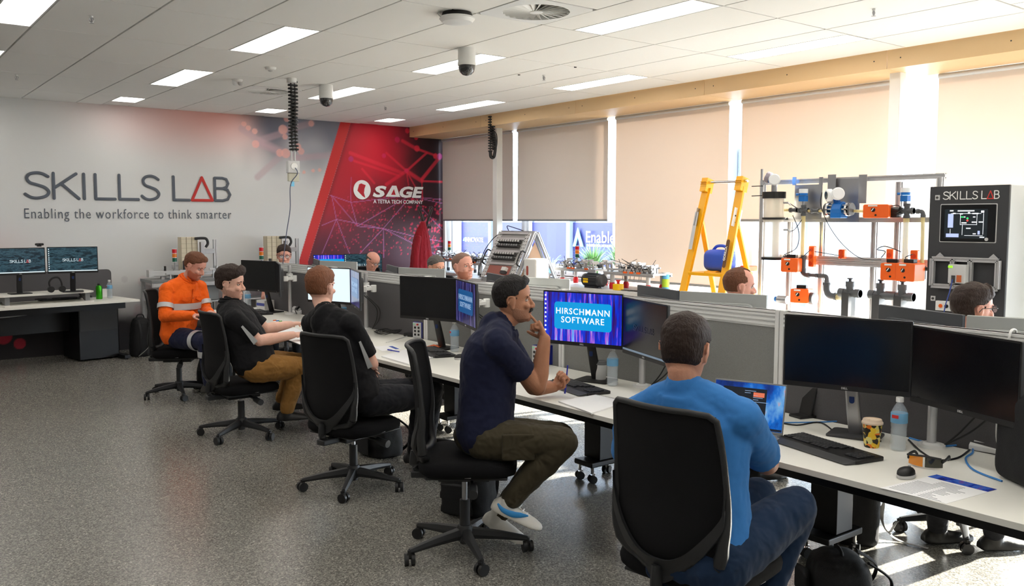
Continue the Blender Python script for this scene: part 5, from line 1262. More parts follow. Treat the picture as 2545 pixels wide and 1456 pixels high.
# pipe runs
def pipe(pts, r, mt, name='pipe', dx=-.02): m = MB(); m.tube([L2(x, y, dx) for x, y in pts], r, 14, 1, (1, 0, 0)); return m.build(name, mt, rg)
pipe([(1945, 522), (1966, 522)], .011, tube_y); pipe([(2000, 524), (2028, 524)], .011, tube_y); pipe([(2020, 524), (2062, 524)], .011, tube_y); pipe([(2118, 524), (2150, 525)], .011, tube_y)
pipe([(1997, 535), (1994, 640)], .017, tube_y); pipe([(2253, 535), (2249, 650)], .022, tube_y); pipe([(2294, 535), (2292, 655)], .014, tube_y); pipe([(2215, 522), (2245, 524)], .012, pvc_grey)
def fit(px, py, r, axis, L_, mt=pvc_grey, dx=-.02, name='pipe_fitting'):
    c = L2(px, py, dx); ax = Vector(axis).normalized(); m = MB()
    m.cyl(c-ax*L_/2, c+ax*L_/2, r*.78, n=16)
    for q in (-1, 1): m.cyl(c+ax*(q*L_/2), c+ax*(q*L_*.28), r, n=16)
    return m.build(name, mt, rg)
Y_, Z_ = (0, 1, 0), (0, 0, 1)
def cross(px, py, r=.024, L_=.10, dx=-.02, arms='yz'):
    c = L2(px, py, dx); m = MB(); 
    for ax, q in (('y', V(0, 1, 0)), ('z', V(0, 0, 1))):
        if ax in arms: m.cyl(c-q*L_/2, c+q*L_/2, r*.8, n=16); m.cyl(c-q*L_/2, c-q*L_*.3, r, n=16); m.cyl(c+q*L_/2, c+q*L_*.3, r, n=16)
    return m.build('pipe_cross', pvc_grey, rg)
fit(1972, 522, .020, Y_, .07); cross(1997, 523, .022, .09); fit(2026, 524, .019, Y_, .07); cross(2254, 524, .026, .11); 
def elbow(pts, r, dx=-.02, name='pipe_elbow'):
    P_e = smooth_path([L2(x, y, dx) for x, y in pts], 5); m = MB(); m.tube(P_e, r, 16, 1, (1, 0, 0)); m.cyl(P_e[0], P_e[0]+(P_e[1]-P_e[0]).normalized()*.02, r*1.2, n=16); m.cyl(P_e[-1], P_e[-1]+(P_e[-2]-P_e[-1]).normalized()*.02, r*1.2, n=16); return m.build(name, pvc_grey, rg)
elbow([(2278, 525), (2290, 526), (2294, 532), (2294, 540)], .016); elbow([(1993, 640), (1993, 670), (2000, 682), (2012, 684)], .018); elbow([(2036, 686), (2050, 686), (2055, 692), (2055, 702)], .018)
fit(2020, 684, .018, Y_, .10); fit(1997, 655, .024, Z_, .14)
# flow meter with big blue body
bf = L2(2085, 520, -.05)
m = MB(); m.cyl(bf+V(0, .035, 0), bf+V(0, -.045, 0), .062, n=8); m.box(bf+V(0, 0, -.035), (.10, .095, .07)); fm_ = m.build('flow_meter', blue_enamel, rg, bevel=.006)
m = MB()
for s_ in (1, -1):
    c_ = bf+V(0, s_*.075, 0); m.cyl(c_, c_+V(0, s_*.018, 0), .054, n=24)
    for a in U(9): m.cyl(c_+V(.042*math.cos(a), -s_*.04, .042*math.sin(a)), c_+V(.042*math.cos(a), s_*.03, .042*math.sin(a)), .006, n=6)
m.build('flange', chrome, fm_)
MB().cyl(bf+V(0, .102, 0), bf+V(0, .115, 0), .05, n=24).cyl(bf+V(0, -.102, 0), bf+V(0, -.115, 0), .05, n=24).build('flange_collar', pvc_grey, fm_)
meter_head(rg, L2(2078, 484, -.07), 15.5*K, (-.62, .45, -.05), (-.62, -.62, .1), True)
MB().cyl(L2(2080, 500, -.06), L2(2083, 512, -.05), .026, n=14).build('meter_stem', blue_enamel, rg)
# small pressure transmitters
for px, py in ((1997, 480), (2251, 478)):
    c = L2(px, py, -.02); m = MB(); m.cyl(c+V(0, 0, .0), c+V(0, 0, .035), .036, n=20); top = m.build('transmitter_cap', meter_white, rg)
    m = MB(); m.cyl(c+V(0, 0, .0), c+V(0, 0, -.02), .034, n=20); m.box(c+V(0, 0, -.045), (.05, .055, .045)); m.cyl(c+V(-.02, .03, -.01), c+V(-.03, .05, -.01), .010, n=10); m.build('transmitter', blue_enamel, rg)
    MB().cyl(c+V(0, 0, -.065), c+V(0, 0, -.10), .014, n=12).build('transmitter_stem', steel, rg)
# orange valve drives
act_dark = mat('dial_black', S(24, 24, 26), .4)
def drive(px, py, w, h, d=.13, dx=-.10, rot=.28, top=True):
    c = L2(px, py, dx); w, h = w*K, h*K; A_ = Matrix.Rotation(rot, 4, 'Z'); a = MB(); a.M = Matrix.Translation(c) @ A_
    a.prism(rrect(w, h, .014, 4), d, plane_M((-d/2, 0, 0), (0, 1, 0), (0, 0, 1)).copy()); o_ = a.build('valve_drive', orange_plastic, rg, bevel=.005)
    m = MB(); m.M = Matrix.Translation(c) @ A_; m.cyl((-d/2-.003, .0+w*.1, h*.1), (-d/2+.002, w*.1, h*.1), .016, n=20); m.cyl((-d/2-.002, -.0, -h*.28), (-d/2+.002, 0, -h*.28), .008, n=12); m.build('dial', act_dark, o_)
    m = MB(); m.M = Matrix.Translation(c) @ A_; m.box((-d/2-.002, w*.12, h*.40), (.003, w*.36, h*.10)); m.box((-d/2-.004, w*.1+.004, h*.1+.003), (.002, .006, .026), Matrix.Rotation(.6, 3, 'X')); m.build('drive_label', white_paint, o_)
    if top: m = MB(); m.M = Matrix.Translation(c) @ A_; m.box((0, 0, h/2+.014), (.05, .08, .028)); m.build('drive_mount', act_dark, o_, bevel=.004)
    return o_
drive(1968, 658, 44, 36); drive(1993, 734, 46, 36); drive(2218, 674, 44, 40); drive(2262, 676, 48, 42, rot=-.1)
a_ = drive(2182, 525, 58, 32, top=False)
m = MB(); c = L2(2222, 524, -.05); m.cyl(c+V(0, .03, 0), c+V(0, -.05, 0), .030, n=16); m.box(c+V(0, -.01, -.035), (.05, .05, .03)); m.build('valve_body', black_plastic, rg)
m = MB(); c = L2(2292, 678, -.03); m.box(c, (.06, .03, .10)); m.cyl(c+V(0, -.02, .03), c+V(0, -.05, .03), .014, n=12); m.build('valve_body', black_plastic, rg, bevel=.004)
def sock(px, py, w, h, n):
    c = L2(px, py, .03); m = MB(); m.box(c, (.045, w*K, h*K)); o_ = m.build('socket_strip', orange_plastic, rg, bevel=.008); m = MB()
    for q in range(n): m.cyl(c+V(-.022, 0, (q-(n-1)/2)*h*K/n), c+V(-.027, 0, (q-(n-1)/2)*h*K/n), w*K*.34, n=18)
    m.build('socket_face', mat('socket_red', S(205, 64, 20), .4) if 'socket_red' not in MATS else MATS['socket_red'], o_)
sock(2019, 637, 16, 54, 3); sock(2094, 631, 17, 23, 2); sock(2214, 634, 17, 30, 1); sock(2274, 636, 18, 28, 1)
# sensors on the tank and lower pipework on the bench
for y_ in (504, 571): c = L2(1948, y_, -.12); MB().cyl(c, c+V(-.01, -.05, 0), .008, n=10).cyl(c+V(-.01, -.05, 0), c+V(-.01, -.075, -.02), .006, n=8).build('level_sensor', steel, rg)
def tee(px, py, big=.034):
    c = L2(px, py, -.12); m = MB(); m.cyl(c+V(0, .09, 0), c+V(0, -.09, 0), big*.85, n=18); m.cyl(c+V(0, .09, 0), c+V(0, .045, 0), big, n=18); m.cyl(c+V(0, -.09, 0), c+V(0, -.045, 0), big, n=18); m.cyl(c, c+V(0, 0, .085), big*.85, n=18); m.cyl(c+V(0, 0, .05), c+V(0, 0, .09), big, n=18); m.cyl(c+V(0, 0, .09), c+V(0, 0, .115), .012, n=10); m.cyl(c+V(0, 0, .108), c+V(0, 0, .118), .022, n=12); o_ = m.build('pipe_tee', pvc_grey, rg)
    m = MB(); z0 = bz-c.z; m.box(c+V(0, .01, -(c.z-bz)/2), (.10, .06, c.z-bz-.0)); m.build('tee_block', dark_grey, o_)
for px, py in ((2112, 728), (2188, 733), (2242, 737)): tee(px, py)
elbow([(2055, 702), (2055, 722), (2062, 734), (2080, 737)], .026, -.10)
MB().cyl(L2(2070, 737, -.1), L2(2098, 740, -.1), .024, n=16).build('clear_section', tube_y, rg)
c = L2(1952, 745, -.10); m = MB(); m.cyl(c+V(0, .07, .0), c+V(0, -.02, .0), .034, n=20); m.build('pump_motor', steel, rg); MB().cyl(c+V(0, .10, 0), c+V(0, .07, 0), .022, n=16).build('pump_end', blue_enamel, rg); c2 = L2(2020, 742, -.08)
MB().cyl(c2+V(0, .02, 0), c2+V(0, -.02, 0), .05, n=24).build('pump_head', pvc_grey, rg)
for px, py, px2, py2 in ((2020, 757, 2140, 765), ): a, b_ = L2(px, py, -.12), L2(px2, py2, -.12); m = MB(); profile(m, (a.x, a.y, bz+.02), (b_.x, b_.y, bz+.02), .03); m.build('floor_rail', aluminium, rg, smooth=False)
def wire(pts, r=.0035, par=rg, mt=black_plastic, dx=-.08): m = MB(); m.tube(smooth_path([L2(x, y, dx) for x, y in pts], 6), r, 6, 1, (1, 0, 0)); m.build('cable', mt, par)
wire([(2043, 478), (2040, 510), (2060, 560), (2095, 608), (2140, 642), (2190, 646)]); wire([(1962, 505), (1985, 520)]); wire([(1970, 535), (1985, 575), (1980, 615), (1950, 632)]); wire([(1993, 546), (1975, 570), (1962, 575)])
wire([(1950, 632), (1960, 640), (1990, 640), (2015, 620)]); wire([(2025, 625), (2085, 635)]); wire([(2190, 640), (2200, 625), (2180, 620), (2200, 612), (2240, 626)]); wire([(2205, 515), (2230, 510), (2240, 520), (2225, 530)]); wire([(2262, 650), (2250, 640), (2268, 632)])

# --- control cabinet
CX = 5.995; cb = thing('control_cabinet', 'tall dark grey SKILLS LAB control cabinet with touch screen', 'cabinet', (CX+.22, 2.845, 0)); CO = Vector(cb.location)
cab_dark = mat('cabinet_dark', S(58, 59, 62), .4, bump=.03, bscale=300); cab_light = mat('cabinet_light', S(200, 202, 202), .45)
MB().box((.01, 0, .955), (.42, .52, 1.91)).build('enclosure', cab_light, cb, bevel=.004)
dr = MB().box((-.21, 0, .96), (.024, .52, 1.90)).build('cabinet_door', cab_dark, cb, bevel=.004)
q = lambda x, y, dx=0: at(x, y, X=CX+dx)-CO
FM = lambda o_: plane_M(o_, (0, -1, 0), (0, 0, 1))
ww = q(2345, 497); we = q(2484, 497)
skills_lab(V(-.2245, ww.y, 1.822), (0, -1, 0), (0, 0, 1), (ww.y-we.y), .050, .0032, white_paint, letter_red, dr, ('door_word', 'door_triangle'), .2)
a, b_ = q(2339, 507), q(2476, 607); cy, cz, w_, h_ = (a.y+b_.y)/2, (q(2339, 507).z+q(2327+10, 603).z)/2+.002, a.y-b_.y, .258
m = MB(); m.M = FM(V(-.2225, cy, cz)); m.prism(rrect(w_, h_, .008), .003); hm = m.build('panel_rim', light_grey, dr, smooth=False)
m = MB(); m.M = FM(V(-.2258, cy, cz)); m.prism(rrect(w_-.012, h_-.012, .006), .003); m.build('panel_face', screen_black, dr, smooth=False)
m = MB(); m.M = FM(V(-.2290, cy+.012, cz-.004)); m.prism(rrect(w_*.76, h_*.76, .002, 1), .0008); ds = m.build('touch_display', mat('hmi_bg', S(24, 30, 34), .2, emit=.5), dr, smooth=False)
hmi = emis('hmi_blue', S(176, 190, 240), 1.0); hw = emis('hmi_white', S(235, 240, 245), 1.0); hg = emis('hmi_green', S(60, 220, 120), 1.0); hr_ = emis('hmi_red', S(240, 80, 70), 1.0)
m = MB(); m.M = FM(V(-.2302, cy+.012, cz-.004)); BB = lambda x, z, w, h: m.box((x, z, 0), (w, h, .0006))
BB(-.100, .02, .036, .092); BB(-.085, -.078, .085, .024); BB(.088, -.058, .014, .024); m.build('display_tanks', hmi, ds, smooth=False)
m = MB(); m.M = FM(V(-.2303, cy+.012, cz-.004))
for x, z, w, h in [(.0, .068, .20, .003), (.115, 0, .003, .14), (.055, -.078, .12, .003), (-.035, .03, .003, .075), (.02, -.005, .11, .003), (.073, .03, .003, .075), (-.02, -.04, .003, .07), (-.1, -.05, .003, .03),
                   (.0, .086, .11, .008), (-.095, .087, .024, .008), (.108, .080, .020, .014), (-.078, .069, .02, .008), (-.03, .066, .02, .008), (.02, .072, .014, .012), (.062, .068, .04, .008), (-.01, .006, .034, .008), (.055, .011, .03, .008), (.02, -.03, .03, .007), (.10, .012, .03, .007), (.06, -.066, .02, .007), (.11, -.088, .03, .007), (-.012, .045, .02, .007), (.055, .045, .016, .007)]: BB(x, z, w, h)
m.build('display_lines', hw, ds, smooth=False)
m = MB(); m.M = FM(V(-.2306, cy+.012, cz-.004)); m.box((-.022, .045, 0), (.02, .008, .001)); m.cyl((.012, .036, 0), (.012, .036, .001), .007, n=14); m.build('display_green', hg, ds, smooth=False)
m = MB(); m.M = FM(V(-.2306, cy+.012, cz-.004)); m.cyl((.012, .022, 0), (.012, .022, .001), .007, n=14); m.build('display_red', hr_, ds, smooth=False)
m = MB(); m.M = FM(V(-.229, cy-.128+.0, cz-.105)); m.cyl((0, 0, 0), (0, 0, .006), .011, n=18); m.build('round_key', light_grey, dr)
for z, y in ((1.835, 3.06), (1.145, 3.063)):
    m = MB(); m.M = FM(V(-.2225, y-CO.y-.01, z)); m.prism(rrect(.032, .034, .003), .003); lk = m.build('lock_plate', light_grey, dr, smooth=False); m = MB(); m.M = FM(V(-.226, y-CO.y-.01, z)); m.cyl((0, 0, 0), (0, 0, .006), .008, n=14); m.build('lock_barrel', dark_grey, lk)
# aluminium frame on the door with the power unit
y0, y1, z0, z1 = 3.055-CO.y-.0, 2.625-CO.y, 1.235, 1.420
m = MB()
for z in (z0, z1): profile(m, (-.245, y0, z), (-.245, y1, z), .03)
for y in (y0, y1, 2.915-CO.y, 2.80-CO.y): profile(m, (-.245, y, z0), (-.245, y, z1), .03, (0, 1, 0))
m.build('door_frame', aluminium, dr, smooth=False)
for y in (3.01-CO.y, 2.66-CO.y): MB().prism([(-.03, 0), (.03, 0), (0, .028)], .006, plane_M((-.235, y, z1+.014), (0, -1, 0), (0, 0, 1))).build('hanging_lug', aluminium, dr, smooth=False)
pu = MB().box((-.285, 2.858-CO.y, 1.325), (.05, .115, .125)).build('power_unit', light_grey, dr, bevel=.004)
MB().box((-.312, 2.84-CO.y, 1.295), (.006, .03, .046)).build('terminal_block', mat('terminal_orange', S(190, 96, 50), .5), pu); MB().box((-.312, 2.878-CO.y, 1.29), (.006, .024, .05)).build('terminal_cover', dark_grey, pu)
MB().box((-.312, 2.90-CO.y, 1.372), (.004, .028, .014)).build('status_light', emis('lime_led', S(150, 240, 50), 1.2), pu)
sp_ = MB().box((-.235, 2.96-CO.y, 1.10), (.03, .125, .066)).build('socket_plate', white_plastic, dr, bevel=.003)
MB().cyl((-.25, 2.985-CO.y, 1.10), (-.256, 2.985-CO.y, 1.10), .013, n=16).build('orange_plug', orange_plastic, sp_); MB().cyl((-.25, 2.945-CO.y, 1.10), (-.256, 2.945-CO.y, 1.10), .013, n=16).build('black_plug', black_plastic, sp_)
m = MB(); m.tube(smooth_path([(-.315, 2.88-CO.y, 1.29), (-.32, 2.895-CO.y, 1.2), (-.30, 2.93-CO.y, 1.10), (-.30, 2.95-CO.y, .95)]), .004, 6); m.build('cable', mat('blue_cable', S(60, 80, 150), .5), pu)
m = MB()
for z in (1.78, 1.61, 1.30, 1.16): m.cyl((.10, -.262, z), (.10, -.275, z), .012, n=10); m.box((.17, -.268, z), (.13, .012, .02))
m.build('side_brackets', dark_grey, cb)
# grey cabinet behind it
t = thing('storage_cabinet', 'pale grey cabinet at the right edge behind the control cabinet', 'cabinet', (6.75, 2.3, 0)); MB().box((0, 0, .92), (.5, .42, 1.84)).build('carcass', cab_light, t, bevel=.004); MB().box((-.255, 0, .92), (.012, .40, 1.80)).build('door', cab_light, t, bevel=.003); MB().box((-.265, -.16, 1.0), (.012, .02, .12)).build('handle', dark_grey, t)

# --- benches along the window
def bench(name, lab, x, y, w, d, z, top, leg=aluminium, legs=True):
    t = thing(name, lab, 'bench', (x, y, 0)); MB().box((0, 0, z-.0175), (d, w, .035)).build('bench_top', top, t, bevel=.002)
    m = MB(); m.box((0, 0, z-.06), (d-.06, w-.06, .045)); m.build('bench_frame', aluminium, t)
    for sx in (-1, 1):
        for sy in (-1, 1): m = MB(); profile(m, (sx*(d/2-.04), sy*(w/2-.04), 0), (sx*(d/2-.04), sy*(w/2-.04), z-.08)); m.build('leg', aluminium, t, smooth=False)
    return t
bench('window_bench', 'aluminium bench by the window holding the motor and conveyors', 7.14, 7.55, 2.0, .62, .90, light_grey)
bench('window_bench', 'aluminium bench by the planter window holding the angled frame', 7.10, 9.42, 1.66, .62, .90, light_grey)
bench('window_bench', 'aluminium bench in the corner by the red mural', 7.43, 11.2, 1.4, .44, .90, light_grey)

# --- A-frame training rack
AO = V(7.12, 9.16, .90); t = thing('angled_training_rack', 'A-shaped aluminium rack with rows of black terminals', 'training rack', AO)
hw_, ht, hb = .36, .62, .33
for sx in (-1, 1):
    m = MB()
    for s_ in (-1, 1): profile(m, (sx*hb, s_*hw_, .02), (sx*.02, s_*hw_, ht), .04, (0, 1, 0)); profile(m, (sx*(hb-.06), s_*(hw_-.05), .02), (sx*-.03+sx*.04, s_*(hw_-.05), ht-.02), .03, (0, 1, 0))
    profile(m, (sx*hb, -hw_, .02), (sx*hb, hw_, .02)); m.build('side_frame', aluminium, t, smooth=False)
m = MB(); profile(m, (0, -hw_, ht), (0, hw_, ht)); m.build('ridge_bar', aluminium, t, smooth=False)
m = MB(); profile(m, (-hb-.02, -hw_, .0), (hb, -hw_, .0), .03); profile(m, (-hb-.02, hw_, .0), (hb, hw_, .0), .03); m.build('foot_bar', aluminium, t, smooth=False)
sl = V(-.02, 0, ht)-V(-hb, 0, .02); sl.normalize(); nn = V(-sl.z, 0, sl.x)
SM = plane_M(V(-hb, 0, .02)+nn*.03, (0, -1, 0), sl)     # x towards the room's near end, y up the slope
def onp(name, mt, boxes, par=t, **k):
    m = MB(); m.M = SM
    for x, y, w, h, d_ in boxes: m.box((x, y, d_/2), (w, h, d_))
    return m.build(name, mt, par, **k)
pp_ = onp('perforated_strip', light_grey, [(-.30, .33, .08, .66, .01)]); onp('perforated_strip', light_grey, [(.30, .33, .08, .66, .01)])
m = MB(); m.M = SM
for s_ in (-1, 1):
    for k in range(14):
        for q in (-.02, .02): m.cyl((s_*.30+q, .03+k*.045, .009), (s_*.30+q, .03+k*.045, .0115), .008, n=8)
m.build('holes', dark_grey, pp_)
onp('back_panel', mat('rack_panel_grey', S(150, 148, 146), .6), [(0, .36, .52, .60, .004)]); onp('lower_panel', mat('rack_panel_red', S(150, 90, 80), .6), [(-.02, .10, .48, .15, .008)])
onp('cross_rail', aluminium, [(0, .56, .54, .03, .02), (0, .38, .54, .03, .02), (0, .20, .54, .03, .02), (0, .64, .6, .03, .02)])
for k, y in enumerate((.51, .45, .33, .27)):
    onp('terminal_row', dark_grey, [(-.21+.052*q, y, .042, .036, .05) for q in range(9)]); onp('terminal_front', light_grey if k % 2 == 0 else mid_grey, [(-.21+.052*q, y+.004, .028, .026, .060) for q in range(9)])
onp('relay_block', white_plastic, [(.09+.018*q, .12, .014, .05, .05) for q in range(5)]); onp('relay_base', dark_grey, [(.12, .075, .11, .035, .04)])
for s_ in (-1, 1): m = MB(); m.M = SM; m.tube(smooth_path([(s_*.37, .18, .0), (s_*.37, .20, .06), (s_*.37, .36, .06), (s_*.37, .38, 0)]), .010, 8); m.build('grab_handle', black_plastic, t)
m = MB(); m.tube(smooth_path([(0, .36, ht), (-.06, .5, ht-.1), (-.16, .58, ht-.3), (-.3, .5, .05)]), .006, 6); m.tube(smooth_path([(0, .2, ht), (0, .25, ht+.08), (0, .1, ht+.06), (0, -.1, ht+.02)]), .006, 6); m.build('cable', black_plastic, t)
MB().prism([(-.26, .01), (.26, .01), (0, ht-.12)], .006, plane_M((0, -hw_+.03, .0), (1, 0, 0), (0, 0, 1))).build('end_panel', mat('rack_ply', S(176, 140, 110), .6), t, smooth=False)
m = MB(); m.M = Matrix.Identity(4)
t = thing('device_case', 'white rounded device case beside the angled training rack', 'case', (6.98, 8.62, .90)); MB().box((0, 0, .15), (.22, .24, .30)).build('case', white_plastic, t, bevel=.02, seg=3)
m = MB(); m.M = plane_M((-.111, -.01+.05, .15), (0, -1, 0), (0, 0, 1)); m.prism(rrect(.042, .12, .02), .002); m.build('window', mat('case_red', S(170, 90, 80), .4), t, smooth=False); MB().box((-.112, .085, .15), (.003, .02, .04)).build('switch', light_grey, t); MB().box((-.112, .05, .02), (.003, .06, .03)).build('yellow_label', yellow_plastic, t)

# --- stack lights and conveyor stations
amber = mat('amber_lens', S(224, 120, 20), .3); green_l = mat('green_lens', S(16, 90, 70), .3); red_l = mat('red_lens', S(206, 20, 34), .3)
def stack(par, x, y, z, s=1.0, lo_=False):
    o_ = MB().cyl((x, y, z-.12*s), (x, y, z-.02*s), .010*s, n=10).build('stack_light', steel, par)
    for k, mt in enumerate((green_l, amber, red_l)): MB().cyl((x, y, z+(-.02+.056*k)*s), (x, y, z+(.030+.056*k)*s), .029*s, n=18).build('lens', mt, o_)
    m = MB()
    for k in range(4): m.cyl((x, y, z+(-.026+.056*k)*s), (x, y, z+(-.020+.056*k)*s), .031*s, n=18)
    m.build('lens_ring', white_plastic, o_); return o_
def mech(m, r_, n, x0, x1, y0, y1, z, hmax):
    """small aluminium brackets, rods and sensors on a station"""
    for k in range(n):
        x, y, h = r_.uniform(x0, x1), r_.uniform(y0, y1), r_.uniform(.04, hmax)
        m.box((x, y, z+h/2), (.018, .018, h)); m.box((x+r_.uniform(-.03, .03), y, z+h), (r_.uniform(.03, .10), .02, .022))
        if k % 3 == 0: m.cyl((x, y-.05, z+h*.8), (x, y+.06, z+h*.8), .009, n=8)
def lab_station(label, x, y, rz=0, mag=True, tower=(.22, 0)):
    t = thing('conveyor_station', label, 'training station', (x, y, 0), rz)
    bt_ = MB().box((0, 0, .905), (.98, .52, .035)).build('station_top', mid_grey, t, bevel=.002)
    for sx in (-1, 1):
        for sy in (-1, 1): m = MB(); profile(m, (sx*.46, sy*.23, 0), (sx*.46, sy*.23, .89), .045); m.build('leg', aluminium, t, smooth=False)
    MB().box((0, -.24, .86), (.94, .03, .05)).box((0, .05, .62), (.92, .4, .02)).build('frame_beam', aluminium, t)
    MB().box((-.08, .1, .40), (.30, .26, .38)).build('control_box', light_grey, t, bevel=.004); MB().box((.25, -.1, .74), (.26, .14, .2)).build('drawer_unit', mid_grey, t, bevel=.004)
    m = MB(); m.box((-.16, -.06, .985), (.62, .09, .05)); m.box((-.16, -.11, 1.0), (.62, .012, .06)); m.box((-.45, -.06, 1.0), (.06, .11, .09)); m.box((-.3, -.06, .95), (.04, .06, .08)); m.box((0, -.06, .95), (.04, .06, .08)); m.build('conveyor', light_grey, t, bevel=.003)
    m = MB(); mech(m, random.Random(int(x*10)), 12, -.35, .42, -.15, .15, .925, .16); m.build('brackets', aluminium, t, smooth=False)
    m = MB(); r2 = random.Random(3)
    for k in range(4): m.box((r2.uniform(-.3, .3), -.15, .95), (.05, .03, .05))
    m.cyl((-.27, -.08, 1.03), (-.27, -.08, 1.09), .014, n=10); m.build('sensors', black_plastic, t)
    stack(t, -.13, -.02, 1.16)
    if mag:
        mg = MB().box((.07, .08, 1.19), (.21, .14, .53)).build('magazine', mat('magazine_cream', S(216, 206, 182), .6) if 'magazine_cream' not in MATS else MATS['magazine_cream'], t, bevel=.004); m = MB()
        for q in range(4): m.box((.07-.105+.07*q, .006, 1.19), (.006, .006, .53))
        for q in range(9): m.box((.07, .007, .95+.06*q), (.21, .003, .003))
        m.build('magazine_grooves', mat('groove_tan', S(166, 154, 130), .7) if 'groove_tan' not in MATS else MATS['groove_tan'], mg)
    m = MB(); profile(m, (.40, 0, .92), (.40, 0, 1.42), .042); profile(m, (.12, -.02, .985), (.40, -.02, .985), .04); m.build('column', aluminium, t, smooth=False)
    m = MB(); m.box((.29, -.02, 1.27), (.18, .05, .06)); m.box((.22, -.03, 1.30), (.045, .06, .18)); m.cyl((.22, -.03, 1.2), (.22, -.03, 1.13), .012, n=10); m.build('gripper_arm', steel, t, bevel=.003)
    MB().tube(smooth_path([(.13, -.03, 1.435), (.22, -.03, 1.44), (.28, -.03, 1.43), (.30, -.03, 1.37), (.27, -.03, 1.32)]), .018, 8, .7, (0, 1, 0)).build('cable_chain', black_plastic, t)
    MB().box((-.02, -.05, 1.06), (.03, .03, .18)).build('side_device', black_plastic, t); return t
lab_station('aluminium conveyor station with stack light behind the man in orange', 3.60, 11.72)
lab_station('aluminium conveyor station with cream magazine behind the blank monitor', 4.76, 11.72)
def small_station(label, x, y, z, w, seed, feet=True, tower=True, motor=False):
    t = thing('table_station', label, 'training station', (x, y, z)); r_ = random.Random(seed)
    m = MB(); m.box((0, 0, .19), (.30, w, .018)); profile(m, (-.14, -w/2, .175), (-.14, w/2, .175), .028); profile(m, (.14, -w/2, .175), (.14, w/2, .175), .028); m.box((-.10, 0, .225), (.05, w*.9, .02)); m.build('deck', aluminium, t, smooth=False)
    for sy in (-1, 1):
        for sx in (-1, 1): 
            lg_ = MB().cyl((sx*.11, sy*w*.36, .05), (sx*.11, sy*w*.36, .18), .024, n=14).build('leg', light_grey, t)
            if feet: MB().lathe([(0, 0), (.032, 0), (.036, .04), (.026, .075), (0, .075)], 12, (sx*.11, sy*w*.36, 0)).build('red_foot', red_plastic, lg_)
            else: MB().cyl((sx*.11, sy*w*.36, 0), (sx*.11, sy*w*.36, .05), .024, n=12).build('foot', dark_grey, lg_)
    m = MB(); mech(m, r_, 20, -.13, .13, -w*.45, w*.45, .2, .11); m.build('brackets', aluminium, t, smooth=False)
    m = MB()
    for k in range(7): m.box((r_.uniform(-.12, .1), r_.uniform(-w*.4, w*.4), .23), (.03, .05, .04))
    m.build('sensors', dark_grey, t)
    m = MB()
    for k in range(6): m.cyl((r_.uniform(-.12, .1), r_.uniform(-w*.45, w*.45), .2), (r_.uniform(-.12, .1), r_.uniform(-w*.45, w*.45), .34), .003, n=6)
    for k in range(6):
        y_ = r_.uniform(-w*.45, w*.4); m.tube(smooth_path([(-.12, y_, .2), (-.16, y_+.03, .28), (-.14, y_+.12, .24), (-.12, y_+.16, .12)]), .003, 6)
    m.build('wires', black_plastic, t)
    m = MB()
    for k in range(3): m.box((-.15, r_.uniform(-w*.3, w*.3), .2), (.02, .05, .02))
    m.build('orange_tags', orange_plastic, t)
    if tower: stack(t, 0, w*.16, .34, .85)
    return t
small_station('tabletop conveyor station with red feet, nearest the ladder', 7.12, 7.0, .9, .78, 11, tower=False)
small_station('tabletop conveyor station with stack light beyond the black motor', 7.22, 8.0, .9, .74, 12)
small_station('tabletop conveyor station behind the close-cropped man', 7.1, 10.0, .9, .50, 13, False, False)
small_station('tabletop station with stack light in the mural corner', 7.42, 11.1, .9, 1.0, 14, False)
# motor with yellow label
t = thing('electric_motor', 'black electric motor with yellow label on the window bench', 'motor', (6.95, 7.52, .90))
m = MB(); m.cyl((0, .14, .09), (0, -.14, .09), .075, n=28)
for a in U(19): m.bar(V(.078*math.cos(a), .10, .09+.078*math.sin(a)), V(.078*math.cos(a), -.10, .09+.078*math.sin(a)), .008)
m.cyl((0, .14, .09), (0, .17, .09), .068, .05, n=28); m.box((0, .02, .01), (.10, .18, .02)); m.build('housing', mat('motor_black', S(44, 46, 50), .4), t)
MB().cyl((0, -.14, .09), (0, -.17, .09), .07, .055, n=28).build('fan_cover', dark_grey, t); MB().box((-.079, .06, .085), (.004, .08, .05)).build('yellow_label', yellow_plastic, t)
for k, (x, y) in enumerate([(6.93, 7.10)]):
    t = thing('emergency_stop', 'yellow emergency stop box on the bench by the ladder', 'switch', (x, y, .90)); MB().box((0, 0, .035), (.08, .10, .07)).build('box', yellow_plastic, t, bevel=.006); MB().cyl((0, 0, .07), (0, 0, .10), .016, n=14).cyl((0, 0, .10), (0, 0, .115), .026, n=20).build('push_button', red_plastic, t)
t = thing('wipes_canister', 'blue and green wipes canister on the window bench', 'canister', (7.2, 6.64, .90)); MB().cyl((0, 0, 0), (0, 0, .19), .04, n=24).build('can', mat('canister_blue', S(90, 170, 220), .4), t); MB().cyl((0, 0, .05), (0, 0, .14), .0407, n=24).build('green_label', mat('lime_label', S(170, 210, 60), .5), t); MB().cyl((0, 0, .19), (0, 0, .21), .041, n=24).build('lid', white_plastic, t)
m = MB(); 
for k in range(3): m.tube(smooth_path([(6.93, 7.05-.1*k, .905), (6.90, 6.95-.1*k, .91), (6.98, 6.88-.1*k, .905), (6.92, 6.8-.06*k, .912), (7.0, 6.7, .905)]), .006, 6)
tag(m.build('loose_cable', black_plastic), 'tangle of black cable beside the emergency stop box', 'cable')

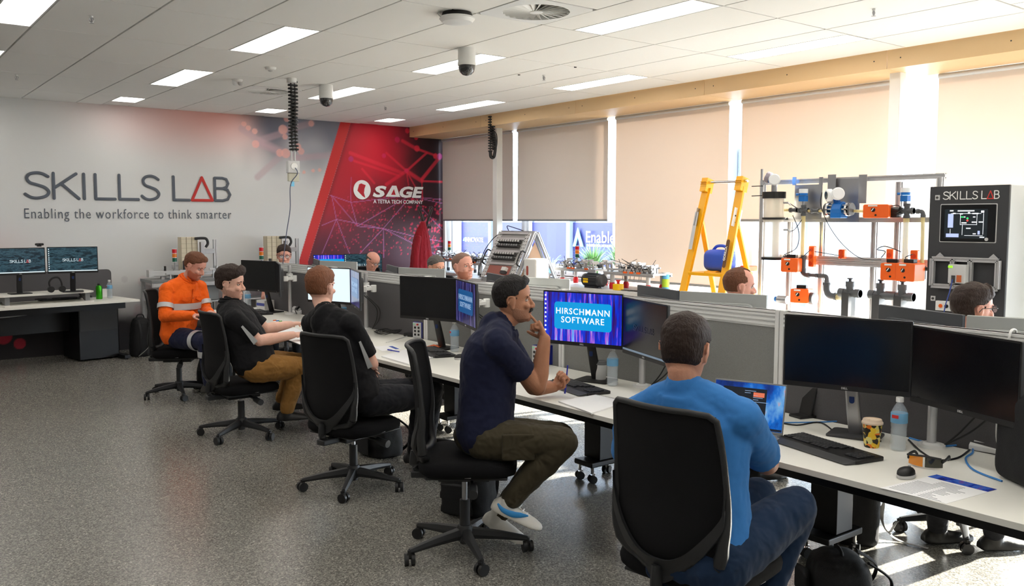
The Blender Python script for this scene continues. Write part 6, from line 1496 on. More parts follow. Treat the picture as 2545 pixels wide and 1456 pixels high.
# --- coat stand
t = thing('coat_stand', 'dark bentwood coat stand in front of the red mural', 'coat stand', (6.83, 11.0, 0)); bw = mat('bentwood', S(44, 28, 26), .4); m = MB()
for k in range(4):
    a = k*math.pi/2+.4; c_, s_ = math.cos(a), math.sin(a); f_ = lambda r_, z: (r_*c_, r_*s_, z)
    m.tube(smooth_path([f_(.015, .3), f_(.015, 1.4), f_(.03, 1.6), f_(.10, 1.78), f_(.13, 1.84), f_(.11, 1.87), f_(.095, 1.84)]), .011, 8)
    m.tube(smooth_path([f_(.015, 1.5), f_(.06, 1.58), f_(.10, 1.56), f_(.09, 1.60)]), .009, 8); m.tube(smooth_path([f_(.015, .5), f_(.08, .25), f_(.22, .03), f_(.26, .015)]), .013, 8)
m.build('stand', bw, t)
t = thing('red_coat', 'long dark red coat hanging on the coat stand', 'coat', (6.77, 10.98, 0)); rings = []
for z, a, b_, dx in ((1.66, .03, .03, .02), (1.60, .06, .05, 0), (1.50, .10, .07, -.01), (1.38, .13, .09, -.02), (1.15, .17, .11, -.02), (.95, .19, .12, -.02), (.74, .21, .12, -.02), (.70, .20, .11, -.02)):
    rings.append([V(dx+(a+.012*math.sin(k*2.3+z*4))*math.cos(t_), (b_+.010*math.sin(k*3.1))*math.sin(t_), z) for k, t_ in enumerate(np.linspace(0, 2*math.pi, 29)[:-1])])
m = MB(); m.loft(rings); remesh(m.build('coat', cloth('maroon_wool', S(134, 28, 38), folds=.5, st=(3, 3, .6)), t), .012, 4, .02, .09); m = MB(); m.tube(smooth_path([(-.10, -.05, 1.45), (-.17, -.08, 1.15), (-.17, -.09, .85)]), [.05]*13, 12); remesh(m.build('sleeve', MATS['maroon_wool'], t), .01, 3)
# ================================================================== things on and under the desks
DZ = .72
D = lambda x, y, z=DZ: at(x, y, Z=z)
pet = mat('clear_pet', S(232, 240, 246), .06, alpha=.24, spec=.9); water = mat('water', S(210, 225, 235), .03, alpha=.2, spec=.6); lab_blue = mat('label_blue', S(120, 180, 220), .5, alpha=.85); lab_red = mat('label_red', S(206, 50, 50), .5)
def make_bottle():
    t = thing('water_bottle', 'b', 'water bottle')
    prof = [(0, .002), (.024, 0), (.031, .006), (.033, .02)]
    for k in range(5): prof += [(.0295, .026+k*.017), (.033, .034+k*.017)]
    prof += [(.033, .15), (.031, .165), (.022, .185), (.0135, .198), (.0125, .207), (0, .207)]
    MB().lathe(prof, 28).build('bottle_body', pet, t, angle=70)
    MB().lathe([(0, .004), (.029, .006), (.030, .15), (0, .15)], 20).build('water', water, t)
    MB().lathe([(.0334, .118), (.0338, .119), (.0338, .158), (.0325, .160)], 28).build('label', lab_blue, t); MB().box((-.0325, .0, .146), (.004, .028, .014)).build('label_mark', lab_red, t, bevel=.001)
    MB().lathe([(0, .205), (.0155, .205), (.0155, .222), (.014, .225), (0, .225)], 20).build('cap', white_plastic, t); return t
bot = None
for (px, py, lab) in [(2232, 1118, 'clear water bottle beside the patterned coffee cup'), (1522, 958, 'clear water bottle in front of the bright monitor'), (1130, 874, 'clear water bottle next to the blank middle monitor'),
                      (853, 806, 'clear water bottle partly behind the crossed-arm man'), (617, 768, 'clear water bottle in front of the typing man'), ]:
    p = D(px, py)
    if bot is None: bot = make_bottle(); bot.location = p; bot['label'] = lab; bot['group'] = 'water bottles on the bench'
    else: dup(bot, p, .3*px, lab)
# keyboards
def make_kb():
    t = thing('keyboard', 'k', 'keyboard'); m = MB(); m.prism(rrect(.16, .445, .014), .016); kb = m.build('case', black_plastic, t, bevel=.003)
    m = MB(); m.loft([[V(x, y, z) for y, z in ((-.22, .002), (.22, .002), (.22, .017), (-.22, .017))] if i == 0 else [V(x, y, z) for y, z in ((-.21, .002), (.21, .002), (.21, .006), (-.21, .006))] for i, x in enumerate((-.078, -.125))]); m.build('palm_rest', dark_grey, t, bevel=.003)
    m = MB(); key = mat('key_black', S(46, 47, 50), .5) if 'key_black' not in MATS else MATS['key_black']
    rows = [(.055, 16), (.034, 15), (.015, 15), (-.004, 14), (-.023, 13)]
    for x, n in rows:
        for k in range(n): m.box((x, .205-.0185*k-.002*(x < .03), .0195), (.0155, .0155, .006))
    m.box((-.042, .115, .0195), (.0155, .10, .006))
    for k in range(4): m.box((-.042, .205-.0185*k, .0195), (.0155, .0155, .006)) if k < 2 else None
    for k in range(5): m.box((-.042, .045-.0185*k, .0195), (.0155, .0155, .006))
    for x in (.034, .015, -.004, -.023, -.042):
        for k in range(4): m.box((x, -.142-.0185*k, .0195), (.0155, .0155, .006))
    m.build('keys', key, t, bevel=.001, seg=1); MB().box((.07, 0, .0165), (.006, .02, .001)).build('maker_mark', light_grey, t); return t
kb0 = None
for (cx, cy, rz, lab) in [(3.27, 2.085, R(-12), 'large black keyboard with palm rest in front of the blank monitors'), (3.34, 3.74, R(-10), 'black keyboard before the bright blue monitor'),
                          (3.41, 5.36, R(-14), 'black keyboard beside the open notebook'), (3.36, 7.05, R(4), 'black keyboard in front of the white page monitor'), (3.45, 8.80, R(-6), 'black keyboard in front of the farthest blank monitor')]:
    if kb0 is None: kb0 = make_kb(); kb0.location = (cx, cy, DZ); kb0.rotation_euler[2] = rz; kb0['label'] = lab; kb0['group'] = 'keyboards on the bench'
    else: dup(kb0, (cx, cy, DZ), rz, lab)
# mice
def make_mouse():
    t = thing('computer_mouse', 'm', 'mouse'); rings = []
    for z, s_ in ((0, .92), (.006, 1), (.014, .98)): rings.append([V(.052*s_*math.cos(a), .031*s_*math.sin(a)*(1-.12*math.cos(a)**2), z) for a in U(29)])
    MB().loft(rings).build('mouse_base', light_grey, t)
    rings = []
    for z, s_ in ((.014, .97), (.024, .93), (.031, .78), (.036, .5), (.038, .15)): rings.append([V(.052*s_*math.cos(a)-.002, .031*s_*math.sin(a)*(1-.12*math.cos(a)**2), z) for a in U(29)])
    MB().loft(rings).build('mouse_shell', black_plastic, t, angle=70); MB().cyl((.028, -.004, .033), (.028, .004, .033), .006, n=12).build('scroll_wheel', mid_grey, t); return t
p = D(2252, 1185); mo = make_mouse(); mo.location = p; mo.rotation_euler[2] = R(8); mo['label'] = 'black and white mouse beside the large keyboard'; mo['group'] = 'mice on the bench'
dup(mo, (3.40, 5.02, DZ), R(-10), 'black mouse at the right end of the keyboard by the notebook'); dup(mo, (3.36, 6.72, DZ), R(0), 'black mouse under the hand of the typing man')
# coffee cups
def cup(loc, lab, mt, lid, logo=None):
    t = thing('coffee_cup', lab, 'coffee cup', loc); MB().lathe([(0, .0), (.029, 0), (.030, .004), (.040, .103), (0, .103)], 36).build('cup', mt, t)
    MB().lathe([(.040, .100), (.0435, .101), (.0435, .108), (.040, .112), (.038, .120), (.034, .121), (.033, .117), (0, .117)], 36).build('lid', lid, t)
    MB().ell((-.020, .012, .120), V(.009, .012, .006), 12, 6).build('sip_spout', lid, t)
    if logo:
        m = MB(); m.M = Matrix.Rotation(R(-40), 4, 'Z') @ Matrix.Translation((-.0365, 0, .055)) @ Matrix.Rotation(R(-95), 4, 'Y'); m.cyl((0, 0, -.001), (0, 0, .001), .018, n=24); o_ = m.build('round_logo', act_dark, t)
        text('logo_word', 'M\nK', .014, yellow_plastic, Matrix.Rotation(R(-40), 4, 'Z') @ Matrix.Translation((-.0385, 0, .055)) @ BX, o_, bold=.0006)
        for c_ in KIDS(o_): pass
        o_.data.transform(Matrix()); 
    return t
pat = mat('cup_pattern', S(236, 190, 40), .5); N, L, b = nodes(pat); tc = N.new('ShaderNodeTexCoord'); vo = N.new('ShaderNodeTexVoronoi'); vo.inputs['Scale'].default_value = 62; L.new(tc.outputs['Object'], vo.inputs['Vector'])
rp_ = N.new('ShaderNodeValToRGB'); rp_.color_ramp.interpolation = 'CONSTANT'; el = rp_.color_ramp.elements; L.new(vo.outputs['Color'], rp_.inputs[0]); el[0].color = (*S(40, 34, 20), 1); el[1].position = .34; el[1].color = (*S(238, 196, 50), 1)
for p_, c_ in ((.55, S(222, 210, 130)), (.72, S(232, 120, 30)), (.8, S(240, 214, 90))): e = el.new(p_); e.color = (*c_, 1)
L.new(rp_.outputs[0], b.inputs['Base Color'])
cup(D(2166, 1110), 'yellow floral patterned coffee cup with cream lid', pat, mat('lid_cream', S(222, 200, 176), .5)); cup(D(1493, 946), 'white coffee cup with round black logo behind the water bottle', white_paint, mat('lid_grey', S(120, 122, 124), .5), True)
# papers and notebooks
def flat(pts, h, name, lab, cat, mt, z=DZ, parent=None):
    P0 = [at(x, y, Z=z) for x, y in pts]; c = sum(P0, V(0, 0, 0))/len(P0); t = thing(name, lab, cat, (c.x, c.y, z)); m = MB(); m.prism([(p.x-c.x, p.y-c.y) for p in P0][::-1] if ((P0[1]-P0[0]).cross(P0[2]-P0[1])).z < 0 else [(p.x-c.x, p.y-c.y) for p in P0], h); return t, m.build('pages' if h > .002 else 'sheet', mt, t, smooth=False), P0, c
ink = mat('ink_grey', S(120, 122, 128), .7); ink_blue = mat('print_blue', S(40, 70, 160), .6)
t, sh, P0, c = flat([(2188, 1213), (2352, 1252), (2478, 1217), (2328, 1180)], .0012, 'brochure', 'printed sheet with blue banner near the front edge', 'paper', paper)
u, v = (P0[2]-P0[3]), (P0[0]-P0[3]); o_ = P0[3]-c; o_.z = .0014
def on(sa, sb, ta, tb, name, mt, z=.0016):
    m = MB(); q = [o_+u*a+v*b_ for a, b_ in ((sa, ta), (sb, ta), (sb, tb), (sa, tb))]; m.add([V(x.x, x.y, z) for x in q]+[V(x.x, x.y, z+.0004) for x in q], [(0, 1, 2, 3), (4, 5, 6, 7), (0, 1, 5, 4), (1, 2, 6, 5), (2, 3, 7, 6), (3, 0, 4, 7)]); return m.build(name, mt, sh, smooth=False)
on(0, 1, 0, .17, 'blue_banner', streaks('banner_blue', [(.3, S(40, 30, 90)), (.45, S(36, 60, 170)), (.55, S(60, 110, 210)), (.7, S(120, 80, 160))], 0, (2, 6, 1)))
N, L, b = nodes(MATS['banner_blue']); L.new(b.inputs['Emission Color'].links[0].from_socket, b.inputs['Base Color'])
m = MB(); rr_ = random.Random(2)
for k in range(16):
    ta = .24+k*.044; e_ = rr_.uniform(.55, .92)
    for a0, a1 in ((.06, min(e_, .46)), (.54, e_)) if k > 3 else ((.3, .7),):
        if a1-a0 < .02: continue
        q = [o_+u*a+v*b_ for a, b_ in ((a0, ta), (a1, ta), (a1, ta+.010), (a0, ta+.010))]; m.add([V(x.x, x.y, .0014) for x in q]+[V(x.x, x.y, .0017) for x in q], [(0, 1, 2, 3), (4, 5, 6, 7), (0, 1, 5, 4), (1, 2, 6, 5), (2, 3, 7, 6), (3, 0, 4, 7)])
m.build('print_lines', ink, sh, smooth=False)
def notebook(pts, lab, h=.008):
    t, sh, P0, c = flat(pts, h, 'notebook', lab, 'notebook', paper); m = MB(); a, b_ = P0[-1]-c, P0[-2]-c
    for k in range(22): q = a.lerp(b_, (k+.5)/22); m.tube([V(q.x+.006*math.cos(w_), q.y, h*.6+.008*math.sin(w_)) for w_ in np.linspace(0, 5.5, 9)], .0008, 5)
    m.build('spiral', mid_grey, t); return t
notebook([(1388, 1000), (1470, 1030), (1558, 1002), (1480, 984)], 'spiral notebook on the desk left of the blue shirt'); notebook([(948, 888), (1016, 908), (1092, 886), (1020, 868)], 'spiral notebook with a blue pen near the chair back', .01)
t, sh, P0, c = flat([(928, 862), (950, 873), (1000, 868), (975, 858)], .0012, 'paper_sheet', 'sheet with blue print beside the crossed-arm man', 'paper', paper); o_ = P0[3]-c; u, v = (P0[2]-P0[3]), (P0[0]-P0[3]); on(.2, .9, .1, .3, 'blue_print', ink_blue)
t, sh, P0, c = flat([(672, 822), (700, 832), (760, 828), (735, 816)], .004, 'notebook', 'white notepad under the forearms of the typing man', 'notebook', paper); t, sh, P0, c = flat([(715, 845), (745, 856), (775, 848), (748, 838)], .004, 'notebook', 'open booklet at the desk edge by the typing man', 'notebook', paper)
flat([(1060, 861), (1082, 866), (1098, 861), (1078, 856)], .0015, 'card', 'small orange card on the monitor foot', 'card', orange_plastic, z=DZ+.011)
def pen(a, b_, lab, mt): a, b_ = Vector(a), Vector(b_); t = thing('pen', lab, 'pen', a); MB().cyl((0, 0, 0), b_-a, .0042, .0036, n=10).build('barrel', mt, t); MB().cyl((b_-a)*-.04, (b_-a)*.35, .0052, n=10).build('pen_cap', mt, t)
pb = mat('pen_blue', S(40, 50, 170), .4)
pen(D(965, 869, DZ+.014), D(992, 874, DZ+.014), 'blue pen on the spiral notebook by the empty chair back', pb); hp = J4['wrL']+m4.location+V(.05, -.03, .02); pen(hp+V(0, 0, -.05), hp+V(.01, -.01, .10), 'blue pen held upright in the fist of the man in navy', pb)
for k, (px, mt) in enumerate([(683, orange_plastic), (690, blue_enamel), (697, green_plastic)]): tag(MB().box((0, 0, .004), (.03, .012, .008)).build('cable_clip', mt, None, D(px, 797+k)), ['orange', 'blue', 'green'][k]+' small clip on the desk in front of the typing man', 'clip')
# blue industrial network boxes
def netbox(px, py, lab, rz=0, h=.13, lit=True):
    t = thing('network_switch', lab, 'network switch', D(px, py), rz, 'blue industrial network boxes'); MB().box((0, 0, h/2), (.11, .10, h)).build('housing', navy_box, t, bevel=.004); f = MB().box((-.058, 0, h/2), (.008, .085, h*.96)).build('face_plate', light_grey, t, bevel=.002)
    m = MB()
    for k in range(3): m.box((-.063, -.018, h*(.22+.22*k)), (.003, .018, .016)); m.box((-.063, .018, h*(.22+.22*k)), (.003, .018, .016))
    m.build('ports', act_dark, f); MB().box((-.063, .03, h*.88), (.002, .006, .006)).build('status_led', hg, f); m = MB(); m.cyl((-.063, -.01, h*.86), (-.072, -.01, h*.86), .007, n=10); m.build('red_plug', red_plastic, f); return t
netbox(1048, 838, 'blue network box with white face behind the blank middle monitor', R(20)); netbox(1350, 905, 'blue network box with green light between the man in navy and the bright monitor', R(0)); netbox(1893, 968, 'blue network box on the desk behind the laptop', R(10), .09)
# laptop
la, lb = D(1790, 1040), D(1945, 1078); t = thing('laptop', 'open silver laptop with dark code windows in front of the man in blue', 'laptop', V(3.20, 2.46, DZ), R(200)); 
MB().box((.10, 0, .008), (.22, .33, .014)).build('keyboard_deck', mid_grey, t, bevel=.004); MB().box((.08, 0, .0155), (.11, .28, .002)).build('keys', key if 'key' in globals() else black_plastic, t)
LM = Matrix.Translation((-.01, 0, .012)) @ Matrix.Rotation(R(-14), 4, 'Y'); m = MB(); m.M = LM @ FX; m.M = LM; m.box((0, 0, .115), (.008, .33, .225)); lid_ = m.build('screen_lid', mid_grey, t, bevel=.003)
m = MB(); m.M = LM; m.box((.0045, 0, .118), (.001, .318, .205)); ds = m.build('display', scr_lap, lid_, smooth=False)
m = MB(); m.M = LM; m.box((.0052, -.02, .125), (.0006, .20, .145)); m.box((.0052, 0, .022), (.0006, .316, .010)); m.build('code_window', emis('window_dark', S(24, 28, 36), .8), ds, smooth=False); m = MB(); m.M = LM; rr_ = random.Random(9)
for k in range(13): y0 = rr_.choice((-.10, -.02, .02)); w_ = rr_.uniform(.02, .07); m.box((.0058, y0+w_/2, .185-k*.0095), (.0005, w_, .0022))
m.build('code_lines', scr_text_dim, ds, smooth=False); m = MB(); m.M = LM; m.box((.0058, .045, .17), (.0005, .05, .02)); m.build('orange_image', emis('img_orange', S(210, 110, 80), .9), ds, smooth=False)
# stand for a handset, safety glasses, sockets, bags
t = thing('handset_stand', 'black leaning tablet stand behind the blank monitors', 'stand', D(1995, 1036), R(165)); MB().box((-.03, 0, .075), (.012, .085, .15), Matrix.Rotation(R(-14), 3, 'Y')).build('back_plate', black_plastic, t, bevel=.006); MB().box((.0, 0, .006), (.10, .085, .012)).build('foot', black_plastic, t, bevel=.003)
t = thing('safety_glasses', 'black safety glasses with amber lenses beside the mouse', 'glasses', D(2300, 1160), R(195)); amb = mat('amber_lens_film', S(240, 150, 20), .12, alpha=.85, spec=.8)
for s_ in (-1, 1):
    m = MB(); m.sheet(lambda u, v: (V(.03-.03*(u*1.0)**2, s_*(.004+.058*u), .006+.040*v-(.008*u*v)), V(1, 0, 0)), 10, 4, .002); m.build('lens', amb if s_ < 0 else mat('dark_lens', S(40, 42, 24), .1, spec=.9), t)
    MB().tube(smooth_path([(.008, s_*.062, .030), (-.03, s_*.068, .034), (-.10, s_*.064, .030), (-.13, s_*.060, .012)]), .004, 8, 1.6).build('temple', black_plastic, t)
MB().tube(smooth_path([(.028, -.062, .046), (.034, 0, .050), (.028, .062, .046)]), .004, 8).build('brow_bar', black_plastic, t)
def sockets(px, py, lab, rz):
    t = thing('socket_module', lab, 'power socket', D(px, py), rz, 'white desk socket modules'); m = MB(); m.prism([(-.06, 0), (.05, 0), (.05, .02), (-.02, .075), (-.06, .075)], .19, Matrix.Translation((0, -.095, 0)) @ Matrix.Rotation(R(90), 4, 'X').inverted() @ Matrix.Rotation(R(180), 4, 'X') if False else Matrix(((1, 0, 0, 0), (0, 0, 1, -.095), (0, 1, 0, 0), (0, 0, 0, 1))))
    b_ = m.build('housing', white_plastic, t, bevel=.003)
    for y in (-.05, .05): MB().box((.022, y, .052), (.05, .055, .003), Matrix.Rotation(R(38), 3, 'Y')).build('socket_face', light_grey, b_)
    m = MB(); m.box((.03, .03, .055), (.04, .03, .03), Matrix.Rotation(R(38), 3, 'Y')); m.tube(smooth_path([(.04, .03, .06), (.08, .06, .04), (.10, .12, .008)]), .004, 6); m.build('plug', black_plastic, b_); return t
sockets(2478, 1122, 'white desk socket module beside the black bag', R(186)); sockets(958, 815, 'white desk socket module with coiled black cable', R(190)); sockets(742, 778, 'white desk socket module behind the typing man', R(190))
bagm = mat('bag_nylon', S(22, 22, 24), .8, bump=.4, bscale=400)
def blob(name, lab, cat, loc, dims, rz=0, tilt=0, mt=None, straps=True, pockets=True):
    t = thing(name, lab, cat, loc, rz); x, y, z = dims; rings = []
    for q, s_ in ((0, .86), (.06, .97), (.3, 1.0), (.6, .95), (.85, .82), (.96, .6), (1, .3)): rings.append([V(a*x*s_+tilt*q, b_*y*s_, q*z) for a, b_ in rrect(1, 1, .28, 5)])
    m = MB(); m.loft(rings); remesh(m.build('bag_body', mt or bagm, t, angle=60), .009, 3, .02, .12)
    if pockets: m = MB(); m.loft([[V(-x*.46-.05*s_+tilt*q, b_*y*.72*s_, q*z*.55+.02) for b_, s_ in ((-.5, .2), (-.5, 1), (.5, 1), (.5, .2))] for q, s_ in ((0, .8), (.3, 1), (.8, 1), (1, .6))]); remesh(m.build('front_pocket', mt or bagm, t), .009, 3)
    if straps:
        for s_ in (-1, 1): MB().tube(smooth_path([(x*.4+tilt, s_*y*.25, z*.9), (x*.75, s_*y*.3, z*.6), (x*.7, s_*y*.32, z*.25), (x*.45, s_*y*.3, z*.08)]), .016, 8, .35, (1, 0, 0)).build('strap', mt or bagm, t)
        MB().tube(smooth_path([(tilt, -.05, z*.97), (tilt, -.03, z*1.06), (tilt, .03, z*1.06), (tilt, .05, z*.97)]), .008, 8).build('grab_loop', mt or bagm, t)
    return t
bc = D(2500, 1215); t = thing('laptop_bag', 'black laptop bag standing on the desk at the right edge', 'bag', (3.36, 1.29, DZ), R(-32))
m = MB(); rings = []
for y, s_ in ((-.20, .9), (-.185, 1), (.185, 1), (.20, .9)): rings.append([V(x*s_, y, .17+z*s_) for x, z in rrect(.11, .34, .04, 5)])
m.loft(rings); remesh(m.build('bag_body', bagm, t), .007, 3, .008, .1); MB().tube(smooth_path([(0, -.07, .335), (0, -.06, .385), (0, .06, .385), (0, .07, .335)]), .009, 8).build('carry_handle', bagm, t); MB().tube([V(.057, y, .27) for y in np.linspace(-.17, .17, 6)], .003, 6).build('zip', dark_grey, t)
blob('backpack', 'black backpack under the chair of the man in navy', 'backpack', (2.84, 4.12, 0), (.24, .30, .33), R(30), -.02); blob('backpack', 'black backpack under the desk by the typing man', 'backpack', (3.28, 6.55, 0), (.24, .28, .42), R(10)); blob('backpack', 'black bag on the floor behind the chair of the man in orange', 'backpack', (2.95, 8.75, 0), (.26, .32, .34), R(40))
blob('backpack', 'black bag under the desk behind the crossed-arm man', 'backpack', (3.06, 5.56, 0), (.24, .34, .28), R(0)); blob('backpack', 'black bag on the floor by the jeans of the man in blue', 'backpack', (3.46, 2.14, 0), (.26, .30, .22), R(-40))
# pedestal with backpack beside it
t = blob('backpack', 'tall black backpack with a loose grey strap beyond the right-hand desk column', 'backpack', (4.20, 2.50, 0), (.22, .22, .52), R(-53), .0, straps=False)
MB().tube(smooth_path([(.10, -.02, .46), (.135, -.02, .30), (.12, 0, .14), (.16, .02, .05), (.20, .03, .11), (.17, .04, .04), (.22, .02, .008), (.28, -.02, .008), (.34, -.05, .008)]), .011, 8, .25).build('loose_strap', mat('strap_grey', S(150, 150, 148), .6), t)
# cables on the desk
def dcable(pts, r, mt, lab, name='cable', lift=.0): return tag(MB().tube(smooth_path([D(x, y, DZ)+V(0, 0, r+lift+(z[0] if z else 0)) for x, y, *z in pts], 6), r, 8).build(name, mt), lab, 'cable')
blue_c = mat('blue_patch', S(60, 130, 200), .45)
dcable([(1930, 1050), (1980, 1058), (2040, 1052), (2090, 1085), (2150, 1092), (2190, 1098)], .0035, black_plastic, 'thin black cable running from the laptop to the monitor foot')
dcable([(1935, 1052), (2040, 1050), (2100, 1048), (2160, 1052)], .003, blue_c, 'blue network cable behind the patterned cup'); dcable([(2260, 1090), (2340, 1110), (2405, 1106), (2418, 1125), (2400, 1142), (2420, 1170), (2490, 1198)], .004, blue_c, 'blue network cable curling towards the black bag')
dcable([(2258, 1095), (2290, 1125), (2330, 1145), (2380, 1140), (2410, 1120)], .004, black_plastic, 'black cable behind the safety glasses')
m = MB()
for k in range(4): c_ = D(955+k*5, 828+k*2); m.tube([c_+V((.10+.01*k)*math.cos(a)*.7, (.12-.01*k)*math.sin(a), .006+.012*k+.008*math.sin(3*a+k)) for a in np.linspace(0, 2*math.pi, 33)], .004, 7)
tag(m.build('coiled_cable', black_plastic), 'coil of black cable behind the crossed-arm man', 'cable')
m = MB()
for k in range(3): c_ = D(1755, 972); m.tube([c_+V((.06+.01*k)*math.cos(a), (.08-.01*k)*math.sin(a), .006+.010*k) for a in np.linspace(0, 2*math.pi, 33)], .004, 7)
tag(m.build('coiled_cable', black_plastic), 'small coil of black cable beside the head of the man in blue', 'cable')
dcable([(960, 852), (1000, 840), (1040, 828)], .004, white_plastic, 'white cable lying towards the blue network box'); t_ = tag(MB().box((0, 0, .014), (.05, .11, .028)).build('power_adapter', black_plastic, None, D(1020, 836), R(20), bevel=.006), 'black power adapter beside the blue network box', 'adapter')
# cables hanging behind the clamp arms
for k, yj in enumerate(ST[1:]):
    y = yj-.12; m = MB()
    for q in range(2): m.tube(smooth_path([(3.60, y-.04*q, 1.03), (3.66, y-.10-.05*q, .93), (3.70, y-.03-.04*q, .82), (3.70, y+.05, DZ+.01)]), .004, 7)
    tag(m.build('hanging_cable', black_plastic), 'pair of black cables hanging behind the '+['HIRSCHMANN monitor nearest the mural', 'angled HIRSCHMANN monitor by the navy t-shirt', 'dark SKILLS LAB monitor', 'blank monitor at the right edge'][k], 'cable', 'black cables behind the clamp arms')
a = at(2510, 828, X=3.74); m = MB(); m.tube(smooth_path([(3.80, a.y, 1.20), (3.79, a.y, 1.236), (3.74, a.y, 1.225), (3.735, a.y+.005, 1.1), (3.72, a.y+.02, .95), (3.735, a.y+.03, .80), (3.72, a.y, .73)]), .005, 8); tag(m.build('white_cable', white_plastic), 'white cable hung over the divider at the right edge', 'cable')
t = thing('gadget_box', 'white box with blue stripe behind the farthest water bottle', 'box', D(660, 768), R(10)); MB().box((0, 0, .05), (.12, .16, .10)).build('box', white_plastic, t, bevel=.004); MB().box((-.061, 0, .055), (.003, .15, .03)).build('blue_stripe', mat('stripe_blue', S(80, 90, 170), .5), t)
m = MB(); m.lathe([(0, 0), (.045, 0), (.055, .05), (0, .05)], 24); tag(m.build('paper_bowl', white_plastic, None, D(592, 768)), 'white paper bowl in front of the typing man', 'bowl')

# ------------------------------------------------------------------ the desk against the mural wall
th = R(10); LD = V(2.02, 11.40, 0); t = thing('sit_stand_desk', 'white desk against the mural wall at the left edge', 'desk', LD, th)
MB().box((-.25, 0, .7075), (2.15, .72, .025)).build('desk_top', white_laminate, t, bevel=.002)
for x in (.68, -1.1):
    m = MB(); m.box((x, .05, .36), (.07, .10, .66)); m.box((x, 0, .03), (.07, .60, .04)); m.build('leg', black_metal, t, bevel=.003)
MB().box((-.25, -.10, .64), (2.0, .05, .07)).box((-.25, .2, .5), (2.0, .012, .30)).build('modesty_panel', black_metal, t)
MB().cyl((.68, -.012, .60), (.68, -.02, .60), .015, n=14).build('bolt', light_grey, t)
inv = Matrix.Rotation(-th, 3, 'Z'); lp = lambda x, y, z=DZ: at(x, y, Z=z)
t2 = thing('desk_screen', 'low grey fabric screen behind the desk against the mural', 'desk divider', LD+Matrix.Rotation(th, 3, 'Z') @ V(-.35, .385, 0), th); m = MB(); m.M = Matrix.Translation((0, 0, .88)) @ plane_M((0, 0, 0), (1, 0, 0), (0, 0, 1)); m.prism(rrect(2.3, .36, .05), .02); m.build('fabric_panel', fab_dark, t2)
rs_ = thing('sit_stand_riser', 'white height-adjustable riser under the SKILLS LAB screens', 'desk riser', LD+Matrix.Rotation(th, 3, 'Z') @ V(-.10, -.02, DZ), th)
m = MB(); m.prism([(-.55, -.30), (-.40, -.33), (.35, -.33), (.42, -.25), (.42, .10), (-.6, .10)], .018); m.build('lower_tray', white_laminate, rs_, bevel=.003)
m = MB(); m.M = Matrix.Translation((0, 0, .11)); m.prism([(-.62, -.22), (-.55, -.27), (.38, -.27), (.44, -.2), (.44, .16), (-.62, .16)], .020); m.build('upper_deck', white_laminate, rs_, bevel=.003)
for x in (-.5, .36): m = MB(); m.bar(V(x, -.18, .02), V(x, .05, .11), .02, .03); m.bar(V(x, .05, .02), V(x, -.18, .11), .02, .03); m.box((x, -.2, .06), (.05, .05, .09)); m.build('scissor_arm', mid_grey, rs_)
RT = LD+Matrix.Rotation(th, 3, 'Z') @ V(-.10, -.02, 0)
monitor('left dark desktop screen with SKILLS LAB logo below the wall slogan', (1.62, 11.12, 1.218), R(-84), 'lab', 'stand', (1.62, 11.20), w=.51, h=.30, deskz=.851, group='screens on the riser desk', ring=False)
monitor('right dark desktop screen with SKILLS LAB logo and icon column', (2.15, 11.08, 1.222), R(-99), 'lab', 'stand', (2.16, 11.18), w=.52, h=.30, deskz=.851, group='screens on the riser desk', ring=False)
t = thing('webcam', 'black webcam on top of the left SKILLS LAB screen', 'webcam', at(98, 612, Y=11.12), R(-84)); MB().box((0, 0, .022), (.03, .09, .026)).build('body', black_plastic, t, bevel=.01); MB().cyl((.015, 0, .022), (.02, 0, .022), .009, n=14).build('lens', screen_black, t); MB().box((-.01, 0, .003), (.03, .04, .014)).build('clip', black_plastic, t)
dup(kb0, D(145, 745, DZ+.02)+V(0, .05, 0), th-R(90)+R(180)*0, 'black keyboard under the white riser'); dup(mo, D(225, 742, DZ+.02)+V(0, .04, 0), th+R(90), 'black mouse at the right end of the white riser')
t = thing('headset', 'black headset hanging in front of the right SKILLS LAB screen', 'headset', (1.97, 11.06, .851)); m = MB(); m.tube(smooth_path([(-.06, 0, .05), (-.075, 0, .12), (-.04, 0, .17), (.02, 0, .175), (.05, 0, .12), (.055, 0, .05)]), .010, 8, .6, (0, 1, 0)); m.build('headband', black_plastic, t); MB().cyl((-.06, -.015, .045), (-.06, .02, .045), .036, n=20).cyl((.055, -.015, .045), (.055, .02, .045), .036, n=20).build('ear_cup', black_plastic, t)
t = thing('drink_flask', 'bright green metal drink flask on the left desk', 'bottle', D(247, 743)); gm = mat('green_anodised', S(60, 168, 30), .25, metal=.7)
MB().lathe([(0, 0), (.034, 0), (.037, .006), (.037, .135), (.030, .160), (.020, .168), (0, .168)], 28).build('flask', gm, t); MB().lathe([(0, .166), (.019, .166), (.019, .185), (.012, .192), (0, .192)], 20).build('stopper', black_plastic, t)
dup(bot, D(273, 741), 0, 'half-full water bottle at the end of the left desk'); tag(MB().box((0, 0, .05), (.07, .05, .10)).build('small_box', white_plastic, None, D(262, 738)+V(-.0, .06, 0), bevel=.004), 'small white box between the green flask and the water bottle', 'box')
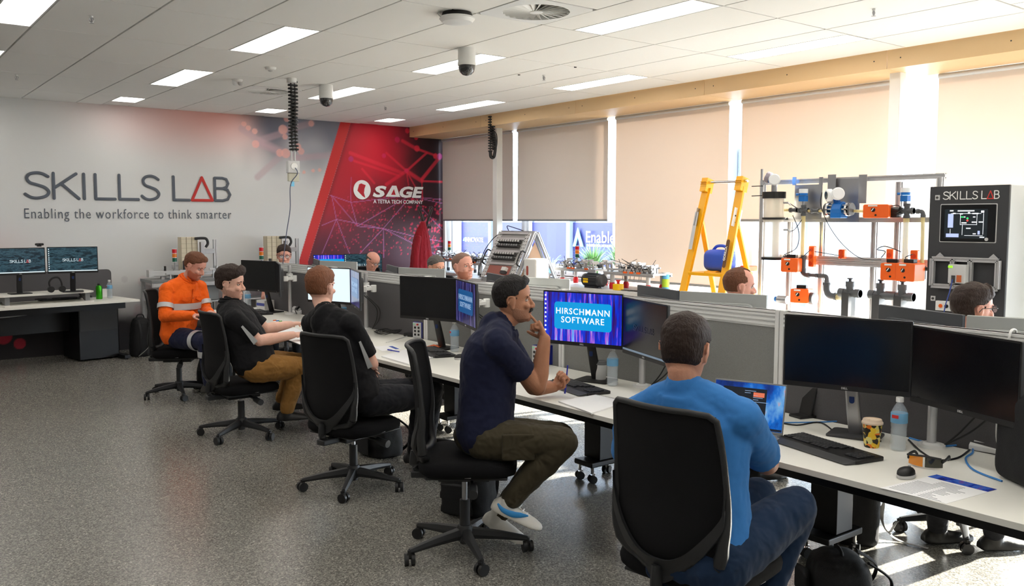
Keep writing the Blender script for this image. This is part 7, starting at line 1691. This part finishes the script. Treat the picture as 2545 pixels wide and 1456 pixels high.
t = thing('desktop_computer', 'black cabinet under the left desk', 'computer', (2.42, 11.62, 0), th); MB().box((0, 0, .34), (.46, .50, .64)).build('case', black_metal, t, bevel=.004); MB().box((0, -.252, .5), (.44, .006, .28)).build('front_panel', black_frame, t)
for sx in (-1, 1): MB().cyl((sx*.18, -.2, 0), (sx*.18, -.2, .03), .02, n=12).build('foot', rubber, t)
t = blob('backpack', 'black backpack leaning beside the left desk', 'backpack', (2.95, 11.42, 0), (.24, .24, .48), R(-80), 0); 
MB().tube(smooth_path([(.16, .06, .46), (.26, .10, .36), (.24, .0, .15), (.15, -.1, .02)]), .010, 7, .4).build('pale_strap', mat('strap_pale', S(150, 148, 140), .7), t)
t = thing('backpack_small', 'x', 'x') if False else None
t = thing('wall_socket', 'white socket strip low on the mural wall at the left edge', 'power socket', (1.28, YF-.02, .36)); MB().box((0, 0, 0), (.34, .03, .09)).build('plate', white_plastic, t, bevel=.003); MB().box((.09, -.018, 0), (.03, .006, .04)).build('socket_hole', light_grey, t)
m = MB(); m.tube(smooth_path([(.9, 11.2, .66), (1.3, 11.35, .58), (1.8, 11.42, .60), (2.05, 11.42, .66)]), .006, 7); tag(m.build('slack_cable', light_grey), 'slack pale cable under the left desk', 'cable')
# grey flashes on the sleeves of the black shirts
flash(m2, J2, 'R', .28, .95, R(0), .020, .082); flash(m3_, J3, 'R', .35, .98, R(0), .016, .078)

# --- small desk with two screens in front of the red mural
t = thing('desk', 'white desk with two screens in front of the red mural', 'desk', (5.78, 11.02, 0), R(-24)); MB().box((0, 0, .7075), (1.4, .65, .025)).build('desk_top', white_laminate, t, bevel=.002)
for x in (-.62, .65): MB().box((x, 0, .35), (.06, .5, .69)).build('leg', black_metal, t, bevel=.003)
mp = dep(903, 661, 12.25); monitor('black screen showing SKILLS LAB in front of the red mural', (mp.x, mp.y, 1.055), R(-120), 'lab', 'stand', (mp.x+.03, mp.y+.06), w=.52, group='screens before the red mural', ring=False)
mp = dep(824, 660, 12.25); monitor('brightly coloured screen left of the balding man', (mp.x, mp.y, 1.045), R(-112), 'hirsch', 'stand', (mp.x+.02, mp.y+.06), w=.50, group='screens before the red mural', ring=False)
